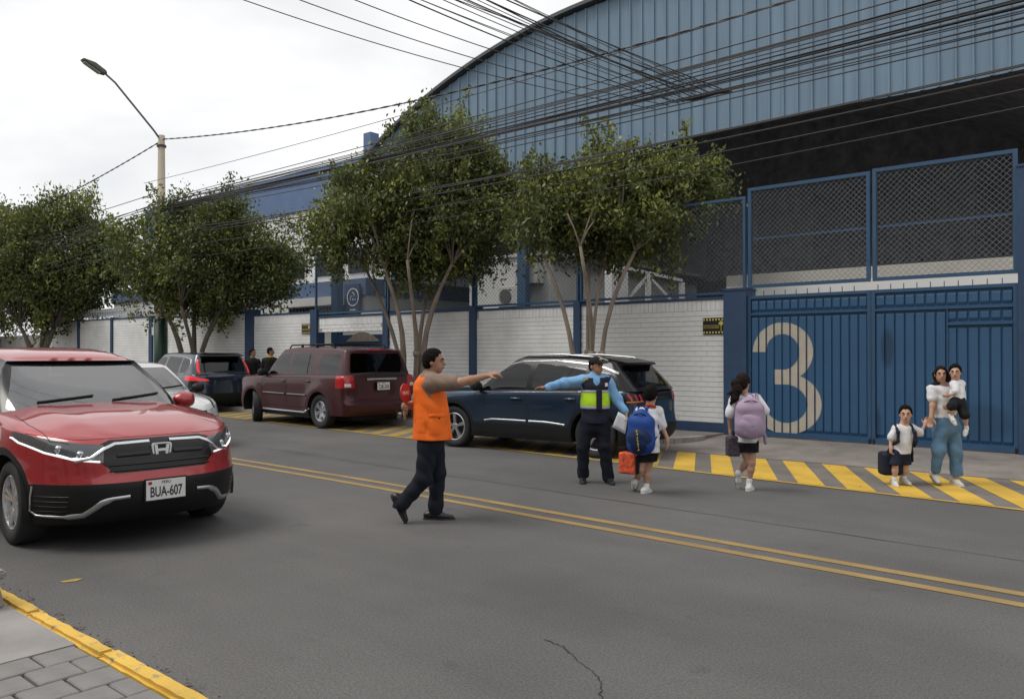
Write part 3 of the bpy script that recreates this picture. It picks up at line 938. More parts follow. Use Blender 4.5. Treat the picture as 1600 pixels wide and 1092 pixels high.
def leaf_mat():
    m = mat('ficus_leaf', (.05, .08, .02), .5)
    nt = m.node_tree; N, L = nt.nodes, nt.links
    b = N['Principled BSDF']
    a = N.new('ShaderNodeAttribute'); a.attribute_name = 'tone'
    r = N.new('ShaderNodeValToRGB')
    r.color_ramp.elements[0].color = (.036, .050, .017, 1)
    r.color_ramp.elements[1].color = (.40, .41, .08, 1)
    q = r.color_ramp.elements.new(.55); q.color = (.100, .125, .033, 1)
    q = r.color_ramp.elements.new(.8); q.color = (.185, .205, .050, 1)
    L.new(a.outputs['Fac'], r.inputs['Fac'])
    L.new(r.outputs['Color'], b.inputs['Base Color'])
    b.inputs['Roughness'].default_value = .45
    tr = N.new('ShaderNodeBsdfTranslucent'); L.new(r.outputs['Color'], tr.inputs['Color'])
    ms = N.new('ShaderNodeMixShader'); ms.inputs['Fac'].default_value = .3
    L.new(b.outputs['BSDF'], ms.inputs[1]); L.new(tr.outputs['BSDF'], ms.inputs[2])
    L.new(ms.outputs['Shader'], N['Material Output'].inputs['Surface'])
    return m
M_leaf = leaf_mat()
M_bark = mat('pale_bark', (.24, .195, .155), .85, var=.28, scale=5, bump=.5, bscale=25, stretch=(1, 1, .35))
M_bark2 = mat('shaded_bark', (.13, .105, .085), .85, var=.28, scale=5, bump=.5, bscale=25, stretch=(1, 1, .35))  # same bark as the pale one, with shade put into its colour

def make_tree(loc, c, rad, zlo, zhi, stems, n_clump, n_leaf, leaf, label, seed, bark, lean=(0, 0), young=.16):
    rg = np.random.default_rng(seed)
    rr = random.Random(seed)
    t = empty('ficus_tree', loc, 0, label, 'tree', 'ficus trees along the far pavement')
    # clump centres spread through uneven lobes of the crown
    C = []
    wts = np.array([l[3] ** 2.3 for l in c]); wts /= wts.sum()
    while len(C) < n_clump:
        lu, lv_, lz, lr = c[rg.choice(len(c), p=wts)]
        d = rg.normal(size=3); d /= np.linalg.norm(d)
        rf_ = rg.uniform(.12, 1.0) ** .5
        u, v, z = lu + d[0] * lr * rf_, lv_ + .45 + d[1] * lr * 1.1 * rf_, lz + d[2] * lr * .88 * rf_
        C.append((u * .766 - v * .643, u * .643 + v * .766, z - .13, rf_))
    # stems and limbs
    wood = MB()
    tips = []
    for (a, r0, hgt, spread, bx) in stems:
        base = Vector((bx * math.cos(a), bx * math.sin(a), -.05))
        top = Vector((spread * math.cos(a), spread * math.sin(a), hgt))
        pts = []
        for i in range(8):
            f = i / 7
            p_ = base.lerp(top, f) + Vector((math.sin(f * 5 + a) * .07, math.cos(f * 4 + a * 2) * .07, 0))
            p_ -= Vector((math.cos(a), math.sin(a), 0)) * (spread - bx) * .25 * math.sin(f * PI)
            pts.append(p_)
        wood.tube(pts, [r0 * (1 - .5 * i / 7) * (1 + .12 * rr.uniform(-1, 1)) for i in range(8)], 9)
        if rr.random() < .6:
            kp = pts[3]
            wood.lathe([(0, -.1), (.07, -.07), (.09, 0), (.07, .07), (0, .1)], 'z', 8, tuple(kp))
        tips.append((pts[-1], r0 * .5, pts[5]))
    for (x, y, z, f) in C:
        if f < .5 or rr.random() < .5: continue
        q = Vector((x, y, z))
        tp = min(tips, key=lambda k: (k[0] - q).length)
        a = tp[0]
        m_ = a.lerp(q, .5) + Vector((rr.uniform(-.2, .2), rr.uniform(-.2, .2), .15))
        wood.tube([a, a.lerp(m_, .55) + Vector((0, 0, .05)), m_, q], [tp[1] * .55, tp[1] * .4, .022, .008], 5)
    wood.build('trunk', bark, t, True)
    # leaves
    nl = n_leaf // n_clump
    P, tone = [], []
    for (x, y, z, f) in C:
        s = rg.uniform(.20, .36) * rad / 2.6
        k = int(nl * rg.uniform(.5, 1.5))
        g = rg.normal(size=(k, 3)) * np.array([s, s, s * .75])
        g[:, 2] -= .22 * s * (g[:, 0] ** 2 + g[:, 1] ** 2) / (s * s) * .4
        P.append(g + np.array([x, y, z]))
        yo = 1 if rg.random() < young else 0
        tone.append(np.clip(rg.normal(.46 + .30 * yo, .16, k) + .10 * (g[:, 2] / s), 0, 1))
    # drooping sprays and upright shoots on the outline
    for _ in range(int(n_clump * 1.0)):
        lu, lv_, lz, lr = c[rg.choice(len(c), p=wts)]
        d = rg.normal(size=3); d /= np.linalg.norm(d)
        u, v, z = lu + d[0] * lr * .9, lv_ + .45 + d[1] * lr, lz + d[2] * lr * .85
        b0 = np.array([u * .766 - v * .643, u * .643 + v * .766, z - .13])
        dw = np.array([d[0] * .766 - d[1] * .643, d[0] * .643 + d[1] * .766, d[2]])
        ln = rg.uniform(.25, .75) * rad / 2.6
        k = int(80 * rg.uniform(.5, 1.5))
        tt = rg.uniform(-.5, 1, k)
        dr = dw * .6 + np.array([0, 0, .5 if d[2] > .25 else -.6])
        P.append(b0 + tt[:, None] * dr * ln + rg.normal(size=(k, 3)) * (.05 + .05 * (1 - tt[:, None])) * rad / 2.2)
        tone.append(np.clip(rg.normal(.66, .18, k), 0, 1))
    P = np.concatenate(P); tone = np.concatenate(tone)
    n = len(P)
    ax = rg.normal(size=(n, 3)); ax[:, 2] -= 1.1; ax /= np.linalg.norm(ax, axis=1)[:, None]
    sd_ = np.cross(ax, rg.normal(size=(n, 3))); sd_ /= np.linalg.norm(sd_, axis=1)[:, None]
    nr = np.cross(ax, sd_)
    ln = leaf * rg.uniform(.65, 1.25, n)[:, None]
    wd = ln * .24
    V = np.empty((n, 4, 3))
    V[:, 0] = P - ax * ln * .5; V[:, 1] = P + sd_ * wd + nr * ln * .06; V[:, 2] = P + ax * ln * .5; V[:, 3] = P - sd_ * wd + nr * ln * .06
    me = bpy.data.meshes.new('crown')
    me.vertices.add(4 * n); me.vertices.foreach_set('co', V.reshape(-1))
    me.loops.add(4 * n); me.loops.foreach_set('vertex_index', np.arange(4 * n, dtype=np.int32))
    me.polygons.add(n); me.polygons.foreach_set('loop_start', np.arange(0, 4 * n, 4, dtype=np.int32))
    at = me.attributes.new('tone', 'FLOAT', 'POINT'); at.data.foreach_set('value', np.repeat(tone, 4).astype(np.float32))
    me.update(calc_edges=True)
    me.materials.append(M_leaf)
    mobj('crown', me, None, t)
    return t
S4 = [(.4, .065, 3.5, .95, .09), (2.2, .06, 3.6, .75, .10), (3.6, .07, 3.4, .95, .09), (5.2, .06, 3.5, 1.0, .12), (1.2, .05, 3.6, .4, .05)]
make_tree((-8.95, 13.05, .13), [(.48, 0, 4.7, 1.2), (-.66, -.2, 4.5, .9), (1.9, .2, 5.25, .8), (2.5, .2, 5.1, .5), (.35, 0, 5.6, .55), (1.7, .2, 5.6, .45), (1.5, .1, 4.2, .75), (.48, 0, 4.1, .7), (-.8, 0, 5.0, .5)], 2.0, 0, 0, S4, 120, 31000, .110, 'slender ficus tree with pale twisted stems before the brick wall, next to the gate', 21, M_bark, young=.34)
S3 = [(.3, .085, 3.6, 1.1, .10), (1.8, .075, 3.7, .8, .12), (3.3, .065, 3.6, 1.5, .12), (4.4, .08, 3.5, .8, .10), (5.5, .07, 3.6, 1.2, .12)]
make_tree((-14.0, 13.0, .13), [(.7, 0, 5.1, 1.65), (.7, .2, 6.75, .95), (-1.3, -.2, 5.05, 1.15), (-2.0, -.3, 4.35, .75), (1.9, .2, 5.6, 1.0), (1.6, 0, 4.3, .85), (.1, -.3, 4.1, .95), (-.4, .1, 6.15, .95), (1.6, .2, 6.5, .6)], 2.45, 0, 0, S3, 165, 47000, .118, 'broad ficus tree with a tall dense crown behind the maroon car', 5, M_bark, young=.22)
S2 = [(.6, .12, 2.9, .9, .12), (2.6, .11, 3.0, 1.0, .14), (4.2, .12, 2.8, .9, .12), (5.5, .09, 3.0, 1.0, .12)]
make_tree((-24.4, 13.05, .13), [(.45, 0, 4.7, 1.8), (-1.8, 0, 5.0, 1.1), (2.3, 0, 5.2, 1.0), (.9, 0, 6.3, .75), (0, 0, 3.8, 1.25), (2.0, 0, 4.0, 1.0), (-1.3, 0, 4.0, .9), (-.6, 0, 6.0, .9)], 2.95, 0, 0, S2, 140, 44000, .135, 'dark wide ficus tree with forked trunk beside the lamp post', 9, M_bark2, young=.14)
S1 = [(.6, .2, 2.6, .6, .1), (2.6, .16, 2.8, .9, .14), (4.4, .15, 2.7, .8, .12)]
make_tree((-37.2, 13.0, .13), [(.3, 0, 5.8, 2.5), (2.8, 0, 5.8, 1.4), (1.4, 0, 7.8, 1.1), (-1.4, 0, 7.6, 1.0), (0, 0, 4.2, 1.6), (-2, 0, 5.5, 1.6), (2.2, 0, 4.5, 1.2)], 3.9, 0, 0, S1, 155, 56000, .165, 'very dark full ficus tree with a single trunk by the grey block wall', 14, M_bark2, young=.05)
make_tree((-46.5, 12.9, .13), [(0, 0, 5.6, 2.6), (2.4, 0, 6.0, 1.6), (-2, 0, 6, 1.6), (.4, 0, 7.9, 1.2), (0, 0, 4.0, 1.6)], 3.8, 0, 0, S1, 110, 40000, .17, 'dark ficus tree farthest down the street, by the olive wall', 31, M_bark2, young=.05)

# overhead cables: each one a sagging line between two supports
M_cab = mat('black_cable', (.032, .031, .032), .6)
def cable(a, b, sag, r, label, twist=False, n=40):
    a, b = Vector(a), Vector(b)
    pts = []
    for i in range(n + 1):
        f = i / n
        p_ = a.lerp(b, f); p_.z -= 4 * sag * f * (1 - f)
        pts.append(p_)
    mb = MB()
    if twist:
        for ph in (0, PI):
            q = []
            m_ = n * 5
            for i in range(m_ + 1):
                f = i / m_
                p_ = a.lerp(b, f); p_.z -= 4 * sag * f * (1 - f)
                w = f * (b - a).length * 2 * PI / .9 + ph
                q.append(p_ + Vector((0, math.cos(w), math.sin(w))) * r * .9)
            mb.tube(q, r, 5)
    else:
        mb.tube(pts, r, 5)
    o = mb.build('overhead_cable', M_cab, None, True)
    return tag(o, label, 'cable', 'overhead cables')
G1 = 'thin black overhead cable strung along the street in front of the hangar'
G2 = 'thin black overhead cable crossing above the road to the mid-span junction'
def zz(py, d): return 1.6 + (555 - py) / 1240 * d
cable((LX, LY, 8.95), (7.5, 12.9, 8.1), 1.05, .0135, 'thick twisted power cable from the top of the lamp post past the hangar', True)
cable((LX, LY, 8.9), (-62, 13.5, 8.2), .8, .0135, 'thick twisted power cable from the top of the lamp post down the street', True)
rr = random.Random(4)
# (height at lamp post, height at the right-hand support, sag, radius)
for (zl, zr, sag, r, y0, y1) in [(7.35, 6.95, .25, .009, 12.6, 12.4), (6.78, 6.55, .10, .012, 12.9, 12.6), (6.75, 6.42, .20, .010, 12.9, 12.5), (6.72, 6.36, .12, .010, 12.85, 12.6),
                                 (6.68, 6.28, .22, .014, 12.9, 12.7), (6.62, 6.20, .14, .010, 12.8, 12.5), (6.60, 6.14, .24, .016, 12.9, 12.6), (6.56, 6.08, .16, .018, 12.9, 12.55),
                                 (6.52, 6.02, .22, .018, 12.85, 12.5), (6.50, 5.96, .14, .012, 12.9, 12.6), (6.46, 5.90, .24, .010, 12.9, 12.65), (6.42, 5.80, .10, .010, 12.8, 12.5),
                                 (5.75, 5.52, .40, .015, 12.9, 12.6), (5.62, 5.46, .36, .013, 12.8, 12.5), (5.58, 5.40, .42, .018, 12.85, 12.55), (5.2, 5.26, .40, .010, 12.9, 12.5), (4.75, 5.1, .35, .009, 12.9, 12.6), (6.3, 5.70, .30, .012, 12.8, 12.4)]:
    cable((LX, y0 - .2, zl), (7.5, y1 - 1.1, zr), sag, r * .9, G1)
for k in range(14):
    q = rr.random()
    cable((LX, 12.7 + .3 * rr.random(), 6.35 + .4 * q), (7.5, 11.2 + .5 * rr.random(), 5.75 + .75 * rr.random()), .05 + .3 * rr.random(), rr.choice((.006, .008, .010)), G1)
for k, (zl, zr, sag) in enumerate([(7.1, 6.6, .5), (6.75, 6.2, .7), (6.7, 6.3, .4), (6.6, 6.0, .9), (6.5, 5.6, .6), (6.45, 6.1, .5), (6.3, 5.8, .8), (5.7, 5.2, .8), (5.4, 4.9, .7), (6.4, 6.3, 1.0), (6.65, 5.2, .3), (5.9, 5.6, .9)]):
    cable((LX, LY - .15, zl), (-62, 9.6 + .25 * (k % 4), zr), sag, .013, 'thin black overhead cable running from the lamp post down the street')
# bundle that comes across the road to a junction half way along
J = Vector((-6.45, 12.85, 6.18))
for k in range(15):
    s_ = k / 14
    st = Vector((-9.2 + 1.5 * s_ + rr.uniform(-.08, .08), 2.0 + .3 * rr.random(), 7.05 + rr.uniform(-.12, .12)))
    cable(st, J + Vector((rr.uniform(-.5, .6), rr.uniform(-.1, .1), rr.uniform(-.06, .08))), .12 + .12 * rr.random(), rr.choice((.006, .007, .010)), G2)
for k in range(3):
    cable((-12.4 + .8 * k, 2.0, 7.9), J + Vector((-.9 + .3 * k, 0, -.05)), .45, .008, G2)
o = MB().tube([J + Vector((-.45, 0, .02)), J + Vector((-.1, 0, -.02)), J + Vector((.35, 0, .0)), J + Vector((.6, 0, -.06))], [.025, .05, .05, .02], 8).build('cable_splice', M_cab, None, True)
tag(o, 'black splice where the cables crossing the road meet the street cables', 'splice')
# ================================================================ vehicles
def inpoly(px, pz, poly):
    c = False
    n = len(poly)
    for i in range(n):
        x0, z0 = poly[i]; x1, z1 = poly[i - 1]
        if (z0 > pz) != (z1 > pz) and px < (x1 - x0) * (pz - z0) / (z1 - z0) + x0: c = not c
    return c
def circle(cx, cz, r, n=28, a0=0, a1=2 * PI):
    return [(cx + r * math.cos(a0 + (a1 - a0) * k / n), cz + r * math.sin(a0 + (a1 - a0) * k / n)) for k in range(n)]
def smooth_poly(P, n=4):
    """round a polygon by Catmull-Rom"""
    out = []
    m = len(P)
    for i in range(m):
        p0, p1, p2, p3 = (np.array(P[(i + k - 1) % m], float) for k in range(4))
        for q in range(n):
            t = q / n
            out.append(tuple(.5 * ((2 * p1) + (-p0 + p2) * t + (2 * p0 - 5 * p1 + 4 * p2 - p3) * t * t + (-p0 + 3 * p1 - 3 * p2 + p3) * t ** 3)))
    return out
def round_poly(P, r=.03, n=3):
    out = []
    m = len(P)
    for i in range(m):
        p, a, b = np.array(P[i], float), np.array(P[i - 1], float), np.array(P[(i + 1) % m], float)
        ra = min(r, np.linalg.norm(a - p) * .45); rb = min(r, np.linalg.norm(b - p) * .45)
        s, e_ = p + (a - p) / np.linalg.norm(a - p) * ra, p + (b - p) / np.linalg.norm(b - p) * rb
        for q in range(n + 1):
            t = q / n
            out.append(tuple((1 - t) ** 2 * s + 2 * t * (1 - t) * p + t * t * e_))
    return out
def cub(xs, ys):
    """monotone-ish cubic through points"""
    xs, ys = np.array(xs, float), np.array(ys, float)
    o = np.argsort(xs); xs, ys = xs[o], ys[o]
    h = np.diff(xs); d = np.diff(ys) / h
    m = np.zeros(len(xs)); m[0], m[-1] = d[0], d[-1]
    for i in range(1, len(xs) - 1):
        m[i] = 0 if d[i - 1] * d[i] <= 0 else 2 * d[i - 1] * d[i] / (d[i - 1] + d[i])
    def f(x):
        x = min(max(x, xs[0]), xs[-1])
        i = min(max(int(np.searchsorted(xs, x)) - 1, 0), len(h) - 1)
        t = (x - xs[i]) / h[i]
        return ys[i] * (1 + 2 * t) * (1 - t) ** 2 + m[i] * h[i] * t * (1 - t) ** 2 + ys[i + 1] * t * t * (3 - 2 * t) + m[i + 1] * h[i] * t * t * (t - 1)
    return f

class Shell:
    """a panel surface with an id per face; polygons are cut into it along an axis"""
    def __init__(s):
        s.bm = bmesh.new()
        s.id = s.bm.faces.layers.int.new('id')
        s.names = ['body']
    def code(s, nm):
        if nm not in s.names: s.names.append(nm)
        return s.names.index(nm)
    def grid(s, rows, nm='body', close_u=False):
        """rows: list of rows of points"""
        c = s.code(nm)
        vs = [[s.bm.verts.new(p) for p in r] for r in rows]
        for i in range(len(rows) - 1):
            k = len(rows[i])
            for j in range(k if close_u else k - 1):
                q = (vs[i][j], vs[i][(j + 1) % k], vs[i + 1][(j + 1) % k], vs[i + 1][j])
                try:
                    f = s.bm.faces.new(q); f[s.id] = c; f.smooth = True
                except ValueError: pass
    def weld(s, d=.0006):
        bmesh.ops.remove_doubles(s.bm, verts=s.bm.verts, dist=d)
        bad = [f for f in s.bm.faces if f.calc_area() < 1e-9]
        if bad: bmesh.ops.delete(s.bm, geom=bad, context='FACES')
        bmesh.ops.recalc_face_normals(s.bm, faces=s.bm.faces)
    def cut(s, poly, axis, nm, flt=None, only=None, dele=False):
        """axis: 'x' project to (y,z), 'y' to (|y| side; x,z), 'z' to (x,y). flt(face centre, normal) -> bool"""
        c = s.code(nm)
        A = {'x': (1, 2), 'y': (0, 2), 'z': (0, 1)}[axis]
        P = np.array(poly)
        lo, hi = P.min(0) - 1e-4, P.max(0) + 1e-4
        oc = None if only is None else [s.code(o) for o in (only if isinstance(only, (list, tuple)) else [only])]
        def cand():
            out = []
            for f in s.bm.faces:
                if oc is not None and f[s.id] not in oc: continue
                a = [v.co[A[0]] for v in f.verts]; b = [v.co[A[1]] for v in f.verts]
                if max(a) < lo[0] or min(a) > hi[0] or max(b) < lo[1] or min(b) > hi[1]: continue
                if flt and not flt(f.calc_center_median(), f.normal): continue
                out.append(f)
            return out
        n = len(poly)
        fs = cand()
        for i in range(n):
            p, q = P[i], P[(i + 1) % n]
            d = q - p
            if np.hypot(*d) < 1e-6: continue
            co = [0, 0, 0]; no = [0, 0, 0]
            co[A[0]], co[A[1]] = p; no[A[0]], no[A[1]] = -d[1], d[0]
            e0, e1 = np.minimum(p, q) - .02, np.maximum(p, q) + .02
            sub = []
            for f in fs:
                if not f.is_valid: continue
                a = [v.co[A[0]] for v in f.verts]; b = [v.co[A[1]] for v in f.verts]
                if max(a) < e0[0] or min(a) > e1[0] or max(b) < e0[1] or min(b) > e1[1]: continue
                sub.append(f)
            if not sub: continue
            g = set(sub)
            for f in sub: g.update(f.edges); g.update(f.verts)
            res = bmesh.ops.bisect_plane(s.bm, geom=list(g), dist=1e-5, plane_co=co, plane_no=no)
            keep = set(f for f in fs if f.is_valid)
            keep.update(f for f in res['geom'] if isinstance(f, bmesh.types.BMFace) and f.is_valid)
            fs = list(keep)
        fs = [f for f in fs if f.is_valid]
        ins = [f for f in fs if inpoly(f.calc_center_median()[A[0]], f.calc_center_median()[A[1]], poly)]
        if dele: bmesh.ops.delete(s.bm, geom=ins, context='FACES')
        else:
            for f in ins: f[s.id] = c
        return ins
    def tree(s):
        return BVHTree.FromBMesh(s.bm)
    def take(s, nm, m, parent, thick=0.0, offset=0.0, pick=None):
        """build the faces of one id as an object of their own"""
        c = s.code(nm)
        fs = [f for f in s.bm.faces if f[s.id] == c and (pick is None or pick(f.calc_center_median()))]
        if not fs: return None
        s.bm.normal_update()
        vs, V, F = {}, [], []
        for f in fs:
            r = []
            for v in f.verts:
                if v not in vs:
                    vs[v] = len(V); V.append(v.co + v.normal * offset)
                r.append(vs[v])
            F.append(r)
        me = bpy.data.meshes.new(nm); me.from_pydata(V, [], F)
        me.polygons.foreach_set('use_smooth', [True] * len(F))
        me.materials.append(m); me.update()
        # keep the shading of the whole panel across the cut
        try:
            me.normals_split_custom_set_from_vertices([tuple(v.normal) for v in vs])
        except Exception: pass
        return mobj(nm, me, None, parent)

def plan_ring(xf, xr, w, nf, nr, cf, cr, ns=(30, 44, 26)):
    """half outline in plan from front centre round the left side to rear centre"""
    pts = []
    for k in range(ns[0] + 1):
        a = (k / ns[0]) * PI / 2
        pts.append((cf + (xf - cf) * max(math.cos(a), 0) ** (2 / nf), w * max(math.sin(a), 0) ** (2 / nf)))
    for k in range(1, ns[1]):
        pts.append((cf + (cr - cf) * k / ns[1], w))
    for k in range(ns[2] + 1):
        a = (1 - k / ns[2]) * PI / 2
        pts.append((cr + (xr - cr) * max(math.cos(a), 0) ** (2 / nr), w * max(math.sin(a), 0) ** (2 / nr)))
    return pts

M_tyre = mat('tyre_rubber', (.018, .018, .019), .75, bump=.15, bscale=80)
M_black = mat('black_plastic', (.011, .011, .012), .55, spec=.3)
M_gloss = mat('gloss_black', (.006, .006, .007), .22, spec=.4)
M_chrome = mat('chrome', (.72, .73, .75), .12, metal=1.0)
M_satin = mat('satin_silver', (.55, .56, .58), .3, metal=.9)
M_gap = mat('panel_gap', (.006, .006, .006), .8)
M_int = mat('dark_interior', (.022, .021, .021), .8, var=.2)
M_seat = mat('seat_cloth', (.05, .047, .045), .85)
M_lens = glass_mat('clear_lens', (.92, .94, .96))
M_red = mat('red_lens', (.42, .008, .010), .12, coat=.6)
M_amber = mat('amber_lens', (.6, .16, .01), .15, coat=.5)
M_glow = mat('lit_drl', (.9, .92, .95), .3, emit=((1, 1, 1), .55))
M_tail = mat('lit_tail_lamp', (.5, .02, .02), .2, emit=((1, .05, .06), .3))
M_plate = mat('plate_white', (.70, .70, .68), .4)
M_ink = mat('plate_ink', (.015, .015, .02), .5)
M_wind = glass_mat('windscreen_glass', (.60, .64, .64), 2.15)
M_tint = glass_mat('tinted_glass', (.13, .14, .15), 1.1)
M_clear = glass_mat('side_glass', (.45, .5, .5), 1.15)

def wheel_mesh(rad, wid, rim_r, style, ns):
    t = MB()
    w = wid / 2
    prof = [(rim_r, -w * .82), (rim_r + .012, -w * .95), (rad - .05, -w), (rad - .018, -w * .93), (rad, -w * .72), (rad, w * .72), (rad - .018, w * .93), (rad - .05, w), (rim_r + .012, w * .95), (rim_r, w * .82)]
    t.lathe(prof, 'y', 36, (0, 0, 0), True)
    tyre = t.mesh('wheel', M_tyre, True)
    r = MB()
    # outer face at -y
    r.lathe([(rim_r, -w * .80), (rim_r - .012, -w * .86), (rim_r - .022, -w * .82), (rim_r - .03, -w * .3), (rim_r - .035, w * .6), (rim_r, w * .6)], 'y', 36, (0, 0, 0), True)
    r.lathe([(0, -w * .62), (.045, -w * .62), (.06, -w * .55), (.065, -w * .2), (0, -w * .2)], 'y', 20)
    for k in range(ns):
        a = 2 * PI * k / ns + .3
        for s_ in ((-1, 1) if style == 'pair' else (0,)):
            hw0, hw1 = {'pair': (.016, .020), 'fat': (.034, .055), 'y': (.020, .042)}[style]
            aa = a + s_ * .16
            ca, sa = math.cos(aa), math.sin(aa)
            V = []
            for (rr_, hw, y0, y1) in ((.03, hw0, -w * .60, -w * .3), (rim_r * .55, (hw0 + hw1) / 2, -w * .70, -w * .4), (rim_r - .01, hw1, -w * .78, -w * .5)):
                for (u, y) in ((-hw, y1), (-hw * .8, y0), (hw * .8, y0), (hw, y1)):
                    V.append((rr_ * ca - u * sa, y, rr_ * sa + u * ca))
            F = []
            for q in (0, 4):
                F += [(q, q + 1, q + 5, q + 4), (q + 1, q + 2, q + 6, q + 5), (q + 2, q + 3, q + 7, q + 6)]
            r.add(V, F)
    rim = r.mesh('rim', M_satin if style != 'dark' else M_black)
    d = MB().lathe([(0, .0), (rim_r * .75, .0), (rim_r * .75, .03), (0, .03)], 'y', 24)
    disc = d.mesh('brake_disc', mat('brake_iron', (.05, .048, .046), .5, metal=.6))
    return tyre, rim, disc

def drape(tree, pts2, axis, sgn, w, off=.002):
    """a thin ribbon laid on the surface along a 2D path; axis 'y' side view (x,z), 'x' end view (y,z)"""
    P, Nn = [], []
    for (a, b) in pts2:
        if axis == 'y': o_, d = Vector((a, sgn * 3, b)), Vector((0, -sgn, 0))
        elif axis == 'x': o_, d = Vector((sgn * 6, a, b)), Vector((-sgn, 0, 0))
        else: o_, d = Vector((a, b, 4)), Vector((0, 0, -1))
        h = tree.ray_cast(o_, d)
        if h[0] is None: continue
        nrm = h[1] if h[1].dot(d) < 0 else -h[1]
        P.append(h[0]); Nn.append(nrm)
    V, F = [], []
    for i, p_ in enumerate(P):
        t = P[min(i + 1, len(P) - 1)] - P[max(i - 1, 0)]
        if t.length < 1e-6: t = Vector((1, 0, 0))
        s_ = t.normalized().cross(Nn[i]).normalized() * (w[int(i / max(1, len(P) - 1) * (len(w) - 1))] if hasattr(w, '__len__') else w) / 2
        V += [p_ - s_ + Nn[i] * off * .2, p_ - s_ * .8 + Nn[i] * off, p_ + s_ * .8 + Nn[i] * off, p_ + s_ + Nn[i] * off * .2]
        if i:
            q = 4 * i
            F += [(q - 4 + k, q - 3 + k, q + 1 + k, q + k) for k in range(3)]
    return V, F
def dense(P, step=.04, closed=False):
    out = []
    Q = list(P) + ([P[0]] if closed else [])
    for a, b in zip(Q[:-1], Q[1:]):
        k = max(1, int(math.hypot(b[0] - a[0], b[1] - a[1]) / step))
        out += [(a[0] + (b[0] - a[0]) * i / k, a[1] + (b[1] - a[1]) * i / k) for i in range(k)]
    return out + [Q[-1]]

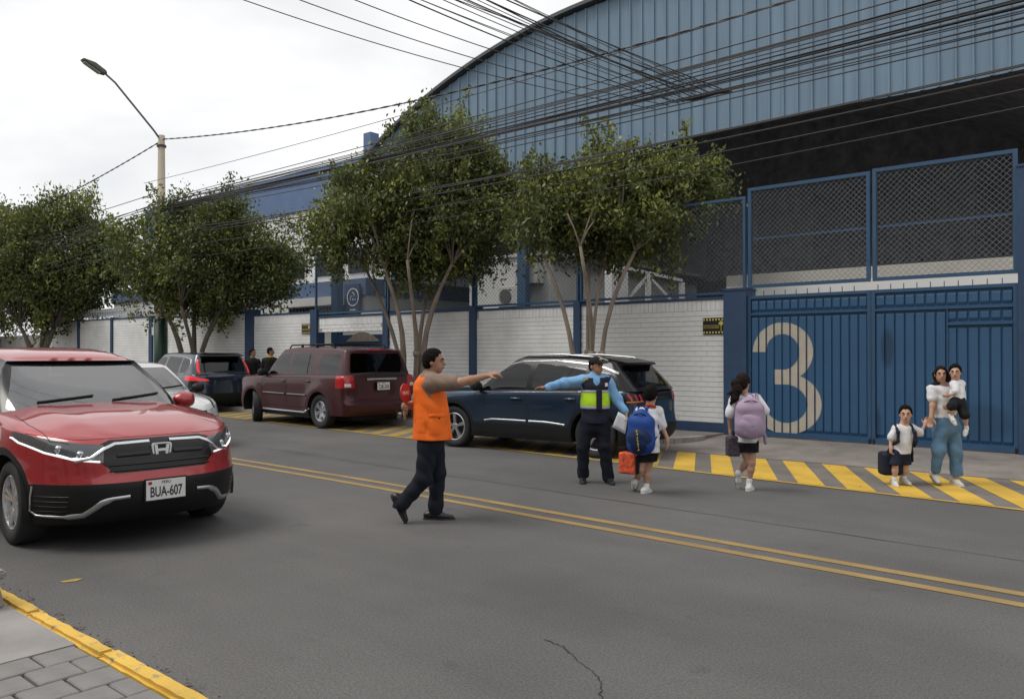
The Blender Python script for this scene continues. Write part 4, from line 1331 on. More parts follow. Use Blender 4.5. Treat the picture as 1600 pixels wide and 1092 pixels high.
def build_car(name, label, loc, rz, S):
    """x forward, y left, z up; origin on the ground below the middle of the car"""
    root = empty(name, loc, rz, label, 'car')
    L2f, L2r, W = S['xf'], S['xr'], S['w']
    wb_f, wb_r, RW = S['axf'], S['axr'], S['rw']
    paint = S['paint']
    zb = cub(*zip(*S['belt']))
    lv = S['levels']                       # rows (t, d_front, d_rear, width factor)
    T = [l[0] for l in lv]
    dF, dR, wF = (cub(T, [l[k] for l in lv]) for k in (1, 2, 3))
    z0 = S.get('z0', .24)
    nt = 30
    lo = Shell()
    rows = []
    for i in range(nt + 1):
        t = i / nt
        half = plan_ring(L2f - dF(t), L2r + dR(t), W * wF(t), S.get('nf', 3.4), S.get('nr', 4.2), S['cf'], S['cr'])
        row = []
        for (x, y) in half:
            # swell over the wheels
            fl = 0
            for ax in (wb_f, wb_r):
                z = z0 + (zb(x) - z0) * t
                d = math.hypot(x - ax, (z - RW) * 1.0)
                fl += S.get('flare', .02) * math.exp(-((d - RW - .1) / .16) ** 2) * (1 if y > W * .7 else 0)
            row.append((x, y + fl, z0 + (zb(x) - z0) * t))
        rows.append(row)
    for sgn in (1, -1):
        lo.grid([[(x, y * sgn, z) for (x, y, z) in r] for r in rows])
    # bonnet and cowl
    top = rows[-1]
    hc = S['hood']
    nv = 22
    deck = []
    xg0 = S['gh']['bf']                    # base of the windscreen on the centre line
    for (x, y, z) in top:
        r = []
        xi = min(1, max(0, (L2f - dF(1) - x) / .55))
        c = hc * (1 - (1 - xi) ** 2.4) if x > 0 else hc
        for k in range(nv + 1):
            v = -1 + 2 * k / nv
            cr_ = c * (1 - abs(v) ** 2.6)
            # power crease of the bonnet
            if S.get('crease') and x > .3: cr_ += S['crease'] * min(1, xi * 1.4) * math.exp(-((abs(v) - .62) / .13) ** 2)
            r.append((x, y * v, z + cr_))
        deck.append(r)
    lo.grid(deck, 'bonnet')
    lo.weld()
    # greenhouse
    G = S['gh']
    zr = cub(*zip(*G['roof']))
    gh = Shell()
    bot = plan_ring(G['bf'], G['br'], G['bw'], G.get('nf', 3.6), G.get('nr', 5), G['cf'], G['cr'])
    tp = plan_ring(G['tf'], G['tr'], G['tw'], G.get('nf', 3.6), G.get('nr', 5), G['cf'] - .35, G['cr'] + .12)
    nu = 18
    rows = []
    for i in range(nu + 1):
        u = i / nu
        r = []
        for (b, t_) in zip(bot, tp):
            zz0, zz1 = zb(b[0]) - .012, zr(t_[0])
            bul = G.get('bulge', .02) * math.sin(PI * u)
            x = b[0] + (t_[0] - b[0]) * u; y = b[1] + (t_[1] - b[1]) * u
            fx = bul * (1.4 if b[0] > G['cf'] else 0)
            r.append((x + fx, y + bul * min(1, y / G['tw']), zz0 + (zz1 - zz0) * u))
        rows.append(r)
    for sgn in (1, -1):
        gh.grid([[(x, y * sgn, z) for (x, y, z) in r] for r in rows], 'pillars')
    xm, hl_ = (G['tf'] + G['tr']) / 2, (G['tf'] - G['tr']) / 2
    rf = []
    for (x, y, z) in rows[-1]:
        xi = abs(x - xm) / hl_
        c = G.get('crown', .06) * max(0, 1 - min(1, xi) ** 6) ** .5
        rf.append([(x, y * (-1 + 2 * k / nv), z + c * max(0, 1 - abs(-1 + 2 * k / nv) ** 3.2) ** .5) for k in range(nv + 1)])
    gh.grid(rf, 'roof')
    gh.weld()
    tl, tg = lo.tree(), gh.tree()
    # --- glass
    for poly in S['side_windows']:
        gh.cut(round_poly(poly, .035), 'y', 'side_window', lambda c, n: abs(n.y) > .45)
    gh.cut(round_poly(S['windscreen'], .05), 'x', 'windscreen', lambda c, n: n.x > .15 and c.x > .2)
    gh.cut(round_poly(S['rear_window'], .05), 'x', 'rear_window', lambda c, n: n.x < -.12 and c.x < -.4)
    # --- wheel openings, cladding, lamps
    for ax in (wb_f, wb_r):
        if S.get('clad'):
            lo.cut(circle(ax, RW, RW + .065 + S['clad'], 30), 'y', 'cladding', lambda c, n: abs(c.y) > W * .55, 'body')
    if S.get('clad'):
        lo.cut([(-3, 0), (3, 0), (3, S['clad_z'])  , (-3, S['clad_z'])], 'y', 'cladding', lambda c, n: wb_r < c.x < wb_f and abs(n.y) > .3, 'body')
    for (nm, poly, sgn, xmin, only) in S.get('front_cuts', []):
        lo.cut(poly, 'x', nm, lambda c, n: c.x > xmin and n.x > -.2, only)
    for (nm, poly, xmax, only) in S.get('rear_cuts', []):
        lo.cut(poly, 'x', nm, lambda c, n: c.x < xmax and n.x < .25, only)
    for (nm, poly, only) in S.get('side_cuts', []):
        lo.cut(poly, 'y', nm, lambda c, n: abs(n.y) > .25 and abs(c.y) > W * .4, only)
    for ax in (wb_f, wb_r):
        lo.cut(circle(ax, RW, RW + .055, 30), 'y', 'opening', lambda c, n: abs(c.y) > W * .5, None, True)
    # doors
    for poly in S['doors']:
        lo.cut(round_poly(poly, .04), 'y', 'door', lambda c, n: abs(n.y) > .5, 'body')
    C_ = S.get('mats', {})
    sides = ((lambda c: c.y > 0), (lambda c: c.y < 0))
    body = lo.take('body', paint, root)
    lo.take('bonnet', paint, root, pick=lambda c: c.x > G['bf'] - .35)
    lo.take('bonnet', M_int, root, pick=lambda c: c.x <= G['bf'] - .35 and c.x > L2r + .9 if S.get('boot') else c.x <= G['bf'] - .35).name = 'cabin_floor'
    if S.get('boot'):
        o = lo.take('bonnet', paint, root, pick=lambda c: c.x <= L2r + .9)
        if o: o.name = 'boot_lid'
    gh.take('pillars', S.get('pillar_mat', paint), root).name = 'window_frame'
    gh.take('roof', S.get('roof_mat', paint), root)
    gh.take('windscreen', M_wind, root)
    gh.take('rear_window', S.get('rear_glass', M_tint), root)
    for pk in sides:
        for poly in S['side_windows']:
            pl = round_poly(poly, .035)
            gh.take('side_window', S.get('side_glass', M_tint), root, pick=lambda c, pk=pk, pl=pl: pk(c) and inpoly(c.x, c.z, pl))
        for poly in S['doors']:
            pl = round_poly(poly, .04)
            d = lo.take('door', paint, root, pick=lambda c, pk=pk, pl=pl: pk(c) and inpoly(c.x, c.z, pl))
            if d:
                sg = 1 if pk(Vector((0, 1, 0))) else -1
                V, F = drape(tl, dense(pl, .05, True), 'y', sg, .012, .0015)
                pyd('door_gap', V, F, M_gap, d, True)
                hx, hz = S['handles'][S['doors'].index(poly)]
                h = tl.ray_cast(Vector((hx, sg * 3, hz)), Vector((0, -sg, 0)))
                if h[0]:
                    mb = MB().tube([h[0] + Vector((-.10, -sg * .005, 0)), h[0] + Vector((-.075, sg * .03, .004)), h[0] + Vector((.07, sg * .03, .004)), h[0] + Vector((.10, -sg * .005, 0))], [.013, .017, .017, .013], 8)
                    mb.build('handle', C_.get('handle', paint), d, True)
    done = {'body', 'bonnet', 'door', 'opening'}
    for nm in lo.names:
        if nm in done: continue
        m = C_.get(nm, M_black)
        off = S.get('offsets', {}).get(nm, 0)
        if nm in ('headlight', 'tail_lamp', 'fog_pod', 'indicator', 'reflector'):
            for pk in sides: lo.take(nm, m, root, offset=off, pick=pk)
        else: lo.take(nm, m, root, offset=off)
    # ribbons: chrome lines, seams
    for (nm, path, axis, sg, w, off, m) in S.get('lines', []):
        tr = tg if nm.startswith('window') or nm.startswith('roof') else tl
        V, F = drape(tr, dense(path, .03), axis, sg, w, off)
        if F: pyd(nm, V, F, m, root, True)
    # inner arches, floor
    for ax in (wb_f, wb_r):
        for sg in (1, -1):
            P, F = [], []
            for k in range(17):
                a = -.25 + (PI + .5) * k / 16
                for yy in (W * .99, W * .60):
                    P.append((ax + (RW + .05) * math.cos(a), sg * yy, RW + (RW + .05) * math.sin(a)))
                if k: F.append((2 * k - 2, 2 * k, 2 * k + 1, 2 * k - 1))
            pyd('arch_liner', P, F, M_black, root, True)
    MB().box(L2r + .3, L2f - .35, -W * .62, W * .62, .20, .42).build('underbody', M_black, root)
    MB().box(wb_r + RW + .08, wb_f - RW - .08, -W * .93, W * .93, .22, .40).build('floor_pan', M_black, root)
    MB().box(L2r + .12, L2f - .30, -W * .58, W * .58, .42, .70).build('chassis', M_black, root)
    # wheels
    ty, rim, disc = wheel_mesh(RW, S.get('tw', .225), S['rim'], S['rim_style'], S['spokes'])
    for ax in (wb_f, wb_r):
        for sg in (1, -1):
            o = mobj('wheel', ty, None, root)
            o.location = (ax, sg * (W - S.get('tw', .225) / 2 - .02), RW)
            steer = S.get('steer', 0) if ax == wb_f else 0
            o.rotation_euler = (0, 0, (PI if sg > 0 else 0) + steer)
            mobj('rim', rim, None, o); mobj('brake_disc', disc, None, o)
    # mirrors
    mx, mz = S['mirror']
    for sg in (1, -1):
        mb = MB()
        yb = W * .93
        prof = [(0, .02, .02), (.03, .075, .055), (.09, .10, .085), (.17, .10, .088), (.215, .075, .07), (.23, .02, .03)]
        V, F = [], []
        for (yy, hx_, hz_) in prof:
            for k in range(10):
                a = 2 * PI * k / 10
                V.append((mx + hx_ * math.cos(a) * (1 if math.cos(a) > 0 else .55), sg * (yb + yy), mz + hz_ * math.sin(a)))
        for i in range(len(prof) - 1):
            for k in range(10): F.append((i * 10 + k, i * 10 + (k + 1) % 10, (i + 1) * 10 + (k + 1) % 10, (i + 1) * 10 + k))
        F += [tuple(range(10)), tuple(50 + k for k in range(10))]
        mb.add(V, F)
        o = mb.build('mirror', S.get('mirror_mat', paint), root, True)
        MB().bar((mx + .03, sg * (yb - .14), mz - .07), (mx + .01, sg * (yb + .06), mz - .03), .07, .04).build('mirror_stalk', M_black, o)
    # seats, dashboard, steering wheel
    for sx in (.05, -.85):
        for sg in (1, -1):
            st = empty('seat', (0, 0, 0)); st.parent = root
            bpy.data.objects.remove(st)
            mb = MB()
            mb.bbox(sx - .30, sx + .25, sg * .38 - .24, sg * .38 + .24, zb(0) - .45, zb(0) - .28, .05)
            mb.add([(sx - .28 - .16 * q + dx, sg * .38 + dy * (1 - .25 * q), zb(0) - .3 + .58 * q) for q in (0, 1) for (dx, dy) in ((-.08, -.23), (.08, -.23), (.08, .23), (-.08, .23))],
                   [(0, 3, 2, 1), (4, 5, 6, 7), (0, 1, 5, 4), (1, 2, 6, 5), (2, 3, 7, 6), (3, 0, 4, 7)])
            mb.bbox(sx - .52, sx - .40, sg * .38 - .13, sg * .38 + .13, zb(0) + .32, zb(0) + .50, .04)
            mb.build('seat', M_seat, root)
    MB().bbox(G['bf'] - .75, G['bf'] - .28, -G['bw'] * .9, G['bw'] * .9, zb(.6) - .3, zb(.6) + .02, .05).build('dashboard', M_int, root)
    a = [Vector((G['bf'] - .92, .38 + .18 * math.cos(k * PI / 8), zb(.4) + .0 + .18 * math.sin(k * PI / 8))) for k in range(17)]
    MB().tube(a, .014, 6, False).build('steering_wheel', M_int, root, True)
    # wipers
    for sg in (.1, -.55):
        pth = [(sg + .02 + .5 * k / 8, zb(G['bf']) + S['hood'] * .95 + .035 + .045 * k / 8) for k in range(9)]
        V, F = drape(tg, pth, 'x', 1, .018, .014)
        if F: pyd('wiper', V, F, M_gap, root)
    return root, tl, tg

def plate(root, x, z, txt, face, head='PERU', y=0, tilt=0, w=.33, h=.165):
    p_ = MB().box(-w / 2, w / 2, -.004, .004, -h / 2, h / 2).build('licence_plate', M_plate, root)
    p_.location = (x, y, z); p_.rotation_euler = (tilt, 0, R(90) if face > 0 else R(-90))
    o = mobj('lettering', text_mesh(txt, .098, .0008, .0016), M_ink, p_); o.location = (0, -.0055, -.02); o.rotation_euler = (R(90), 0, 0)
    o.scale = (.74, 1.2, 1)
    if head:
        o = mobj('heading', text_mesh(head, .034, .0008), M_ink, p_); o.location = (0, -.0055, .06); o.rotation_euler = (R(90), 0, 0)
        MB().box(-w / 2 + .015, -w / 2 + .045, -.0055, -.0042, .047, .072).build('flag', M_red, p_)
    MB().box(-w / 2 - .012, w / 2 + .012, .005, .012, -h / 2 - .012, h / 2 + .012).build('plate_frame', M_black, p_)
    return p_
def carpaint(name, c, metal=.35, rough=.38):
    return mat(name, c, rough, metal=metal, coat=1.0)
def mir(poly): return [(-y, z) for (y, z) in poly][::-1]
# ---------------------------------------------------------------- red crossover coming towards the camera
P_red = carpaint('red_metallic_paint', (.36, .022, .026), .3)
def lamp_guts(root, tl, pts, x_off, m, r=.03, sgn=1):
    """round projector lamps set just inside the lens"""
    for (y, z) in pts:
        h = tl.ray_cast(Vector((6 * sgn, y, z)), Vector((-sgn, 0, 0)))
        if h[0] is None: continue
        mb = MB().lathe([(0, 0), (r * .5, .004), (r * .85, .0), (r, -.012), (r, -.04)], 'x', 16)
        o = mb.build('lamp_bulb', m, root, True); o.location = h[0] + Vector((x_off * sgn, 0, 0)); o.rotation_euler = (0, 0, 0 if sgn > 0 else PI)
XF, XR = 2.30, -2.30
hl = [(.36, .815), (.50, .80), (.70, .86), (.90, .975), (.945, 1.0), (.945, .955), (.80, .83), (.62, .755), (.38, .735)]
hl = [(.44, .868), (.60, .885), (.80, .925), (.97, .99), (.97, .93), (.82, .815), (.64, .745), (.46, .725)]
grille = [(-.47, .870), (-.38, .900), (.38, .900), (.47, .870), (.49, .735), (.38, .635), (-.38, .635), (-.49, .735)]
lower = [(-.99, .50), (-.86, .56), (-.45, .560), (.45, .560), (.86, .56), (.99, .50), (.99, .20), (-.99, .20)]
spec = dict(xf=XF, xr=XR, w=.925, axf=1.34, axr=-1.32, rw=.355, rim=.235, rim_style='pair', spokes=5, paint=P_red, z0=.22, cf=1.05, cr=-1.6, nf=3.0, nr=4,
    belt=[(-2.3, 1.08), (-1.5, 1.08), (0, 1.07), (.7, 1.065), (1.3, 1.02), (1.9, .94), (2.3, .885)],
    levels=[(0, .16, .14, .955), (.12, .07, .05, .975), (.3, .01, .0, .985), (.45, .0, .02, .99), (.6, .03, .06, .992), (.75, .05, .07, 1.0), (.9, .09, .09, .992), (.97, .14, .12, .975), (1, .19, .15, .955)],
    hood=.085, crease=.014, flare=.022,
    gh=dict(bf=1.06, br=-2.16, bw=.865, cf=.50, cr=-1.75, tf=.06, tr=-1.95, tw=.60, roof=[(-2.2, 1.56), (-1.4, 1.62), (-.8, 1.635), (-.3, 1.60), (.1, 1.545)], crown=.05, bulge=.03, nf=2.7),
    side_windows=[[(.62, 1.11), (-.12, 1.11), (-.20, 1.52), (-.10, 1.53)], [(-.24, 1.11), (-1.12, 1.12), (-1.22, 1.49), (-.34, 1.54)], [(-1.24, 1.12), (-1.75, 1.18), (-1.66, 1.42), (-1.34, 1.48)]],
    windscreen=[(-.78, 1.10), (.78, 1.10), (.55, 1.535), (-.55, 1.535)], rear_window=[(-.68, 1.14), (.68, 1.14), (.56, 1.52), (-.56, 1.52)],
    clad=.055, clad_z=.40,
    front_cuts=[('headlight', hl, 1, 1.45, 'body'), ('headlight', mir(hl), 1, 1.45, 'body'), ('grille', grille, 1, 1.5, 'body'), ('bumper_insert', lower, 1, 1.72, ['body', 'cladding'])],
    rear_cuts=[('tail_lamp', [(.55, .95), (.95, .95), (.95, 1.08), (.6, 1.08)], -1.9, 'body'), ('tail_lamp', mir([(.55, .95), (.95, .95), (.95, 1.08), (.6, 1.08)]), -1.9, 'body')],
    doors=[[(.92, .42), (.88, .98), (-.16, 1.0), (-.18, .42)], [(-.22, .42), (-.20, 1.0), (-1.2, 1.02), (-1.02, .68), (-.92, .42)]], handles=[(.02, .88), (-.98, .90)],
    mirror=(.52, 1.12), mats=dict(headlight=mat('headlight_shell', (.07, .075, .08), .12, coat=1.0), grille=M_gloss, bumper_insert=M_black, cladding=M_black, tail_lamp=M_red),
    side_glass=M_clear, pillar_mat=M_gloss,
    lines=[('bonnet_seam', [(-.86, .955), (-.6, .908), (-.3, .912), (.3, .912), (.6, .908), (.86, .955)], 'x', 1, .008, .001, M_gap)])
# silver wing over the grille running into the lamps
for sg in (1, -1):
    spec['lines'] += [('grille_bar', [(sg * .085, .872), (sg * .36, .866), (sg * .44, .835), (sg * .54, .765), (sg * .64, .745)], 'x', 1, .030, .012, M_chrome),
                      ('daytime_lamp', [(sg * .48, .734), (sg * .64, .755), (sg * .80, .812), (sg * .90, .88), (sg * .93, .945)], 'x', 1, .016, .006, M_glow),
                      ('daytime_lamp', [(sg * .60, .775), (sg * .66, .765), (sg * .74, .80)], 'x', 1, .014, .004, M_glow),
                      ('fog_trim', [(sg * .86, .545), (sg * .865, .45), (sg * .86, .34), (sg * .83, .305), (sg * .66, .295), (sg * .58, .305), (sg * .48, .40), (sg * .40, .435), (sg * .28, .442)], 'x', 1, [.014] * 12 + [.02] * 5 + [.05] * 10 + [.03] * 8, .012, M_satin),
                      ('bonnet_seam', [(1.05, sg * .78), (1.5, sg * .80), (1.9, sg * .76), (2.02, sg * .66)], 'z', 1, .007, .001, M_gap)]
for z in (.70, .655): spec['lines'].append(('grille_slat', [(-.42 , z), (-.2, z), (.2, z), (.42, z)], 'x', 1, .018, .008, M_gloss))
spec['lines'].append(('grille_bar', [(-.36, .775), (-.1, .78)], 'x', 1, .035, .010, M_gloss)); spec['lines'].append(('grille_bar', [(.36, .775), (.1, .78)], 'x', 1, .035, .010, M_gloss))
for z in (.34, .38, .42, .46):
    for sg in (1, -1): spec['lines'].append(('air_slat', [(sg * .68, z), (sg * .86, z)], 'x', 1, .012, .006, M_gloss))
car, tl, tg = build_car('crossover', 'red metallic crossover with lit lamps and plate BUA-607 driving past the kerb', (-8.87, 3.37, 0), R(-2.6), spec)
lamp_guts(car, tl, [(.60, .795), (.72, .84), (-.60, .795), (-.72, .84)], .004, mat('lamp_reflector', (.55, .57, .6), .15, metal=.9), .032)
h = tl.ray_cast(Vector((6, 0, .80)), Vector((-1, 0, 0)))[0]
# emblem: rounded frame with an H of two flared posts and a crossbar
em = MB()
ex = h.x + .012
fr = [(-.088, .058), (.088, .058), (.070, -.068), (-.070, -.068)]
fo, fi = round_poly(fr, .03, 4), round_poly([(a * .84, b * .84) for a, b in fr], .026, 4)
n_ = len(fo)
em.add([(ex, y, .80 + z) for y, z in fo] + [(ex, y, .80 + z) for y, z in fi] + [(ex - .015, y, .80 + z) for y, z in fo], [(i, (i + 1) % n_, n_ + (i + 1) % n_, n_ + i) for i in range(n_)] + [(i, 2 * n_ + i, 2 * n_ + (i + 1) % n_, (i + 1) % n_) for i in range(n_)])
for sg in (1, -1):
    em.prism([(sg * .028, .80 - .048), (sg * .050, .80 - .048), (sg * .064, .80 + .042), (sg * .038, .80 + .042)], 'x', ex - .008, ex + .002)
em.prism([(-.034, .80 - .012), (.034, .80 - .012), (.036, .80 + .008), (-.036, .80 + .008)], 'x', ex - .008, ex + .001)
em.build('emblem', mat('emblem_silver', (.80, .81, .83), .35, metal=.5), car)
hp = tl.ray_cast(Vector((6, 0, .47)), Vector((-1, 0, 0)))[0]
plate(car, hp.x + .02, .475, 'BUA-607', 1)

# ---------------------------------------------------------------- white saloon half hidden behind it
P_wht = carpaint('pearl_white_paint', (.62, .62, .63), .1, .3)
hl = [(.45, .66), (.62, .72), (.80, .78), (.90, .80), (.90, .70), (.78, .62), (.5, .58)]
spec = dict(xf=2.25, xr=-2.25, w=.87, axf=1.32, axr=-1.30, rw=.315, rim=.20, rim_style='y', spokes=5, paint=P_wht, z0=.20, cf=1.0, cr=-1.5, nf=2.9, nr=3.6, boot=True,
    belt=[(-2.25, .95), (-1.4, .95), (0, .92), (.9, .90), (1.6, .82), (2.0, .75), (2.25, .70)],
    levels=[(0, .14, .12, .95), (.2, .03, .03, .98), (.45, .0, .0, .99), (.7, .05, .04, 1), (.9, .12, .08, .985), (1, .20, .14, .95)],
    hood=.08, crease=.012, flare=.015,
    gh=dict(bf=1.05, br=-1.75, bw=.80, cf=.5, cr=-1.2, tf=.15, tr=-1.05, tw=.58, roof=[(-1.75, 1.30), (-.8, 1.41), (-.2, 1.43), (.2, 1.40)], crown=.045, bulge=.025),
    side_windows=[[(.72, .95), (-.15, .96), (-.18, 1.32), (.05, 1.35)], [(-.24, .96), (-1.05, .98), (-.9, 1.28), (-.3, 1.33)]],
    windscreen=[(-.70, .96), (.70, .96), (.53, 1.385), (-.53, 1.385)], rear_window=[(-.62, 1.0), (.62, 1.0), (.5, 1.33), (-.5, 1.33)],
    front_cuts=[('headlight', hl, 1, 1.4, 'body'), ('headlight', mir(hl), 1, 1.4, 'body'), ('grille', [(-.42, .66), (.42, .66), (.36, .52), (-.36, .52)], 1, 1.7, 'body'), ('bumper_insert', [(-.7, .40), (.7, .40), (.6, .26), (-.6, .26)], 1, 1.7, 'body')],
    rear_cuts=[], doors=[[(.85, .34), (.80, .88), (-.16, .89), (-.18, .34)], [(-.22, .34), (-.20, .89), (-1.12, .90), (-.95, .55), (-.88, .34)]], handles=[(0, .78), (-.92, .79)],
    mirror=(.72, 1.0), mirror_mat=M_black, mats=dict(headlight=mat('pale_headlight', (.42, .43, .42), .1, coat=1.0), grille=M_gloss, bumper_insert=M_black), roof_mat=P_wht, side_glass=M_clear,
    lines=[('bonnet_stripe', [(1.15, .62), (1.6, .66), (1.98, .60)], 'z', 1, .05, .001, M_gap)])
build_car('saloon_car', 'pearl white saloon with black mirrors, half hidden behind the red crossover', (-14.85, 6.72, 0), R(-2), spec)

# ---------------------------------------------------------------- dark blue long crossover in front of the gate wall
P_blue = carpaint('dark_blue_metallic_paint', (.009, .032, .064), .4, .3)
claw = [(.42, .885), (.94, .865), (.94, 1.01), (.55, 1.03)]
spec = dict(xf=2.27, xr=-2.14, w=.90, axf=1.38, axr=-1.40, rw=.36, rim=.245, rim_style='y', spokes=5, paint=P_blue, z0=.22, cf=1.1, cr=-1.75, nf=3.2, nr=4.4,
    belt=[(-2.2, 1.06), (-1.6, 1.055), (0, 1.02), (.9, .99), (1.5, .97), (2.0, .93), (2.27, .88)],
    levels=[(0, .14, .16, .955), (.12, .06, .05, .975), (.3, .0, .0, .985), (.45, .02, .03, .992), (.62, .04, .05, .998), (.78, .05, .05, 1.0), (.9, .08, .07, .99), (.97, .13, .10, .975), (1, .18, .14, .955)],
    hood=.08, crease=.01, flare=.02,
    gh=dict(bf=1.08, br=-2.08, bw=.865, cf=.5, cr=-1.65, tf=.20, tr=-1.66, tw=.66, roof=[(-2.2, 1.41), (-1.5, 1.50), (-.7, 1.55), (0, 1.55), (.3, 1.51)], crown=.045, bulge=.028),
    side_windows=[[(.80, 1.03), (-.12, 1.055), (-.16, 1.42), (0, 1.465), (.18, 1.45)], [(-.22, 1.055), (-1.12, 1.075), (-1.20, 1.39), (-.27, 1.47)], [(-1.30, 1.08), (-1.82, 1.12), (-1.62, 1.32), (-1.36, 1.37)]],
    windscreen=[(-.76, 1.06), (.76, 1.06), (.60, 1.49), (-.60, 1.49)], rear_window=[(-.70, 1.10), (.70, 1.10), (.58, 1.41), (-.58, 1.41)],
    clad=.05, clad_z=.46,
    front_cuts=[('headlight', [(.5, .80), (.9, .88), (.9, .80), (.55, .72)], 1, 1.5, 'body'), ('headlight', mir([(.5, .80), (.9, .88), (.9, .80), (.55, .72)]), 1, 1.5, 'body'), ('grille', [(-.5, .80), (.5, .80), (.42, .5), (-.42, .5)], 1, 1.6, 'body')],
    rear_cuts=[('tail_lamp', claw, -1.65, 'body'), ('tail_lamp', mir(claw), -1.65, 'body'), ('rear_bumper', [(-1, .20), (1, .20), (1, .52), (-1, .52)], -1.85, ['body', 'cladding']), ('tail_band', [(-.42, .885), (.42, .885), (.55, 1.03), (-.55, 1.03)], -1.9, 'body')],
    doors=[[(.95, .48), (.90, .97), (-.14, .99), (-.16, .48)], [(-.20, .48), (-.18, .99), (-1.2, 1.02), (-1.02, .68), (-.95, .48)]], handles=[(.06, .885), (-.98, .905)],
    mirror=(.80, 1.08), mirror_mat=M_black, mats=dict(headlight=mat('headlight_shell', (.07, .075, .08), .12), grille=M_gloss, cladding=M_black, tail_lamp=M_gloss, rear_bumper=M_black, tail_band=M_gloss, handle=P_blue),
    roof_mat=M_gloss, pillar_mat=M_gloss, lines=[])
for sg in (1, -1):
    spec['lines'] += [('window_trim', [(.86, 1.07), (.55, 1.255), (.26, 1.445), (.05, 1.495), (-.6, 1.513), (-1.2, 1.46), (-1.5, 1.405), (-1.75, 1.32)], 'y', sg, [.016] * 34 + [.022] * 12 + [.05] * 30, .006, M_satin),
                      ('sill_trim', [(.70, .50), (.55, .525), (.2, .525), (-.14, .522)], 'y', sg, .032, .008, M_satin), ('sill_trim', [(-.19, .522), (-.5, .52), (-.72, .505), (-.88, .49)], 'y', sg, .032, .008, M_satin),
                      ('belt_trim', [(.75, 1.0), (0, 1.015), (-1.1, 1.035)], 'y', sg, .02, .006, M_gloss)]
    for k in range(3):
        y = sg * (.60 + .11 * k)
        spec['lines'].append(('tail_claw', [(y, .905), (y + sg * .01, .95), (y + sg * .035, 1.0)], 'x', -1, .045, .005, M_red))
    spec['lines'].append(('indicator', [(sg * .56, .892), (sg * .88, .885)], 'x', -1, .02, .006, M_amber))
car, tl, tg = build_car('crossover', 'dark blue crossover with silver roof rails and sill trim parked before the brick wall', (-8.42, 10.98, 0), R(180 + 6), spec)
for sg in (1, -1):
    MB().tube([(.10, sg * .62, 1.55), (-.05, sg * .635, 1.60), (-.7, sg * .645, 1.612), (-1.35, sg * .63, 1.565), (-1.5, sg * .60, 1.51)], .014, 6).build('roof_rail', M_satin, car, True)
mb = MB(); mb.prism([(-1.45, 1.55), (-1.78, 1.485), (-1.81, 1.45), (-1.66, 1.42), (-1.45, 1.45)], 'y', -.54, .54); mb.build('spoiler', M_gloss, car)

# ---------------------------------------------------------------- maroon boxy off-roader
P_mar = mat('maroon_metallic_paint', (.050, .0045, .008), .42, metal=.2, coat=.45)
tl_p = [(.70, .90), (1.02, .90), (1.02, 1.17), (.74, 1.17)]
spec = dict(xf=2.38, xr=-2.42, w=.985, axf=1.44, axr=-1.40, rw=.375, rim=.225, rim_style='fat', spokes=6, paint=P_mar, z0=.30, cf=1.5, cr=-2.1, nf=4.2, nr=5.5, steer=R(-26),
    belt=[(-2.4, 1.16), (-1.5, 1.155), (0, 1.13), (.9, 1.12), (1.5, 1.10), (2.0, 1.08), (2.38, 1.05)],
    levels=[(0, .12, .10, .96), (.12, .04, .02, .975), (.28, .0, .0, .985), (.40, .02, .05, .99), (.55, .06, .07, .995), (.75, .07, .07, 1.0), (.9, .09, .08, .995), (.97, .13, .09, .985), (1, .18, .11, .97)],
    hood=.07, crease=.012, flare=.035,
    gh=dict(bf=1.14, br=-2.28, bw=.905, cf=.7, cr=-2.0, tf=.48, tr=-2.10, tw=.74, roof=[(-2.3, 1.68), (-1.5, 1.745), (-.4, 1.765), (.2, 1.745), (.5, 1.70)], crown=.04, bulge=.02, nf=4.5, nr=7),
    side_windows=[[(.92, 1.17), (.02, 1.18), (-.02, 1.63), (.42, 1.64)], [(-.12, 1.18), (-.96, 1.19), (-.96, 1.64), (-.12, 1.64)], [(-1.22, 1.19), (-2.02, 1.20), (-1.96, 1.62), (-1.26, 1.63)]],
    windscreen=[(-.80, 1.18), (.80, 1.18), (.68, 1.68), (-.68, 1.68)], rear_window=[(-.76, 1.22), (.76, 1.22), (.66, 1.64), (-.66, 1.64)],
    front_cuts=[('headlight', [(.5, .82), (.95, .84), (.95, 1.02), (.5, 1.0)], 1, 1.9, 'body'), ('headlight', mir([(.5, .82), (.95, .84), (.95, 1.02), (.5, 1.0)]), 1, 1.9, 'body'), ('grille', [(-.45, .80), (.45, .80), (.45, 1.0), (-.45, 1.0)], 1, 2, 'body')],
    rear_cuts=[('tail_lamp', tl_p, -2.05, 'body'), ('tail_lamp', mir(tl_p), -2.05, 'body')],
    doors=[[(1.0, .44), (.98, 1.09), (-.03, 1.10), (-.03, .44)], [(-.08, .44), (-.08, 1.10), (-1.06, 1.11), (-1.02, .80), (-.88, .44)]], handles=[(.10, 1.0), (-.94, 1.01)],
    mirror=(.88, 1.2), mirror_mat=M_black, mats=dict(headlight=mat('pale_headlight', (.42, .43, .42), .1, coat=1.0), grille=M_gloss, tail_lamp=M_red, handle=P_mar), side_glass=M_clear, rear_glass=M_tint, lines=[])
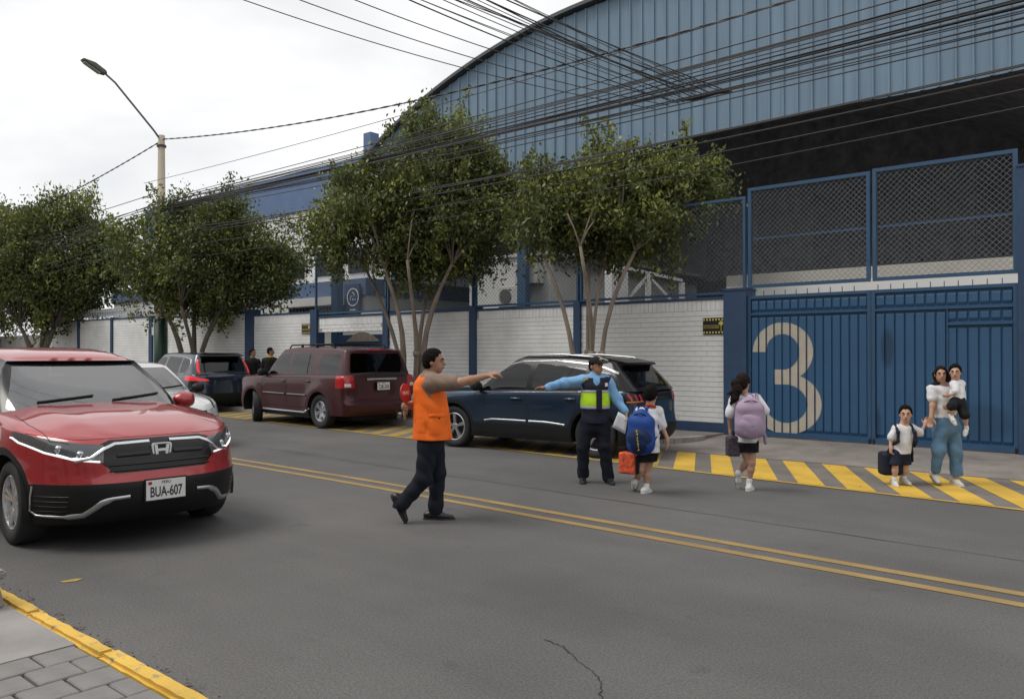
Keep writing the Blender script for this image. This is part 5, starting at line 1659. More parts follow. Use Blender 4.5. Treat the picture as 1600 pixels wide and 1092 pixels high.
for sg in (1, -1):
    spec['lines'] += [('side_moulding', [(.92, .72), (.0, .71)], 'y', sg, .05, .014, P_mar), ('side_moulding', [(-.11, .71), (-.90, .705)], 'y', sg, .05, .014, P_mar)]
    spec['lines'] += [('moulding_strip', [(.92, .735), (.0, .725)], 'y', sg, .012, .020, M_satin), ('moulding_strip', [(-.11, .725), (-.90, .72)], 'y', sg, .012, .020, M_satin)]
    spec['lines'].append(('reversing_lamp', [(sg * .80, .955), (sg * .94, .955)], 'x', -1, .07, .004, M_plate))
    spec['lines'].append(('window_divider', [(-.80, 1.19), (-.80, 1.63)], 'y', sg, .025, .006, M_gloss))
spec['lines'] += [('tailgate_seam', [(-.70, .60), (-.72, 1.12)], 'x', -1, .01, .001, M_gap), ('tailgate_seam', [(.70, .60), (.72, 1.12)], 'x', -1, .01, .001, M_gap), ('tailgate_seam', [(-.70, .60), (.70, .60)], 'x', -1, .01, .001, M_gap),
                  ('tailgate_bar', [(-.40, 1.085), (.40, 1.085)], 'x', -1, .06, .02, M_chrome)]
car, tl, tg = build_car('off_roader', 'boxy maroon off-roader with roof rack and turned front wheels parked behind the man in orange', (-15.72, 11.62, 0), R(180 - 3), spec)
plate(car, -2.415, .93, 'C2K-318', -1)
MB().box(-2.14, -2.10, -.20, .20, 1.70, 1.735).build('brake_light', M_red, car)
for sg in (1, -1):
    mb = MB().tube([(.25, sg * .68, 1.765), (.15, sg * .69, 1.835), (-1.5, sg * .70, 1.845), (-1.62, sg * .69, 1.76)], .018, 6)
    for q in (-.3, -.9): mb.bar((q, sg * .69, 1.76), (q, sg * .695, 1.84), .05, .03)
    mb.build('roof_rail', M_black, car, True)
for q in (.05, -.75, -1.4): MB().bar((q, -.68, 1.84), (q, .68, 1.84), .05, .02).build('cross_bar', M_black, car)
for sg in (1, -1):
    MB().tube([(1.0, sg * .95, .36), (.9, sg * 1.0, .34), (-.85, sg * 1.0, .33), (-.98, sg * .95, .42)], .022, 8).build('side_step', M_satin, car, True)
mb = MB(); mb.tube([(-2.2, -.45, .30), (-2.46, -.45, .30)], .035, 10); mb.build('exhaust_pipe', M_satin, car, True)

# ---------------------------------------------------------------- navy crossover farther along
P_navy = carpaint('navy_metallic_paint', (.014, .024, .045), .4, .3)
lampL = [(.50, .885), (.95, .90), (.95, 1.04), (.72, .965), (.55, .94)]
spec = dict(xf=2.33, xr=-2.36, w=.935, axf=1.36, axr=-1.34, rw=.36, rim=.235, rim_style='pair', spokes=5, paint=P_navy, z0=.24, cf=1.15, cr=-1.7, nf=3.2, nr=3.8,
    belt=[(-2.36, 1.08), (-1.5, 1.07), (0, 1.04), (.9, 1.02), (1.6, 1.0), (2.33, .93)],
    levels=[(0, .14, .16, .955), (.12, .06, .06, .975), (.3, .0, .0, .985), (.5, .02, .02, .995), (.75, .05, .05, 1.0), (.9, .08, .08, .99), (1, .17, .14, .955)],
    hood=.08, crease=.01, flare=.03,
    gh=dict(bf=1.10, br=-2.24, bw=.875, cf=.5, cr=-1.75, tf=.22, tr=-1.92, tw=.67, roof=[(-2.3, 1.57), (-1.5, 1.63), (-.5, 1.65), (.1, 1.64), (.4, 1.58)], crown=.045, bulge=.028, nr=4.4),
    side_windows=[[(.80, 1.07), (-.12, 1.08), (-.16, 1.52), (.02, 1.56), (.18, 1.54)], [(-.22, 1.08), (-1.12, 1.09), (-1.16, 1.53), (-.27, 1.57)], [(-1.20, 1.09), (-1.52, 1.11), (-1.72, 1.25), (-1.68, 1.46), (-1.24, 1.53)]],
    windscreen=[(-.76, 1.10), (.76, 1.10), (.60, 1.58), (-.60, 1.58)], rear_window=[(-.72, 1.13), (.72, 1.13), (.58, 1.51), (-.58, 1.51)],
    clad=.05, clad_z=.42, front_cuts=[('grille', [(-.5, .85), (.5, .85), (.42, .5), (-.42, .5)], 1, 1.6, 'body')],
    rear_cuts=[('tail_lamp', lampL, -1.7, 'body'), ('tail_lamp', mir(lampL), -1.7, 'body'), ('rear_bumper', [(-1, .20), (1, .20), (1, .55), (-1, .55)], -1.85, ['body', 'cladding'])],
    doors=[[(.95, .46), (.90, 1.0), (-.14, 1.02), (-.16, .46)], [(-.20, .46), (-.18, 1.02), (-1.2, 1.04), (-1.02, .68), (-.95, .46)]], handles=[(.04, .90), (-1.0, .915)],
    mirror=(.80, 1.12), mats=dict(grille=M_gloss, cladding=M_black, tail_lamp=M_tail, rear_bumper=M_black), lines=[])
for sg in (1, -1):
    spec['lines'] += [('window_trim', [(.20, 1.575), (-.2, 1.60), (-1.2, 1.565), (-1.66, 1.49), (-1.76, 1.36), (-1.74, 1.22), (-1.52, 1.085), (-1.2, 1.07)], 'y', sg, .022, .006, M_satin),
                      ('window_lamp', [(sg * .72, 1.05), (sg * .74, 1.2), (sg * .70, 1.40), (sg * .66, 1.47)], 'x', -1, .07, .012, M_tail)]
car, tl, tg = build_car('crossover', 'navy crossover with lit tail lamps and chrome window trim parked ahead of the maroon off-roader', (-22.75, 12.05, 0), R(180 - 3), spec)
mb = MB(); mb.prism([(-1.75, 1.66), (-2.12, 1.60), (-2.14, 1.575), (-1.75, 1.59)], 'y', -.60, .60); mb.build('spoiler', M_gloss, car)
# ================================================================ people
def v3(*a): return np.array(a, float)
def unit(a):
    a = np.array(a, float); return a / max(1e-9, np.linalg.norm(a))

class SDF:
    """blend of round cones and ellipsoids meshed by surface nets"""
    def __init__(s, h=.008):
        s.p, s.h, s.cuts, s.jag = [], h, [], 0
    def cone(s, a, b, ra, rb, k=.02, flat=None):
        s.p.append(('c', v3(*a), v3(*b), ra, rb, k, flat)); return s
    def chain(s, pts, rad, k=.02, flat=None):
        for i in range(len(pts) - 1): s.cone(pts[i], pts[i + 1], rad[i], rad[i + 1], k, flat)
        return s
    def ell(s, c, r, ax=None, k=.02, sub=False):
        s.p.append(('s' if sub else 'e', v3(*c), v3(*r), np.eye(3) if ax is None else np.array(ax), None, k, None)); return s
    def box(s, c, hl, ax=None, rnd=.02, k=.015):
        s.p.append(('b', v3(*c), v3(*hl), np.eye(3) if ax is None else np.array(ax), rnd, k, None)); return s
    def plane(s, p0, n):                       # keep the side the normal points away from
        s.cuts.append((v3(*p0), unit(n))); return s
    def mesh(s, name, m, wr=0.0, wf=14.0, seed=0):
        h = s.h
        B = []
        for q in s.p:
            if q[0] == 'c':
                r = max(q[3], q[4]) * 1.35
                B.append((np.minimum(q[1], q[2]) - r, np.maximum(q[1], q[2]) + r))
            else:
                r = np.abs(q[3]).T @ q[2] if q[0] != 'b' else np.abs(q[3]).T @ q[2] + q[4]
                B.append((q[1] - r, q[1] + r))
        lo = np.min([b[0] for b in B], 0) - 3 * h; hi = np.max([b[1] for b in B], 0) + 3 * h
        n = np.ceil((hi - lo) / h).astype(int) + 1
        ax_ = [lo[i] + h * np.arange(n[i]) for i in range(3)]
        f = np.full(n, .2, np.float32)
        for q, b in zip(s.p, B):
            mg = q[5] * 1.5 + 3 * h
            i0 = np.clip(((b[0] - mg - lo) / h).astype(int), 0, n - 1); i1 = np.clip(((b[1] + mg - lo) / h).astype(int) + 2, 1, n)
            sl = tuple(slice(a, c) for a, c in zip(i0, i1))
            P = np.stack(np.meshgrid(*[ax_[i][sl[i]] for i in range(3)], indexing='ij'), -1)
            if q[0] == 'c':
                _, a, bb, ra, rb, k, fl = q
                p = P - a; ba = bb - a
                if fl is not None:
                    nrm, fac = fl; nrm = unit(nrm)
                    p = p + (p @ nrm)[..., None] * nrm * (1 / fac - 1)
                    ba = ba + (ba @ nrm) * nrm * (1 / fac - 1)
                t = np.clip((p @ ba) / max(1e-9, ba @ ba), 0, 1)
                d = np.linalg.norm(p - t[..., None] * ba, axis=-1) - (ra + (rb - ra) * t)
                if fl is not None: d = d * (.5 + .5 * fac)
            elif q[0] in ('e', 's'):
                _, c, r, A, _, k, _ = q
                p = (P - c) @ A.T
                k0 = np.linalg.norm(p / r, axis=-1); k1 = np.linalg.norm(p / (r * r), axis=-1)
                d = k0 * (k0 - 1) / np.maximum(k1, 1e-6)
            else:
                _, c, hl, A, rn, k, _ = q
                p = np.abs((P - c) @ A.T) - hl + rn * 0
                d = np.linalg.norm(np.maximum(p, 0), axis=-1) + np.minimum(p.max(-1), 0) - rn
            g = f[sl]
            if q[0] == 's': f[sl] = np.maximum(g, -d)
            else:
                hh = np.clip(.5 + .5 * (g - d) / k, 0, 1)
                f[sl] = g + (d - g) * hh - k * hh * (1 - hh)
        if wr or s.cuts:
            P = np.stack(np.meshgrid(*ax_, indexing='ij'), -1)
            if wr:
                w = wf
                x, y, z = P[..., 0] * w + seed, P[..., 1] * w + seed * 2, P[..., 2] * w
                f += .8 * wr * (.6 * np.sin(x * 1.1 + 2.1 * np.sin(z * .7 + y)) * np.sin(z * 1.7 + 1.3 * np.sin(x + y * .8)) + 1.5 * (.4 - np.abs(np.sin(z * 1.6 + x * .9 + 1.6 * np.sin(y * 1.1 + x * .7)))) + .5 * np.sin(z * 3.3 + 2 * np.sin(y * 1.3 + x * .6)))
            for p0, nr_ in s.cuts:
                dd = (P - p0) @ nr_
                if s.jag: dd = dd + s.jag * (np.sin(P[..., 0] * 95 + 2 * np.sin(P[..., 2] * 60)) + np.sin(P[..., 1] * 110 + P[..., 2] * 50 + 1.5 * np.sin(P[..., 0] * 70)))
                f = np.maximum(f, dd.astype(np.float32))
        S = f < 0
        c8 = [S[i:n[0] - 1 + i, j:n[1] - 1 + j, k:n[2] - 1 + k] for i in (0, 1) for j in (0, 1) for k in (0, 1)]
        cnt = sum(c.astype(np.int8) for c in c8)
        mk = (cnt > 0) & (cnt < 8)
        idx = np.full(mk.shape, -1, np.int64); idx[mk] = np.arange(mk.sum())
        cell = np.argwhere(mk)
        acc = np.zeros((len(cell), 3)); num = np.zeros(len(cell))
        offs = [(i, j, k) for i in (0, 1) for j in (0, 1) for k in (0, 1)]
        for a in range(8):
            for b in range(a + 1, 8):
                oa, ob = np.array(offs[a]), np.array(offs[b])
                if np.abs(oa - ob).sum() != 1: continue
                fa = f[tuple((cell + oa).T)]; fb = f[tuple((cell + ob).T)]
                cr = (fa < 0) != (fb < 0)
                t = np.where(cr, fa / np.where(cr, fa - fb, 1), 0)
                acc += np.where(cr[:, None], oa + t[:, None] * (ob - oa), 0); num += cr
        V = lo + h * (cell + acc / np.maximum(num, 1)[:, None])
        Q = []
        for d in range(3):
            e1, e2 = (d + 1) % 3, (d + 2) % 3
            sl0 = [slice(None)] * 3; sl1 = [slice(None)] * 3
            sl0[d] = slice(0, -1); sl1[d] = slice(1, None)
            ch = S[tuple(sl0)] != S[tuple(sl1)]
            at = np.argwhere(ch)
            at = at[(at[:, e1] > 0) & (at[:, e2] > 0) & (at[:, e1] < n[e1] - 1) & (at[:, e2] < n[e2] - 1)]
            o1 = np.zeros(3, int); o1[e1] = 1; o2 = np.zeros(3, int); o2[e2] = 1
            q = np.stack([idx[tuple((at - o1 - o2).T)], idx[tuple((at - o2).T)], idx[tuple(at.T)], idx[tuple((at - o1).T)]], 1)
            ins = S[tuple(at.T)]
            q[~ins] = q[~ins][:, ::-1]
            Q.append(q)
        Q = np.concatenate(Q); Q = Q[(Q >= 0).all(1)]
        me = bpy.data.meshes.new(name)
        me.vertices.add(len(V)); me.vertices.foreach_set('co', V.reshape(-1))
        me.loops.add(4 * len(Q)); me.loops.foreach_set('vertex_index', Q.reshape(-1).astype(np.int32))
        me.polygons.add(len(Q)); me.polygons.foreach_set('loop_start', np.arange(0, 4 * len(Q), 4, dtype=np.int32))
        me.update(calc_edges=True)
        me.polygons.foreach_set('use_smooth', [True] * len(Q))
        me.materials.append(m)
        return me
    def build(s, name, m, parent, **k):
        return mobj(name, s.mesh(name, m, **k), None, parent)

def cloth(name, c, rough=.85, var=.10, bump=.25, bscale=120):
    return mat(name, c, rough, var=var, scale=9, bump=bump, bscale=bscale, spec=.25)
def skin(name, c): return mat(name, c, .55, var=.06, scale=12, bump=.05)
SK1, SK2, SK3 = skin('tan_skin', (.36, .19, .115)), skin('warm_skin', (.44, .25, .165)), skin('light_skin', (.50, .30, .21))
HAIR = mat('black_hair', (.0055, .0045, .004), .75, bump=.6, bscale=120, stretch=(1, 1, .25), spec=.12)
HAIRB = mat('dark_brown_hair', (.013, .0075, .0055), .75, bump=.6, bscale=120, stretch=(1, 1, .25), spec=.15)
M_eye = mat('eye_dark', (.012, .009, .008), .2); M_eyew = mat('eye_white', (.6, .58, .55), .3); M_lip = mat('lip', (.29, .14, .105), .5)

def head_frame(face):
    F = unit(face); Rr = unit(np.cross(F, (0, 0, 1))); U = np.cross(Rr, F)
    return F, Rr, U
def add_head(S, hc, face, sc, neck_base):
    """cranium, jaw, nose, ears and neck blended into the body"""
    F, Rr, U = head_frame(face)
    A = np.array([Rr, F, U])
    o = lambda r, f, u: hc + (Rr * r + F * f + U * u) * sc
    S.ell(o(0, -.010, .028), v3(.073, .092, .088) * sc, A, .02)
    S.ell(o(0, .022, -.040), v3(.056, .068, .070) * sc, A, .025)
    S.ell(o(0, .058, -.085), v3(.026, .022, .020) * sc, A, .02)          # chin
    S.cone(o(0, .086, .012), o(0, .108, -.022), .009 * sc, .014 * sc, .012)   # nose
    S.cone(o(-.03, .078, .026), o(.03, .078, .026), .012 * sc, .012 * sc, .015)  # brow
    S.cone(o(-.016, .085, -.052), o(.016, .085, -.052), .010 * sc, .010 * sc, .010)  # mouth
    for g in (1, -1): S.ell(o(g * .076, -.008, -.008), v3(.010, .020, .030) * sc, A, .008)
    S.cone(neck_base, o(0, -.020, -.055), .058 * sc, .052 * sc, .03)
    return o, A
def face_parts(o, A, sc, parent, brow=HAIR):
    for g in (1, -1):
        e_ = SDF(.004 * sc); e_.ell(o(g * .031, .080, .006), v3(.011, .005, .0045) * sc, A); e_.build('eye', M_eye, parent)
        b = SDF(.004 * sc); b.chain([o(g * .014, .092, .026), o(g * .032, .087, .031), o(g * .048, .074, .025)], [.0032 * sc] * 3); b.build('eyebrow', brow, parent)
    m_ = SDF(.004 * sc); m_.chain([o(-.022, .087, -.052), o(0, .0945, -.053), o(.022, .087, -.052)], [.005 * sc, .0065 * sc, .005 * sc]); m_.build('mouth', M_lip, parent)
def short_hair(o, A, sc, parent, m=HAIR, vol=.012, low=-.055, wr=.0025):
    H = SDF(.005); H.jag = .0045 * sc
    H.ell(o(0, -.012, .034), v3(.073 + vol, .092 + vol, .088 + vol * 1.2) * sc, A)
    H.ell(o(0, -.045, -.010), v3(.068 + vol, .055 + vol, .07) * sc, A, .02)
    F, U = A[1], A[2]
    p0 = o(0, .062, .088)
    d = unit(o(0, -.028, low) - p0)
    nrm = np.cross(A[0], d)
    if nrm @ F < 0: nrm = -nrm
    H.plane(p0, nrm)
    H.plane(o(0, 0, -.075), -U)
    return H.build('hair', m, parent, wr=wr, wf=55)
def hand(S, w, d, palm_n, sc, curl=.3, spread=.12, thumb=1):
    """palm with four fingers and a thumb: w wrist, d direction of the fingers, palm_n normal of the palm"""
    d, pn = unit(d), unit(palm_n)
    sd_ = unit(np.cross(d, pn))
    S.cone(w, w + d * .035 * sc, .024 * sc, .032 * sc, .02, (pn, .6))
    S.cone(w + d * .035 * sc, w + d * .085 * sc, .036 * sc, .036 * sc, .02, (pn, .5))
    for k, ln in enumerate((.066, .078, .074, .056)):
        off = (k - 1.5) * .0195 * sc
        b = w + d * .090 * sc + sd_ * off
        dd = unit(d + sd_ * (k - 1.5) * spread)
        c1 = unit(dd + pn * curl); c2 = unit(dd + pn * curl * 2.6)
        S.chain([b, b + c1 * ln * .5 * sc, b + c1 * ln * .5 * sc + c2 * ln * .5 * sc], [.0098 * sc, .0088 * sc, .0070 * sc], .005)
    t0 = w + d * .030 * sc + sd_ * thumb * -.028 * sc
    t1 = t0 + unit(d * .6 - sd_ * thumb * .9 + pn * .25) * .042 * sc
    S.chain([t0, t1, t1 + unit(d * .9 - sd_ * thumb * .35 + pn * .4) * .032 * sc], [.014 * sc, .0115 * sc, .0085 * sc], .008)
def shoe(name, heel, toe, m, parent, sc=1.0, sole=None, upn=(0, 0, 1), ank=None):
    heel, toe = v3(*heel), v3(*toe)
    d = unit(toe - heel); u = unit(v3(*upn) - d * (v3(*upn) @ d)); L = np.linalg.norm(toe - heel)
    S = SDF(.006)
    S.cone(heel + u * .035 * sc, heel + d * L * .5 + u * .034 * sc, .037 * sc, .037 * sc, .02)
    S.cone(heel + d * L * .5 + u * .030 * sc, toe - d * .03 * sc + u * .022 * sc, .040 * sc, .028 * sc, .02, (u, .75))
    if ank is not None: S.cone(heel + d * .02 * sc + u * .04 * sc, heel + (v3(*ank) - heel) * .75 + d * .01, .036 * sc, .038 * sc, .03)
    S.plane(heel + u * .004, -u)
    o = S.build(name, m, parent)
    if sole is not None:
        B = SDF(.006); B.cone(heel + u * .006, heel + d * L * .55 + u * .006, .040 * sc, .043 * sc, .02); B.cone(heel + d * L * .55 + u * .006, toe - d * .022 * sc + u * .006, .043 * sc, .034 * sc, .02)
        B.plane(heel - u * .006, -u); B.plane(heel + u * .016, u)
        B.build('sole', sole, o)
    return o
def xform(px, py, cx, gy, s):                 # photo measure -> metres in the figure's own upright frame
    return (px - cx) / s, (gy - py) / s

DARKT = cloth('navy_trousers', (.010, .012, .020)); BLKSHOE = mat('black_leather', (.010, .010, .011), .35)
WSHOE = cloth('white_trainer', (.62, .62, .60), .6); WSOLE = mat('grey_sole', (.16, .155, .15), .8); WSOLE2 = mat('white_sole', (.55, .55, .53), .7)
WSHIRT = cloth('white_tshirt', (.70, .70, .72)); BLK = cloth('black_shorts', (.010, .010, .012))

# ---------------------------------------------------------------- man in the orange vest
MP = empty('person', (-5.56, 5.36, 0), YAW, 'man in orange vest and dark trousers striding with one arm stretched forward', 'person')
sc = 1.0
nb_ = v3(.015, 0, 1.40); hc = v3(.06, -.01, 1.535); face = (.97, -.10, -.02)
shR, shL = v3(.075, -.17, 1.335), v3(-.035, .175, 1.335)
elR, wrR = v3(.335, -.24, 1.345), v3(.575, -.20, 1.405)
elL, wrL = v3(-.15, .24, 1.10), v3(-.215, .06, 1.12)
hipR, hipL = v3(.02, -.085, .82), v3(.045, .085, .82)
knR, anR = v3(-.03, -.10, .42), v3(-.255, -.10, .165)
knL, anL = v3(.085, .09, .44), v3(.065, .09, .085)
B = SDF(.008)
fl = ((1, 0, 0), .72)
B.cone(v3(.03, 0, .86), v3(.02, 0, 1.05), .155, .15, .04, fl); B.cone(v3(.02, 0, 1.05), v3(.02, 0, 1.27), .15, .165, .04, fl)
B.cone(shL * .8 + nb_ * .2, shR * .8 + nb_ * .2, .075, .075, .05)
o, A = add_head(B, hc, face, sc, nb_)
for s_, e_, w_ in ((shR, elR, wrR), (shL, elL, wrL)):
    B.chain([s_, e_], [.055, .042], .03); B.chain([e_, e_ + (w_ - e_) * .35, w_], [.041, .042, .027], .02)
hand(B, wrR, (1, .05, .28), (0, .35, -1), 1.0, .55, .05, 1)
hand(B, wrL, (-.25, -1, -.25), (1, -.2, .1), 1.0, 1.1, .02, 1)
for h_, k_, a_ in ((hipR, knR, anR), (hipL, knL, anL)):
    B.chain([h_, k_], [.09, .058], .04); B.chain([k_, k_ + (a_ - k_) * .3, a_], [.055, .058, .038], .02)
B.build('body', SK1, MP)
face_parts(o, A, sc, MP); short_hair(o, A, sc, MP)
ORG = cloth('orange_vest', (.88, .16, .018), .75)
TSH = cloth('taupe_tshirt', (.235, .165, .125))
T = SDF(.008)
T.cone(v3(.03, 0, .84), v3(.02, 0, 1.05), .165, .165, .04, fl); T.cone(v3(.02, 0, 1.05), v3(.02, 0, 1.27), .165, .178, .04, fl)
T.cone(shL * .85 + nb_ * .15, shR * .85 + nb_ * .15, .085, .085, .05)
T.chain([shR, shR + (elR - shR) * .72], [.078, .068], .04); T.chain([shL, shL + (elL - shL) * .72], [.078, .068], .04)
T.cone(nb_ - v3(0, 0, .05), nb_ + v3(.005, 0, .01), .075, .066, .03)
T.build('tshirt', TSH, MP, wr=.004, seed=1)
VV = SDF(.008)
VV.cone(v3(.045, 0, .76), v3(.035, 0, 1.05), .222, .188, .04, ((1, 0, 0), .88)); VV.cone(v3(.03, 0, 1.05), v3(.015, 0, 1.26), .184, .180, .04, ((1, 0, 0), .86))
VV.cone(shL * .66 + nb_ * .34 + v3(0, 0, -.005), shR * .66 + nb_ * .34 + v3(0, 0, -.005), .088, .088, .04)
VV.plane(v3(0, 0, .795), (0, 0, -1)); VV.plane(nb_ + v3(.03, 0, .005), (.35, 0, 1))
vest = VV.build('vest', ORG, MP, wr=.0055, wf=11, seed=3)
def on_vest(x, z, w, h, nm, m, d=.008):
    """a flap on the near side of the vest, cast onto its surface"""
    bt = BVHTree.FromPolygons([tuple(v.co) for v in vest.data.vertices], [tuple(p.vertices) for p in vest.data.polygons])
    V, F = [], []
    nx, nz = 7, 6
    for j in range(nz + 1):
        for i in range(nx + 1):
            xx, zz = x - w / 2 + w * i / nx, z - h / 2 + h * j / nz
            hit = bt.ray_cast(Vector((xx, -1, zz)), Vector((0, 1, 0)))
            if hit[0] is None: return
            ed = 0 if i in (0, nx) or j in (0, nz) else 1
            V.append((xx, hit[0].y - (.002 + d * ed), zz))
    for j in range(nz):
        for i in range(nx): F.append((j * (nx + 1) + i, j * (nx + 1) + i + 1, (j + 1) * (nx + 1) + i + 1, (j + 1) * (nx + 1) + i))
    return pyd(nm, V, F, m, vest, True)
on_vest(.11, .93, .15, .17, 'pocket', ORG); on_vest(.11, 1.03, .16, .035, 'pocket_flap', ORG, .012); on_vest(-.05, .93, .10, .13, 'pocket', ORG, .006)
on_vest(.125, 1.0, .022, .022, 'snap', BLK, .004); on_vest(-.03, .93, .030, .035, 'emblem', cloth('vest_red_mark', (.5, .04, .02)), .001)
TR = SDF(.008)
TR.cone(v3(.03, 0, .80), v3(.03, 0, .90), .155, .15, .05, ((1, 0, 0), .8))
for h_, k_, a_ in ((hipR, knR, anR), (hipL, knL, anL)):
    TR.chain([h_, k_], [.102, .078], .05); TR.chain([k_, a_ + (k_ - a_) * .12, a_ - unit(k_ - a_) * .03], [.078, .068, .070], .03)
    TR.ell(a_ - unit(k_ - a_) * .10, v3(.10, .10, .10), None, .01, True)
TR.plane(v3(0, 0, .93), (0, 0, 1))
TR.build('trousers', DARKT, MP, wr=.006, wf=12, seed=5)
shoe('shoe', (-.015, .09, 0), (.25, .08, 0), BLKSHOE, MP, 1.05, mat('dark_sole', (.02, .02, .02), .8), ank=anL)
shoe('shoe', (-.325, -.10, .235), (-.205, -.10, .0), BLKSHOE, MP, 1.05, mat('dark_sole', (.02, .02, .02), .8), upn=(.9, 0, .45), ank=anR)
# stop paddle in the rear hand
pd = empty('stop_paddle', (-5.56, 5.36, 0), YAW, 'small round red hand paddle with wooden handle held behind the man in orange', 'paddle')
hcn = wrL + v3(-.02, -.085, -.01)
MB().tube([tuple(hcn + v3(.015, 0, -.13)), tuple(hcn + v3(-.0, 0, .03))], .013, 8).build('handle', mat('pale_wood', (.42, .30, .19), .6), pd, True)
c_ = hcn + v3(.02, 0, .125)
dsc = MB().lathe([(0, -.005), (.095, -.005), (.095, .005), (0, .005)], 'x', 28).build('disc', mat('paddle_red', (.42, .03, .035), .45), pd)
dsc.location = c_; dsc.rotation_euler = (0, R(-4), R(-22))
o_ = mobj('lettering', text_mesh('PARE', .055, .001), mat('sign_white', (.75, .75, .75), .6), dsc); o_.location = (.0065, 0, 0); o_.rotation_euler = (R(90), 0, R(90))

# ---------------------------------------------------------------- traffic guard
GP = empty('person', (-5.63, 8.34, 0), YAW, 'guard in cap, blue shirt and lime banded navy vest, arms spread over the road', 'person')
s_ = 124.5; cx, gy = 932, 755
g2 = lambda px, py, y=0.0: v3((px - cx) / s_, y, (gy - py) / s_)
nb_ = g2(931, 588, .0); hc = g2(933.5, 573.5, -.02); face = (.62, -.76, -.02)
shR, shL = g2(911, 596), g2(953, 598)
elR, wrR = g2(882, 599, -.05), g2(856, 606, -.09)
elL, wrL = g2(966, 625, -.02), g2(977, 643, -.10)
hipR, hipL = v3(-.085, 0, .76), v3(.09, 0, .76)
knR, anR = g2(912.5, 700, -.02), g2(913.5, 743, .02)
knL, anL = g2(946, 700, -.05), g2(952, 746, -.04)
B = SDF(.008)
fl = ((0, 1, 0), .70)
B.cone(v3(0, 0, .78), v3(0, 0, 1.0), .15, .145, .04, fl); B.cone(v3(0, 0, 1.0), v3(.0, 0, 1.20), .145, .16, .04, fl)
B.cone(shL * .75 + nb_ * .25, shR * .75 + nb_ * .25, .056, .056, .05)
o, A = add_head(B, hc, face, .97, nb_)
for a_, e_, w_ in ((shR, elR, wrR), (shL, elL, wrL)):
    B.chain([a_, e_], [.052, .042], .03); B.chain([e_, w_], [.042, .028], .02)
hand(B, wrR, (-1, -.05, -.03), (0, -.25, -1), .95, .12, .10, -1)
hand(B, wrL, (.25, -.2, -1), (-1, -.2, -.1), .95, .8, .03, 1)
for h_, k_, a_ in ((hipR, knR, anR), (hipL, knL, anL)):
    B.chain([h_, k_], [.085, .055], .04); B.chain([k_, a_], [.055, .038], .02)
B.build('body', SK1, GP)
face_parts(o, A, .97, GP); short_hair(o, A, .97, GP, vol=.006)
CAP = cloth('black_cap', (.014, .013, .013))
Cp = SDF(.006)
Cp.ell(o(0, -.012, .050), v3(.085, .104, .082) * .97, A); Cp.plane(o(0, 0, .040), -A[2])
Cp.ell(o(0, .115, .052), v3(.068, .075, .010), A, .01)
cap_ = Cp.build('cap', CAP, GP)
E_ = SDF(.004); E_.ell(o(0, .080, .092), v3(.024, .012, .020), A); E_.build('badge', mat('cap_badge', (.38, .28, .10), .5), cap_)
LBL = cloth('light_blue_shirt', (.20, .40, .66))
T = SDF(.008)
T.cone(v3(0, 0, .80), v3(0, 0, 1.0), .16, .155, .04, fl); T.cone(v3(0, 0, 1.0), v3(0, 0, 1.20), .155, .17, .04, fl)
T.cone(shL * .85 + nb_ * .15, shR * .85 + nb_ * .15, .068, .068, .05)
for a_, e_, w_ in ((shR, elR, wrR), (shL, elL, wrL)):
    T.chain([a_, e_, w_ + (e_ - w_) * .02], [.066, .060, .046], .04)
T.cone(nb_ - v3(0, 0, .05), nb_ + v3(.0, -.005, .012), .072, .066, .03)
T.build('shirt', LBL, GP, wr=.006, wf=13, seed=2)
NV = cloth('navy_vest', (.016, .018, .034), .7); LIME = cloth('lime_band', (.50, .80, .03), .6); SILV = mat('reflective_silver', (.42, .44, .46), .35)
def vest_zone(z0, z1, nm, m, gr=0.0, wr=.003):
    Q = SDF(.008)
    Q.cone(v3(0, 0, .70), v3(0, 0, 1.0), .178 + gr, .170 + gr, .04, ((0, 1, 0), .78)); Q.cone(v3(0, 0, 1.0), v3(0, 0, 1.20), .170 + gr, .172 + gr, .04, ((0, 1, 0), .78))
    if z1 > 1.2: Q.cone(shL * .80 + nb_ * .20, shR * .80 + nb_ * .20, .086 + gr, .086 + gr, .04)
    Q.plane(v3(0, 0, z0), (0, 0, -1))
    if z1 < 1.3: Q.plane(v3(0, 0, z1), (0, 0, 1))
    else:
        Q.plane(nb_ + v3(0, 0, -.002), (0, -.25, 1)); Q.ell(nb_ + v3(.015, -.15, -.01), v3(.05, .10, .115), None, .01, True); Q.ell(shR + v3(-.075, 0, -.03), v3(.075, .2, .13), None, .01, True); Q.ell(shL + v3(.075, 0, -.03), v3(.075, .2, .13), None, .01, True)
    return Q.build(nm, m, GP, wr=wr, seed=4)
vest = vest_zone(.745, 1.5, 'vest', NV, 0, .004)
for z0, z1, nm, m in ((.965, 1.135, 'lime_band', LIME), (1.130, 1.165, 'reflective_strip', SILV), (.930, .968, 'reflective_strip', SILV)):
    b_ = vest_zone(z0, z1, nm, m, .006 if m is LIME else .009, 0.002)
Z_ = SDF(.006); Z_.box(v3(.035, -.142, 1.045), v3(.028, .012, .125), None, .008); Z_.build('zip_placket', NV, GP)
def chest_mark(x, z, w, h, nm, m):
    MB().box(x - w / 2, x + w / 2, -.150, -.138, z - h / 2, z + h / 2).build(nm, m, GP)
chest_mark(.125, 1.235, .035, .045, 'badge', mat('plate_white', (.7, .7, .68), .4)); chest_mark(-.13, 1.31, .05, .03, 'shoulder_patch', mat('patch_yellow', (.6, .42, .05), .6))
TR = SDF(.008)
TR.cone(v3(0, 0, .74), v3(0, 0, .84), .158, .152, .05, fl)
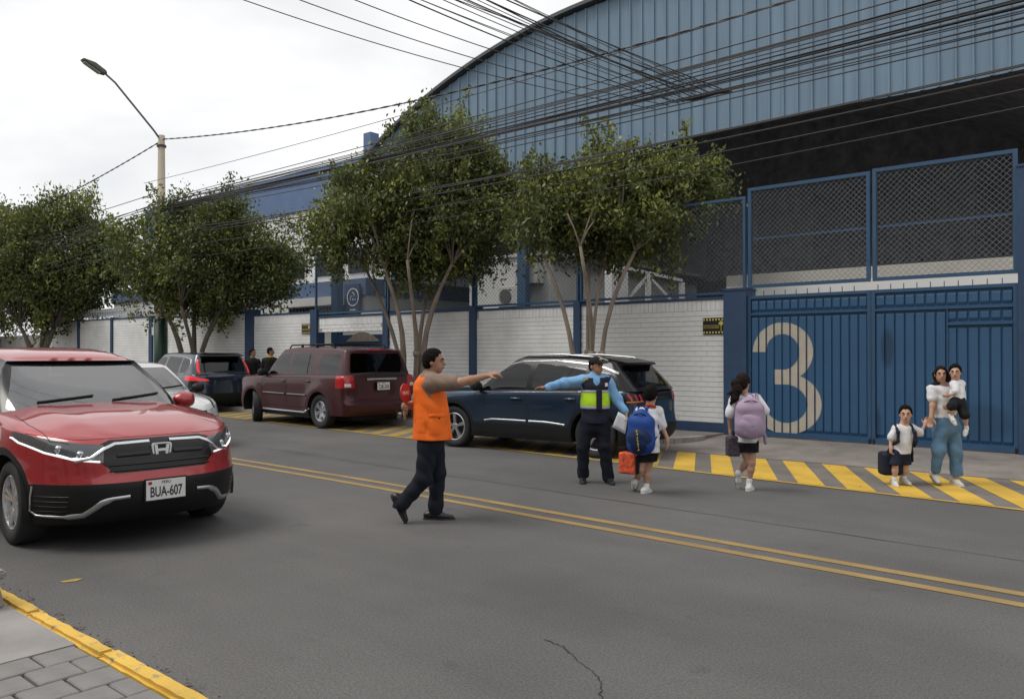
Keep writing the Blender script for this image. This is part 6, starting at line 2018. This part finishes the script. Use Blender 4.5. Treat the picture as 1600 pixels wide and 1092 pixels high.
for h_, k_, a_ in ((hipR, knR, anR), (hipL, knL, anL)):
    TR.chain([h_, k_], [.100, .078], .05); TR.chain([k_, a_ + v3(0, 0, -.02)], [.076, .070], .03)
    TR.ell(a_ + v3(0, 0, -.115), v3(.10, .10, .10), None, .01, True)
TR.plane(v3(0, 0, .90), (0, 0, 1))
TR.build('trousers', DARKT, GP, wr=.006, wf=12, seed=8)
shoe('shoe', anR + v3(0, .05, -anR[2]), anR + v3(-.02, -.19, -anR[2]), BLKSHOE, GP, 1.0, mat('dark_sole', (.02, .02, .02), .8), ank=anR)
shoe('shoe', anL + v3(0, .05, -anL[2]), anL + v3(.035, -.19, -anL[2]), BLKSHOE, GP, 1.0, mat('dark_sole', (.02, .02, .02), .8), ank=anL)
pp = empty('paper_sheet', (-5.63, 8.34, 0), YAW, 'white sheet of paper held down in the hand of the guard', 'paper')
P4 = [g2(966, 643, -.14), g2(980, 651, -.16), g2(976.5, 677.5, -.15), g2(956.5, 667, -.13)]
V, F = [], []
for j in range(5):
    for i in range(5):
        a_ = P4[0] + (P4[1] - P4[0]) * i / 4; b_ = P4[3] + (P4[2] - P4[3]) * i / 4
        q = a_ + (b_ - a_) * j / 4; q[1] += .012 * math.sin(i * .8) * j / 4; V.append(q)
        if i and j: F.append(((j - 1) * 5 + i - 1, (j - 1) * 5 + i, j * 5 + i, j * 5 + i - 1))
o_ = pyd('sheet', V, F, mat('paper', (.72, .73, .76), .7), pp, True); md = o_.modifiers.new('t', 'SOLIDIFY'); md.thickness = .002

# ---------------------------------------------------------------- children and woman
def kid(root, g2, J, sc, skin_m, hair_m, face, shirt, shorts_m, legs, fl, shoes, hems, hairfun=None, collar=None, sleeve=.85, hem_z=None, shorts_len=.55, hands=True, hd=1.0):
    """a child's body and clothes from a set of joints"""
    nb_, hc, shA, shB, elA, elB, wrA, wrB, pel = (J[k] for k in ('nb', 'hc', 'sa', 'sb', 'ea', 'eb', 'wa', 'wb', 'pel'))
    B = SDF(.008)
    ch = (shA + shB) / 2 - v3(0, 0, .07 * sc)
    B.cone(pel, pel * .5 + ch * .5, .105 * sc, .10 * sc, .04, fl); B.cone(pel * .5 + ch * .5, ch, .10 * sc, .11 * sc, .04, fl)
    B.cone(shA * .85 + nb_ * .15, shB * .85 + nb_ * .15, .05 * sc, .05 * sc, .04)
    o, A = add_head(B, hc, face, hd, nb_)
    for a_, e_, w_ in ((shA, elA, wrA), (shB, elB, wrB)):
        B.chain([a_, e_, w_], [.036 * sc, .029 * sc, .020 * sc], .02)
    for nm in ('wa', 'wb'):
        hs = J.get('h' + nm)
        if hs: hand(B, J[nm], hs[0], hs[1], .72 * sc + .1, hs[2], .06, hs[3] if len(hs) > 3 else 1)
    for (h_, k_, a_) in legs: B.chain([h_, k_], [.064 * sc, .042 * sc], .03); B.chain([k_, k_ + (a_ - k_) * .35, a_], [.040 * sc, .043 * sc, .027 * sc], .02)
    B.build('body', skin_m, root)
    face_parts(o, A, hd, root, hair_m)
    T = SDF(.008)
    T.cone(pel + v3(0, 0, -.07 * sc), pel * .5 + ch * .5, .143 * sc, .126 * sc, .04, fl); T.cone(pel * .5 + ch * .5, ch, .122 * sc, .124 * sc, .04, fl)
    T.cone(shA * .85 + nb_ * .15, shB * .85 + nb_ * .15, .062 * sc, .062 * sc, .04)
    for a_, e_ in ((shA, elA), (shB, elB)): T.chain([a_, a_ + (e_ - a_) * sleeve], [.060 * sc, .062 * sc], .03)
    if hem_z: T.plane(v3(0, 0, hem_z), (0, 0, -1))
    T.plane(nb_ + v3(0, 0, .012), (0, 0, 1))
    T.build('tshirt', shirt, root, wr=.005, wf=15, seed=int(sc * 10))
    if collar is not None:
        cc = nb_ + v3(0, 0, -.004); Fv = unit((face[0], face[1], 0))
        MB().tube([tuple(cc + (Fv * math.cos(t) * .055 + np.cross(Fv, (0, 0, 1)) * math.sin(t) * .055) * sc + v3(0, 0, -.02 * math.cos(t) * sc)) for t in np.linspace(0, 2 * PI, 19)], .013 * sc, 6, False).build('collar', collar, root, True)
    Sh = SDF(.008)
    Sh.cone(pel + v3(0, 0, -.02), pel + v3(0, 0, .03), .118 * sc, .115 * sc, .04, fl)
    for (h_, k_, a_) in legs:
        Sh.chain([h_, h_ + (k_ - h_) * shorts_len], [.080 * sc, .084 * sc], .04)
    if hems: Sh.plane(v3(0, 0, hems), (0, 0, -1))
    Sh.build('shorts', shorts_m, root, wr=.005, wf=14, seed=2)
    for (hl_, to_, up_, ank, sl) in shoes: shoe('shoe', hl_, to_, WSHOE, root, .80 * sc + .08, sl, up_, ank)
    for (h_, k_, a_) in legs:
        K = SDF(.007); K.cone(a_ + (k_ - a_) * .10, a_ - (k_ - a_) * .12, .036 * sc, .038 * sc); K.build('sock', WSHIRT, root)
    if hairfun: hairfun(o, A)
    else: short_hair(o, A, hd, root, hair_m, vol=.016)
    return o, A

def backpack(root_loc, label, c, w, h, d, back, m1, m2, straps, sag=0.0, zip_m=None):
    """soft bag: c centre, back = unit vector pointing away from the wearer"""
    bp = empty('backpack', root_loc, YAW, label, 'backpack')
    Bv = unit(back); Rr = unit(np.cross((0, 0, 1), Bv)); U = v3(0, 0, 1)
    A = np.array([Rr, Bv, U])
    S = SDF(.008)
    S.box(c - U * h * .04, v3(w / 2 - .085, d / 2 - .07, h / 2 - .13), A, .075); S.ell(c + U * h * .10, v3(w * .44, d * .50, h * .41), A, .05); S.ell(c + U * -h * .20 + Bv * d * .14, v3(w * .50, d * .54, h * .29), A, .06)
    main = S.build('main_bag', m1, bp, wr=.004, wf=11, seed=6)
    S = SDF(.007)
    S.ell(c + Bv * d * .34 - U * h * .16, v3(w * .47, d * .42, h * .32), A); S.build('front_pocket', m2, bp, wr=.003, wf=16)
    if zip_m is not None:
        pts = [c + Rr * math.cos(t) * w * .40 + U * (h * .16 + math.sin(t) * h * .26) + Bv * (d * .46 - .05 * abs(math.cos(t))) for t in np.linspace(.0, PI, 15)]
        MB().tube([tuple(p) for p in pts], .006, 5).build('zip', zip_m, bp, True)
        pts = [c + Rr * (t * w * .34) + Bv * (d * .70 - .055 * t * t) - U * h * .05 for t in np.linspace(-1, 1, 7)]
        MB().tube([tuple(p) for p in pts], .005, 5).build('zip', zip_m, bp, True)
        for q in range(4):
            pts = [c + Rr * (t * w * .36) + Bv * (d * .765 - .062 * t * t - .006 * (q - 1) ** 2) - U * (h * (.11 + .065 * q)) for t in np.linspace(-1, 1, 7)]
            MB().tube([tuple(p) for p in pts], .004, 5).build('seam', zip_m, bp, True)
    pts = [c + Rr * t * .05 + U * (h / 2 + .035 * (1 - t * t)) - Bv * .03 for t in np.linspace(-1, 1, 9)]
    MB().tube([tuple(p) for p in pts], .009, 6).build('top_loop', m2, bp, True)
    for st in straps:
        K = SDF(.006); K.chain([v3(*p) for p in st], [.019] * len(st), .02); K.build('strap', m1, bp)
    return bp

# boy with the blue backpack, walking away
loc = (-4.76, 8.07, 0)
BP = empty('person', loc, YAW, 'boy in white shirt and black shorts walking away with a blue backpack', 'person')
s_, cx, gy = 134.5, 1008, 772
g2 = lambda px, py, y=0.0: v3((px - cx) / s_, y, (gy - py) / s_)
J = dict(nb=g2(1018, 637, .02), hc=g2(1019, 619.5, .03), sa=g2(999, 648, .0), sb=g2(1031, 647, .06), ea=g2(990, 676, .02), eb=g2(1037, 669, .05), wa=g2(988, 702, .06), wb=g2(1044.5, 688, .0), pel=g2(1014, 704, .04),
         hwa=((0, .2, -1), (1, .2, 0), .9, 1), hwb=((-.05, -.1, -1), (-1, .1, 0), .2, -1))
legs = [(g2(1006, 708, .04), g2(1001.5, 736, .01), g2(998.5, 755, .12)), (g2(1020, 708, .04), g2(1014, 737, .06), g2(1011.5, 763, .03))]
kid(BP, g2, J, 1.0, SK2, HAIR, (.55, .82, -.05), WSHIRT, BLK, legs, ((.35, .94, 0), .78),
    [(g2(996, 754, .10), g2(996, 770.5, .16), (-.35, -.9, .15), legs[0][2], WSOLE), (g2(1006, 772, -.03), g2(1020, 772, .11), (0, 0, 1), legs[1][2], WSOLE2)], .36, collar=cloth('red_collar', (.5, .03, .03)), hem_z=.47, hd=.90, shorts_len=.62)
backpack(loc, 'bright blue backpack with navy base worn by the walking boy', g2(1000, 675, -.14), .31, .52, .20, (-.40, -.92, 0), cloth('bright_blue_nylon', (.016, .060, .26), .6), cloth('navy_nylon', (.010, .022, .075), .6),
         [[g2(1008, 645, -.06), g2(1014, 637, .0), g2(1022, 641, .03), g2(1027, 655, -.01), g2(1029, 678, -.02), g2(1018, 694, -.08)], [g2(991, 648, -.04), g2(996, 640, .02), g2(999, 650, .08)]], zip_m=cloth('navy_zip', (.006, .010, .03)))
bag = [q for q in bpy.data.objects if q.name.startswith('backpack')][0]
rr = random.Random(8)
bt = {}
_mb = [q for q in bag.children if q.name.startswith('front_pocket')][0]
bt = BVHTree.FromPolygons([tuple(v.co) for v in _mb.data.vertices], [tuple(p.vertices) for p in _mb.data.polygons])
for k in range(7):                          # small script-like print running down the side of the bag
    pts = []
    for q in range(5):
        p_ = g2(990.5 + rr.uniform(-1.3, 1.3) + .4 * k, 671 + 4.6 * k + q * .8, -.6)
        hit = bt.ray_cast(Vector(p_), Vector((0, 1, 0)))
        if hit[0] is not None: pts.append(tuple(hit[0] + Vector((0, -.004, 0))))
    if len(pts) > 1: MB().tube(pts, .005, 5).build('printed_mark', mat('print_yellow', (.55, .45, .08), .6), bag, True)
lb = empty('lunch_bag', loc, YAW, 'orange patterned lunch bag with black front hanging from the hand of the boy', 'bag')
Rr = unit((.8, -.6, 0))
S = SDF(.007); S.box(g2(985, 726, .06), v3(.085, .045, .10), np.array([Rr, np.cross((0, 0, 1), Rr), (0, 0, 1)]), .025); S.build('case', mat('orange_pattern', (.60, .085, .03), .7, var=.65, scale=28), lb)
S = SDF(.007); S.box(g2(990, 728, .01), v3(.060, .012, .085), np.array([Rr, np.cross((0, 0, 1), Rr), (0, 0, 1)]), .02); S.build('front_panel', cloth('black_nylon', (.012, .010, .012)), lb)
MB().tube([tuple(g2(984, 714, .06)), tuple(g2(986, 704, .06)), tuple(g2(990, 703, .06)), tuple(g2(992, 714, .06))], .010, 6).build('handle', cloth('black_nylon', (.012, .010, .012)), lb, True)

# girl with the lilac backpack
loc = (-3.92, 8.97, 0)
GL = empty('person', loc, YAW, 'girl with dark ponytail and lilac backpack striding away from the road', 'person')
s_, cx, gy = 132., 1165, 767
g2 = lambda px, py, y=0.0: v3((px - cx) / s_, y, (gy - py) / s_)
J = dict(nb=g2(1163, 617, .02), hc=g2(1162.5, 600, .03), sa=g2(1147, 626, .0), sb=g2(1184, 624, .04), ea=g2(1139.5, 651, -.0), eb=g2(1197, 645, .0), wa=g2(1142, 672, .04), wb=g2(1189, 654, .10), pel=g2(1168, 688, .03),
         hwa=((.1, .1, -1), (1, 0, 0), .9, 1), hwb=((-.9, .2, -.15), (0, 1, 0), .8, 1))
legs = [(g2(1161, 693, .04), g2(1170, 722, .05), g2(1160, 741, .14)), (g2(1176, 693, .03), g2(1175, 724, .0), g2(1171.5, 753, .03))]
def pony(o, A):
    H = SDF(.007)
    H.ell(o(0, -.014, .032), v3(.088, .106, .104) * .93, A); H.ell(o(0, -.05, -.02), v3(.078, .06, .075) * .93, A, .02)
    p0 = o(0, .072, .055); d = unit(o(0, -.02, -.06) - p0); nr_ = np.cross(A[0], d); nr_ = nr_ if nr_ @ A[1] > 0 else -nr_
    H.plane(p0, nr_)
    H.build('hair', HAIRB, GL, wr=.003, wf=50)
    Tt = SDF(.007)
    Tt.chain([o(0, -.085, .03), o(-.03, -.13, -.01), g2(1150, 609, -.06), g2(1146, 622, -.06), g2(1140, 632, -.05)], [.035, .048, .050, .042, .012], .03)
    Tt.chain([g2(1152, 606, -.07), g2(1141, 614, -.06), g2(1134, 616, -.05)], [.03, .022, .006], .02)
    Tt.build('ponytail', HAIRB, GL, wr=.004, wf=40)
kid(GL, g2, J, .93, SK2, HAIRB, (.72, .68, -.08), WSHIRT, BLK, legs, ((.2, .98, 0), .78),
    [(g2(1157, 739, .12), g2(1160, 768, .17), (-.1, -1, .1), legs[0][2], WSOLE), (g2(1168, 767, -.02), g2(1181, 767, .13), (0, 0, 1), legs[1][2], WSOLE2)], .455, hairfun=pony, hem_z=.57, hd=.93, shorts_len=.5)
LIL = cloth('lilac_nylon', (.36, .27, .37), .65)
backpack(loc, 'large lilac backpack with curved seams worn by the girl', g2(1166, 652, -.14), .335, .49, .18, (-.10, -.99, 0), LIL, cloth('pale_lilac_nylon', (.39, .295, .40), .65),
         [[g2(1180, 628, -.08), g2(1182, 618, .0), g2(1184, 622, .09)], [g2(1150, 630, -.08), g2(1150, 620, .0), g2(1149, 628, .08)], [g2(1188, 665, -.05), g2(1192, 680, -.05), g2(1194, 692, -.05)]], zip_m=cloth('dark_lilac_zip', (.16, .085, .16)))
lb = empty('lunch_bag', loc, YAW, 'black lunch bag with pale pattern hanging beside the girl', 'bag')
S = SDF(.007); S.box(g2(1147, 698, .05), v3(.05, .035, .09), None, .03); S.build('case', mat('black_pattern', (.05, .04, .055), .7, var=.95, scale=34), lb)
MB().tube([tuple(g2(1143, 687, .05)), tuple(g2(1143, 675, .05)), tuple(g2(1147, 675, .05)), tuple(g2(1149, 687, .05))], .009, 6).build('handle', cloth('black_nylon', (.012, .010, .012)), lb, True)

# small boy with yellow collar
loc = (-2.62, 10.52, 0.008)
KB = empty('person', loc, YAW, 'small boy in white shirt with yellow collar holding the hand of the woman', 'person')
s_, cx, gy = 127.8, 1408, 760
g2 = lambda px, py, y=0.0: v3((px - cx) / s_, y, (gy - py) / s_)
J = dict(nb=g2(1416, 664, .01), hc=g2(1417.5, 649.5, .0), sa=g2(1402, 673, .0), sb=g2(1430, 672, .02), ea=g2(1395, 688, .01), eb=g2(1443, 678, .03), wa=g2(1392.5, 700, -.02), wb=g2(1450, 666, .03), pel=g2(1410.5, 708, .02),
         hwa=((0, -.1, -1), (1, 0, 0), .8, 1), hwb=((.35, .1, .9), (-.5, -.8, 0), .5, 1))
legs = [(g2(1402, 712, .0), g2(1399, 730, -.03), g2(1398.5, 750, -.02)), (g2(1417, 712, .03), g2(1418, 730, .02), g2(1418.5, 749, .06))]
kid(KB, g2, J, .82, SK3, HAIR, (-.42, -.90, -.04), WSHIRT, cloth('navy_shorts', (.014, .018, .035)), legs, ((-.1, .99, 0), .78),
    [(g2(1400, 759, .06), g2(1397, 760, -.13), (0, 0, 1), legs[0][2], WSOLE2), (g2(1418, 757, .12), g2(1421, 758, -.06), (0, 0, 1), legs[1][2], WSOLE2)], .25, collar=cloth('yellow_collar', (.72, .42, .03)), hem_z=.385, hd=.86, shorts_len=.8)
NN = cloth('dark_navy_nylon', (.012, .016, .032), .65)
backpack(loc, 'dark navy backpack on the shoulders of the small boy', g2(1424, 690, .17), .24, .32, .13, (.15, .98, 0), NN, NN,
         [[g2(1402, 666, .06), g2(1401, 667, -.01), g2(1400.5, 676, -.085), g2(1400, 690, -.09), g2(1399, 696, -.0)], [g2(1424, 665, .06), g2(1425, 667, -.01), g2(1426.5, 676, -.08), g2(1428, 690, -.085), g2(1431, 699, .0)], [g2(1434, 700, .12), g2(1434.5, 712, .12), g2(1435, 724, .12)]])
lb = empty('lunch_bag', loc, YAW, 'rounded black bag hanging by the legs of the small boy', 'bag')
S = SDF(.008); S.box(g2(1399, 727, .09), v3(.085, .05, .10), None, .045); S.build('case', NN, lb)
MB().tube([tuple(g2(1390, 716, .09)), tuple(g2(1391, 703, .0)), tuple(g2(1394, 703, .0)), tuple(g2(1402, 715, .09))], .010, 6).build('handle', NN, lb, True)

# woman carrying a toddler
loc = (-2.19, 10.95, 0.008)
WP = empty('person', loc, YAW, 'woman in white blouse and wide jeans carrying a toddler and leading a boy', 'person')
s_, cx, gy = 127., 1482, 760
g2 = lambda px, py, y=0.0: v3((px - cx) / s_, y, (gy - py) / s_)
nb_, hc, face = g2(1477, 602, .02), g2(1473.5, 588, .0), (-.35, -.93, -.03)
shA, shB = g2(1462, 613, .03), g2(1500, 612, .03)
elA, wrA = g2(1459, 637, -.02), g2(1454, 655, -.06)
elB, wrB = g2(1505, 637, -.03), g2(1478, 640, -.21)
hipA, hipB = g2(1473, 672, .02), g2(1493, 672, .02)
knA, anA, knB, anB = g2(1467.5, 706, -.03), g2(1466.5, 744, .05), g2(1495.5, 708, .0), g2(1495, 750, -.02)
B = SDF(.008); fl = ((0, 1, 0), .72)
B.cone(g2(1483, 668, .02), g2(1482, 642, .02), .14, .11, .04, fl); B.cone(g2(1482, 642, .02), g2(1481, 620, .02), .11, .125, .04, fl)
B.cone(shA * .85 + nb_ * .15, shB * .85 + nb_ * .15, .052, .052, .05)
o, A = add_head(B, hc, face, .84, nb_)
B.chain([shA, elA, wrA], [.042, .036, .025], .02); B.chain([shB, elB, wrB], [.042, .038, .026], .02)
hand(B, wrA, (-.15, .0, -1), (-.6, -.7, 0), .85, .7, .03, 1); hand(B, wrB, (-1, -.15, .15), (0, .8, .5), .85, .35, .05, 1)
for h_, k_, a_ in ((hipA, knA, anA), (hipB, knB, anB)): B.chain([h_, k_, a_], [.085, .055, .034], .03)
B.build('body', SK2, WP); face_parts(o, A, .84, WP, HAIRB)
H = SDF(.007)
H.ell(o(0, -.014, .032), v3(.086, .106, .102) * .84, A)
H.jag = .003; p0 = o(0, .068, .085); d = unit(o(0, -.005, -.06) - p0); nr_ = np.cross(A[0], d); nr_ = nr_ if nr_ @ A[1] > 0 else -nr_
H.plane(p0, nr_)
H.build('hair', HAIRB, WP, wr=.003, wf=50)
H = SDF(.007); H.chain([o(-.07, -.03, .03), o(-.085, -.03, -.06), g2(1464, 606, .03), g2(1466, 618, .02)], [.03, .034, .030, .012], .03); H.chain([o(.05, -.06, 0), g2(1478, 604, .08), g2(1478, 622, .10)], [.05, .055, .02], .03); H.build('long_hair', HAIRB, WP, wr=.003, wf=40)
T = SDF(.008)
T.cone(g2(1483, 664, .02), g2(1482, 642, .02), .148, .128, .04, fl); T.cone(g2(1482, 642, .02), g2(1481, 620, .02), .13, .138, .04, fl)
T.cone(shA * .85 + nb_ * .15, shB * .85 + nb_ * .15, .062, .062, .05)
T.chain([shA + v3(-.01, 0, .01), shA + (elA - shA) * .5], [.056, .060], .03); T.chain([shB + v3(.01, 0, .01), shB + (elB - shB) * .5], [.062, .070], .03)
for sx, sh in ((-1, shA), (1, shB)): T.ell(sh + v3(sx * .02, 0, .035), v3(.038, .05, .028), None, .02)
T.plane(nb_ + v3(0, 0, -.012), (0, -.4, 1)); T.plane(g2(0, 656), (0, 0, -1))
T.build('blouse', WSHIRT, WP, wr=.005, wf=17, seed=3)
JE = mat('blue_denim', (.095, .19, .30), .85, var=.35, scale=5, bump=.2, bscale=150)
TR = SDF(.008)
TR.cone(g2(1483, 672, .02), g2(1483, 646, .02), .148, .140, .05, fl)
TR.chain([hipA, knA, g2(1466, 737, .02)], [.082, .072, .054], .05); TR.chain([hipB, knB, g2(1496.5, 744, -.01)], [.082, .074, .068], .05)
TR.plane(g2(0, 645), (0, 0, 1)); TR.plane(g2(1496, 746, 0), (0, 0, -1))
TR.build('jeans', JE, WP, wr=.006, wf=11, seed=9)
CREAM = cloth('cream_trainer', (.60, .58, .50), .6)
shoe('shoe', g2(1468, 755, .12) + v3(0, 0, .04), g2(1463, 758, -.10), CREAM, WP, .95, WSOLE, ank=anA)
shoe('shoe', g2(1495, 760, .06), g2(1495, 760, -.17), CREAM, WP, .95, WSOLE2, ank=anB)
# toddler on her arm
TD = empty('person', loc, YAW, 'toddler in white polo and black shorts carried on the arm of the woman', 'person')
J = dict(nb=g2(1489, 597, -.10), hc=g2(1487.5, 584.5, -.12), sa=g2(1483, 603, -.16), sb=g2(1499, 602, -.08), ea=g2(1481, 615, -.22), eb=g2(1503, 612, .02), wa=g2(1472, 619, -.22), wb=g2(1496, 606, .08), pel=g2(1487, 629, -.18),
         hwa=((-1, .1, -.1), (0, 1, .2), .4, 1))
legs = [(g2(1479, 631, -.20), g2(1470, 636, -.28), g2(1471.5, 652, -.27)), (g2(1491, 633, -.20), g2(1491, 650, -.27), g2(1495, 668, -.25))]
kid(TD, g2, J, .66, SK3, HAIR, (-.55, -.83, -.06), WSHIRT, BLK, legs, ((-.3, .95, 0), .85),
    [(g2(1471, 651, -.24), g2(1474, 664, -.32), (-.3, -.9, .4), None, WSOLE2), (g2(1497.5, 671, -.21), g2(1489, 681, -.29), (-.3, -.75, .6), None, WSOLE2)], None, hem_z=(760 - 625) / s_, hd=.78, shorts_len=.95)

# three people on the pavement behind the parked cars
def stand(loc, label, shirt, hairm, face, h=1.68, bald=False, extra=None):
    P_ = empty('person', loc, YAW, label, 'person')
    k = h / 1.66
    B = SDF(.011)
    B.cone(v3(0, 0, .84 * k), v3(0, 0, 1.24 * k), .15, .16, .05, ((0, 1, 0), .7)); nb_ = v3(0, 0, 1.40 * k)
    B.cone((-.15, 0, 1.30 * k), (.15, 0, 1.30 * k), .065, .065, .05)
    o, A = add_head(B, v3(.01, 0, 1.535 * k), face, 1.0, nb_)
    for g in (1, -1):
        B.chain([v3(g * .18, 0, 1.29 * k), v3(g * .23, .0, 1.06 * k), v3(g * .22, -.08, .83 * k)], [.055, .045, .03], .03)
        hand(B, v3(g * .22, -.08, .83 * k), (0, -.1, -1), (-g, 0, 0), .95, .4, .05, g)
        B.chain([v3(g * .09, 0, .84 * k), v3(g * .10, 0, .45), v3(g * .10, .02, .07)], [.09, .06, .04], .03)
    B.build('body', SK1, P_); face_parts(o, A, 1.0, P_)
    short_hair(o, A, 1.0, P_, hairm, vol=.004 if bald else .014)
    T = SDF(.011)
    T.cone(v3(0, 0, .82 * k), v3(0, 0, 1.24 * k), .165, .175, .05, ((0, 1, 0), .75)); T.cone((-.14, 0, 1.29 * k), (.14, 0, 1.29 * k), .078, .078, .05)
    for g in (1, -1): T.chain([v3(g * .18, 0, 1.28 * k), v3(g * .215, 0, 1.10 * k)], [.068, .07], .03)
    T.plane(nb_ + v3(0, 0, .005), (0, 0, 1)); T.build('polo_shirt', shirt, P_, wr=.004)
    L_ = SDF(.011)
    for g in (1, -1): L_.chain([v3(g * .09, 0, .84 * k), v3(g * .10, 0, .45), v3(g * .10, .02, .09)], [.11, .085, .075], .04)
    L_.plane(v3(0, 0, .86 * k), (0, 0, 1)); L_.build('trousers', DARKT, P_, wr=.004)
    for g in (1, -1): shoe('shoe', (g * .10, .06, 0), (g * .11, -.19, 0), BLKSHOE, P_)
    if extra is not None:
        cc = nb_ + v3(0, 0, -.01)
        MB().tube([tuple(cc + v3(math.cos(t) * .085, math.sin(t) * .075, 0)) for t in np.linspace(0, 2 * PI, 17)], .02, 6, False).build('collar', extra, P_, True)
BP_ = cloth('black_polo', (.012, .012, .013)); YC = cloth('yellow_trim', (.65, .50, .03))
stand((-20.9, 13.0, .13), 'dark haired bearded person in black by the navy post behind the parked cars', BP_, HAIR, (.9, -.4, 0), 1.66)
stand((-20.05, 13.05, .13), 'person with receding hair in a black polo with yellow collar behind the parked cars', BP_, HAIR, (.98, .1, 0), 1.70, True, YC)
stand((-18.95, 13.3, .13), 'person mostly hidden by the maroon off-roader, only dark hair showing', BP_, HAIR, (.3, .9, 0), 1.60)
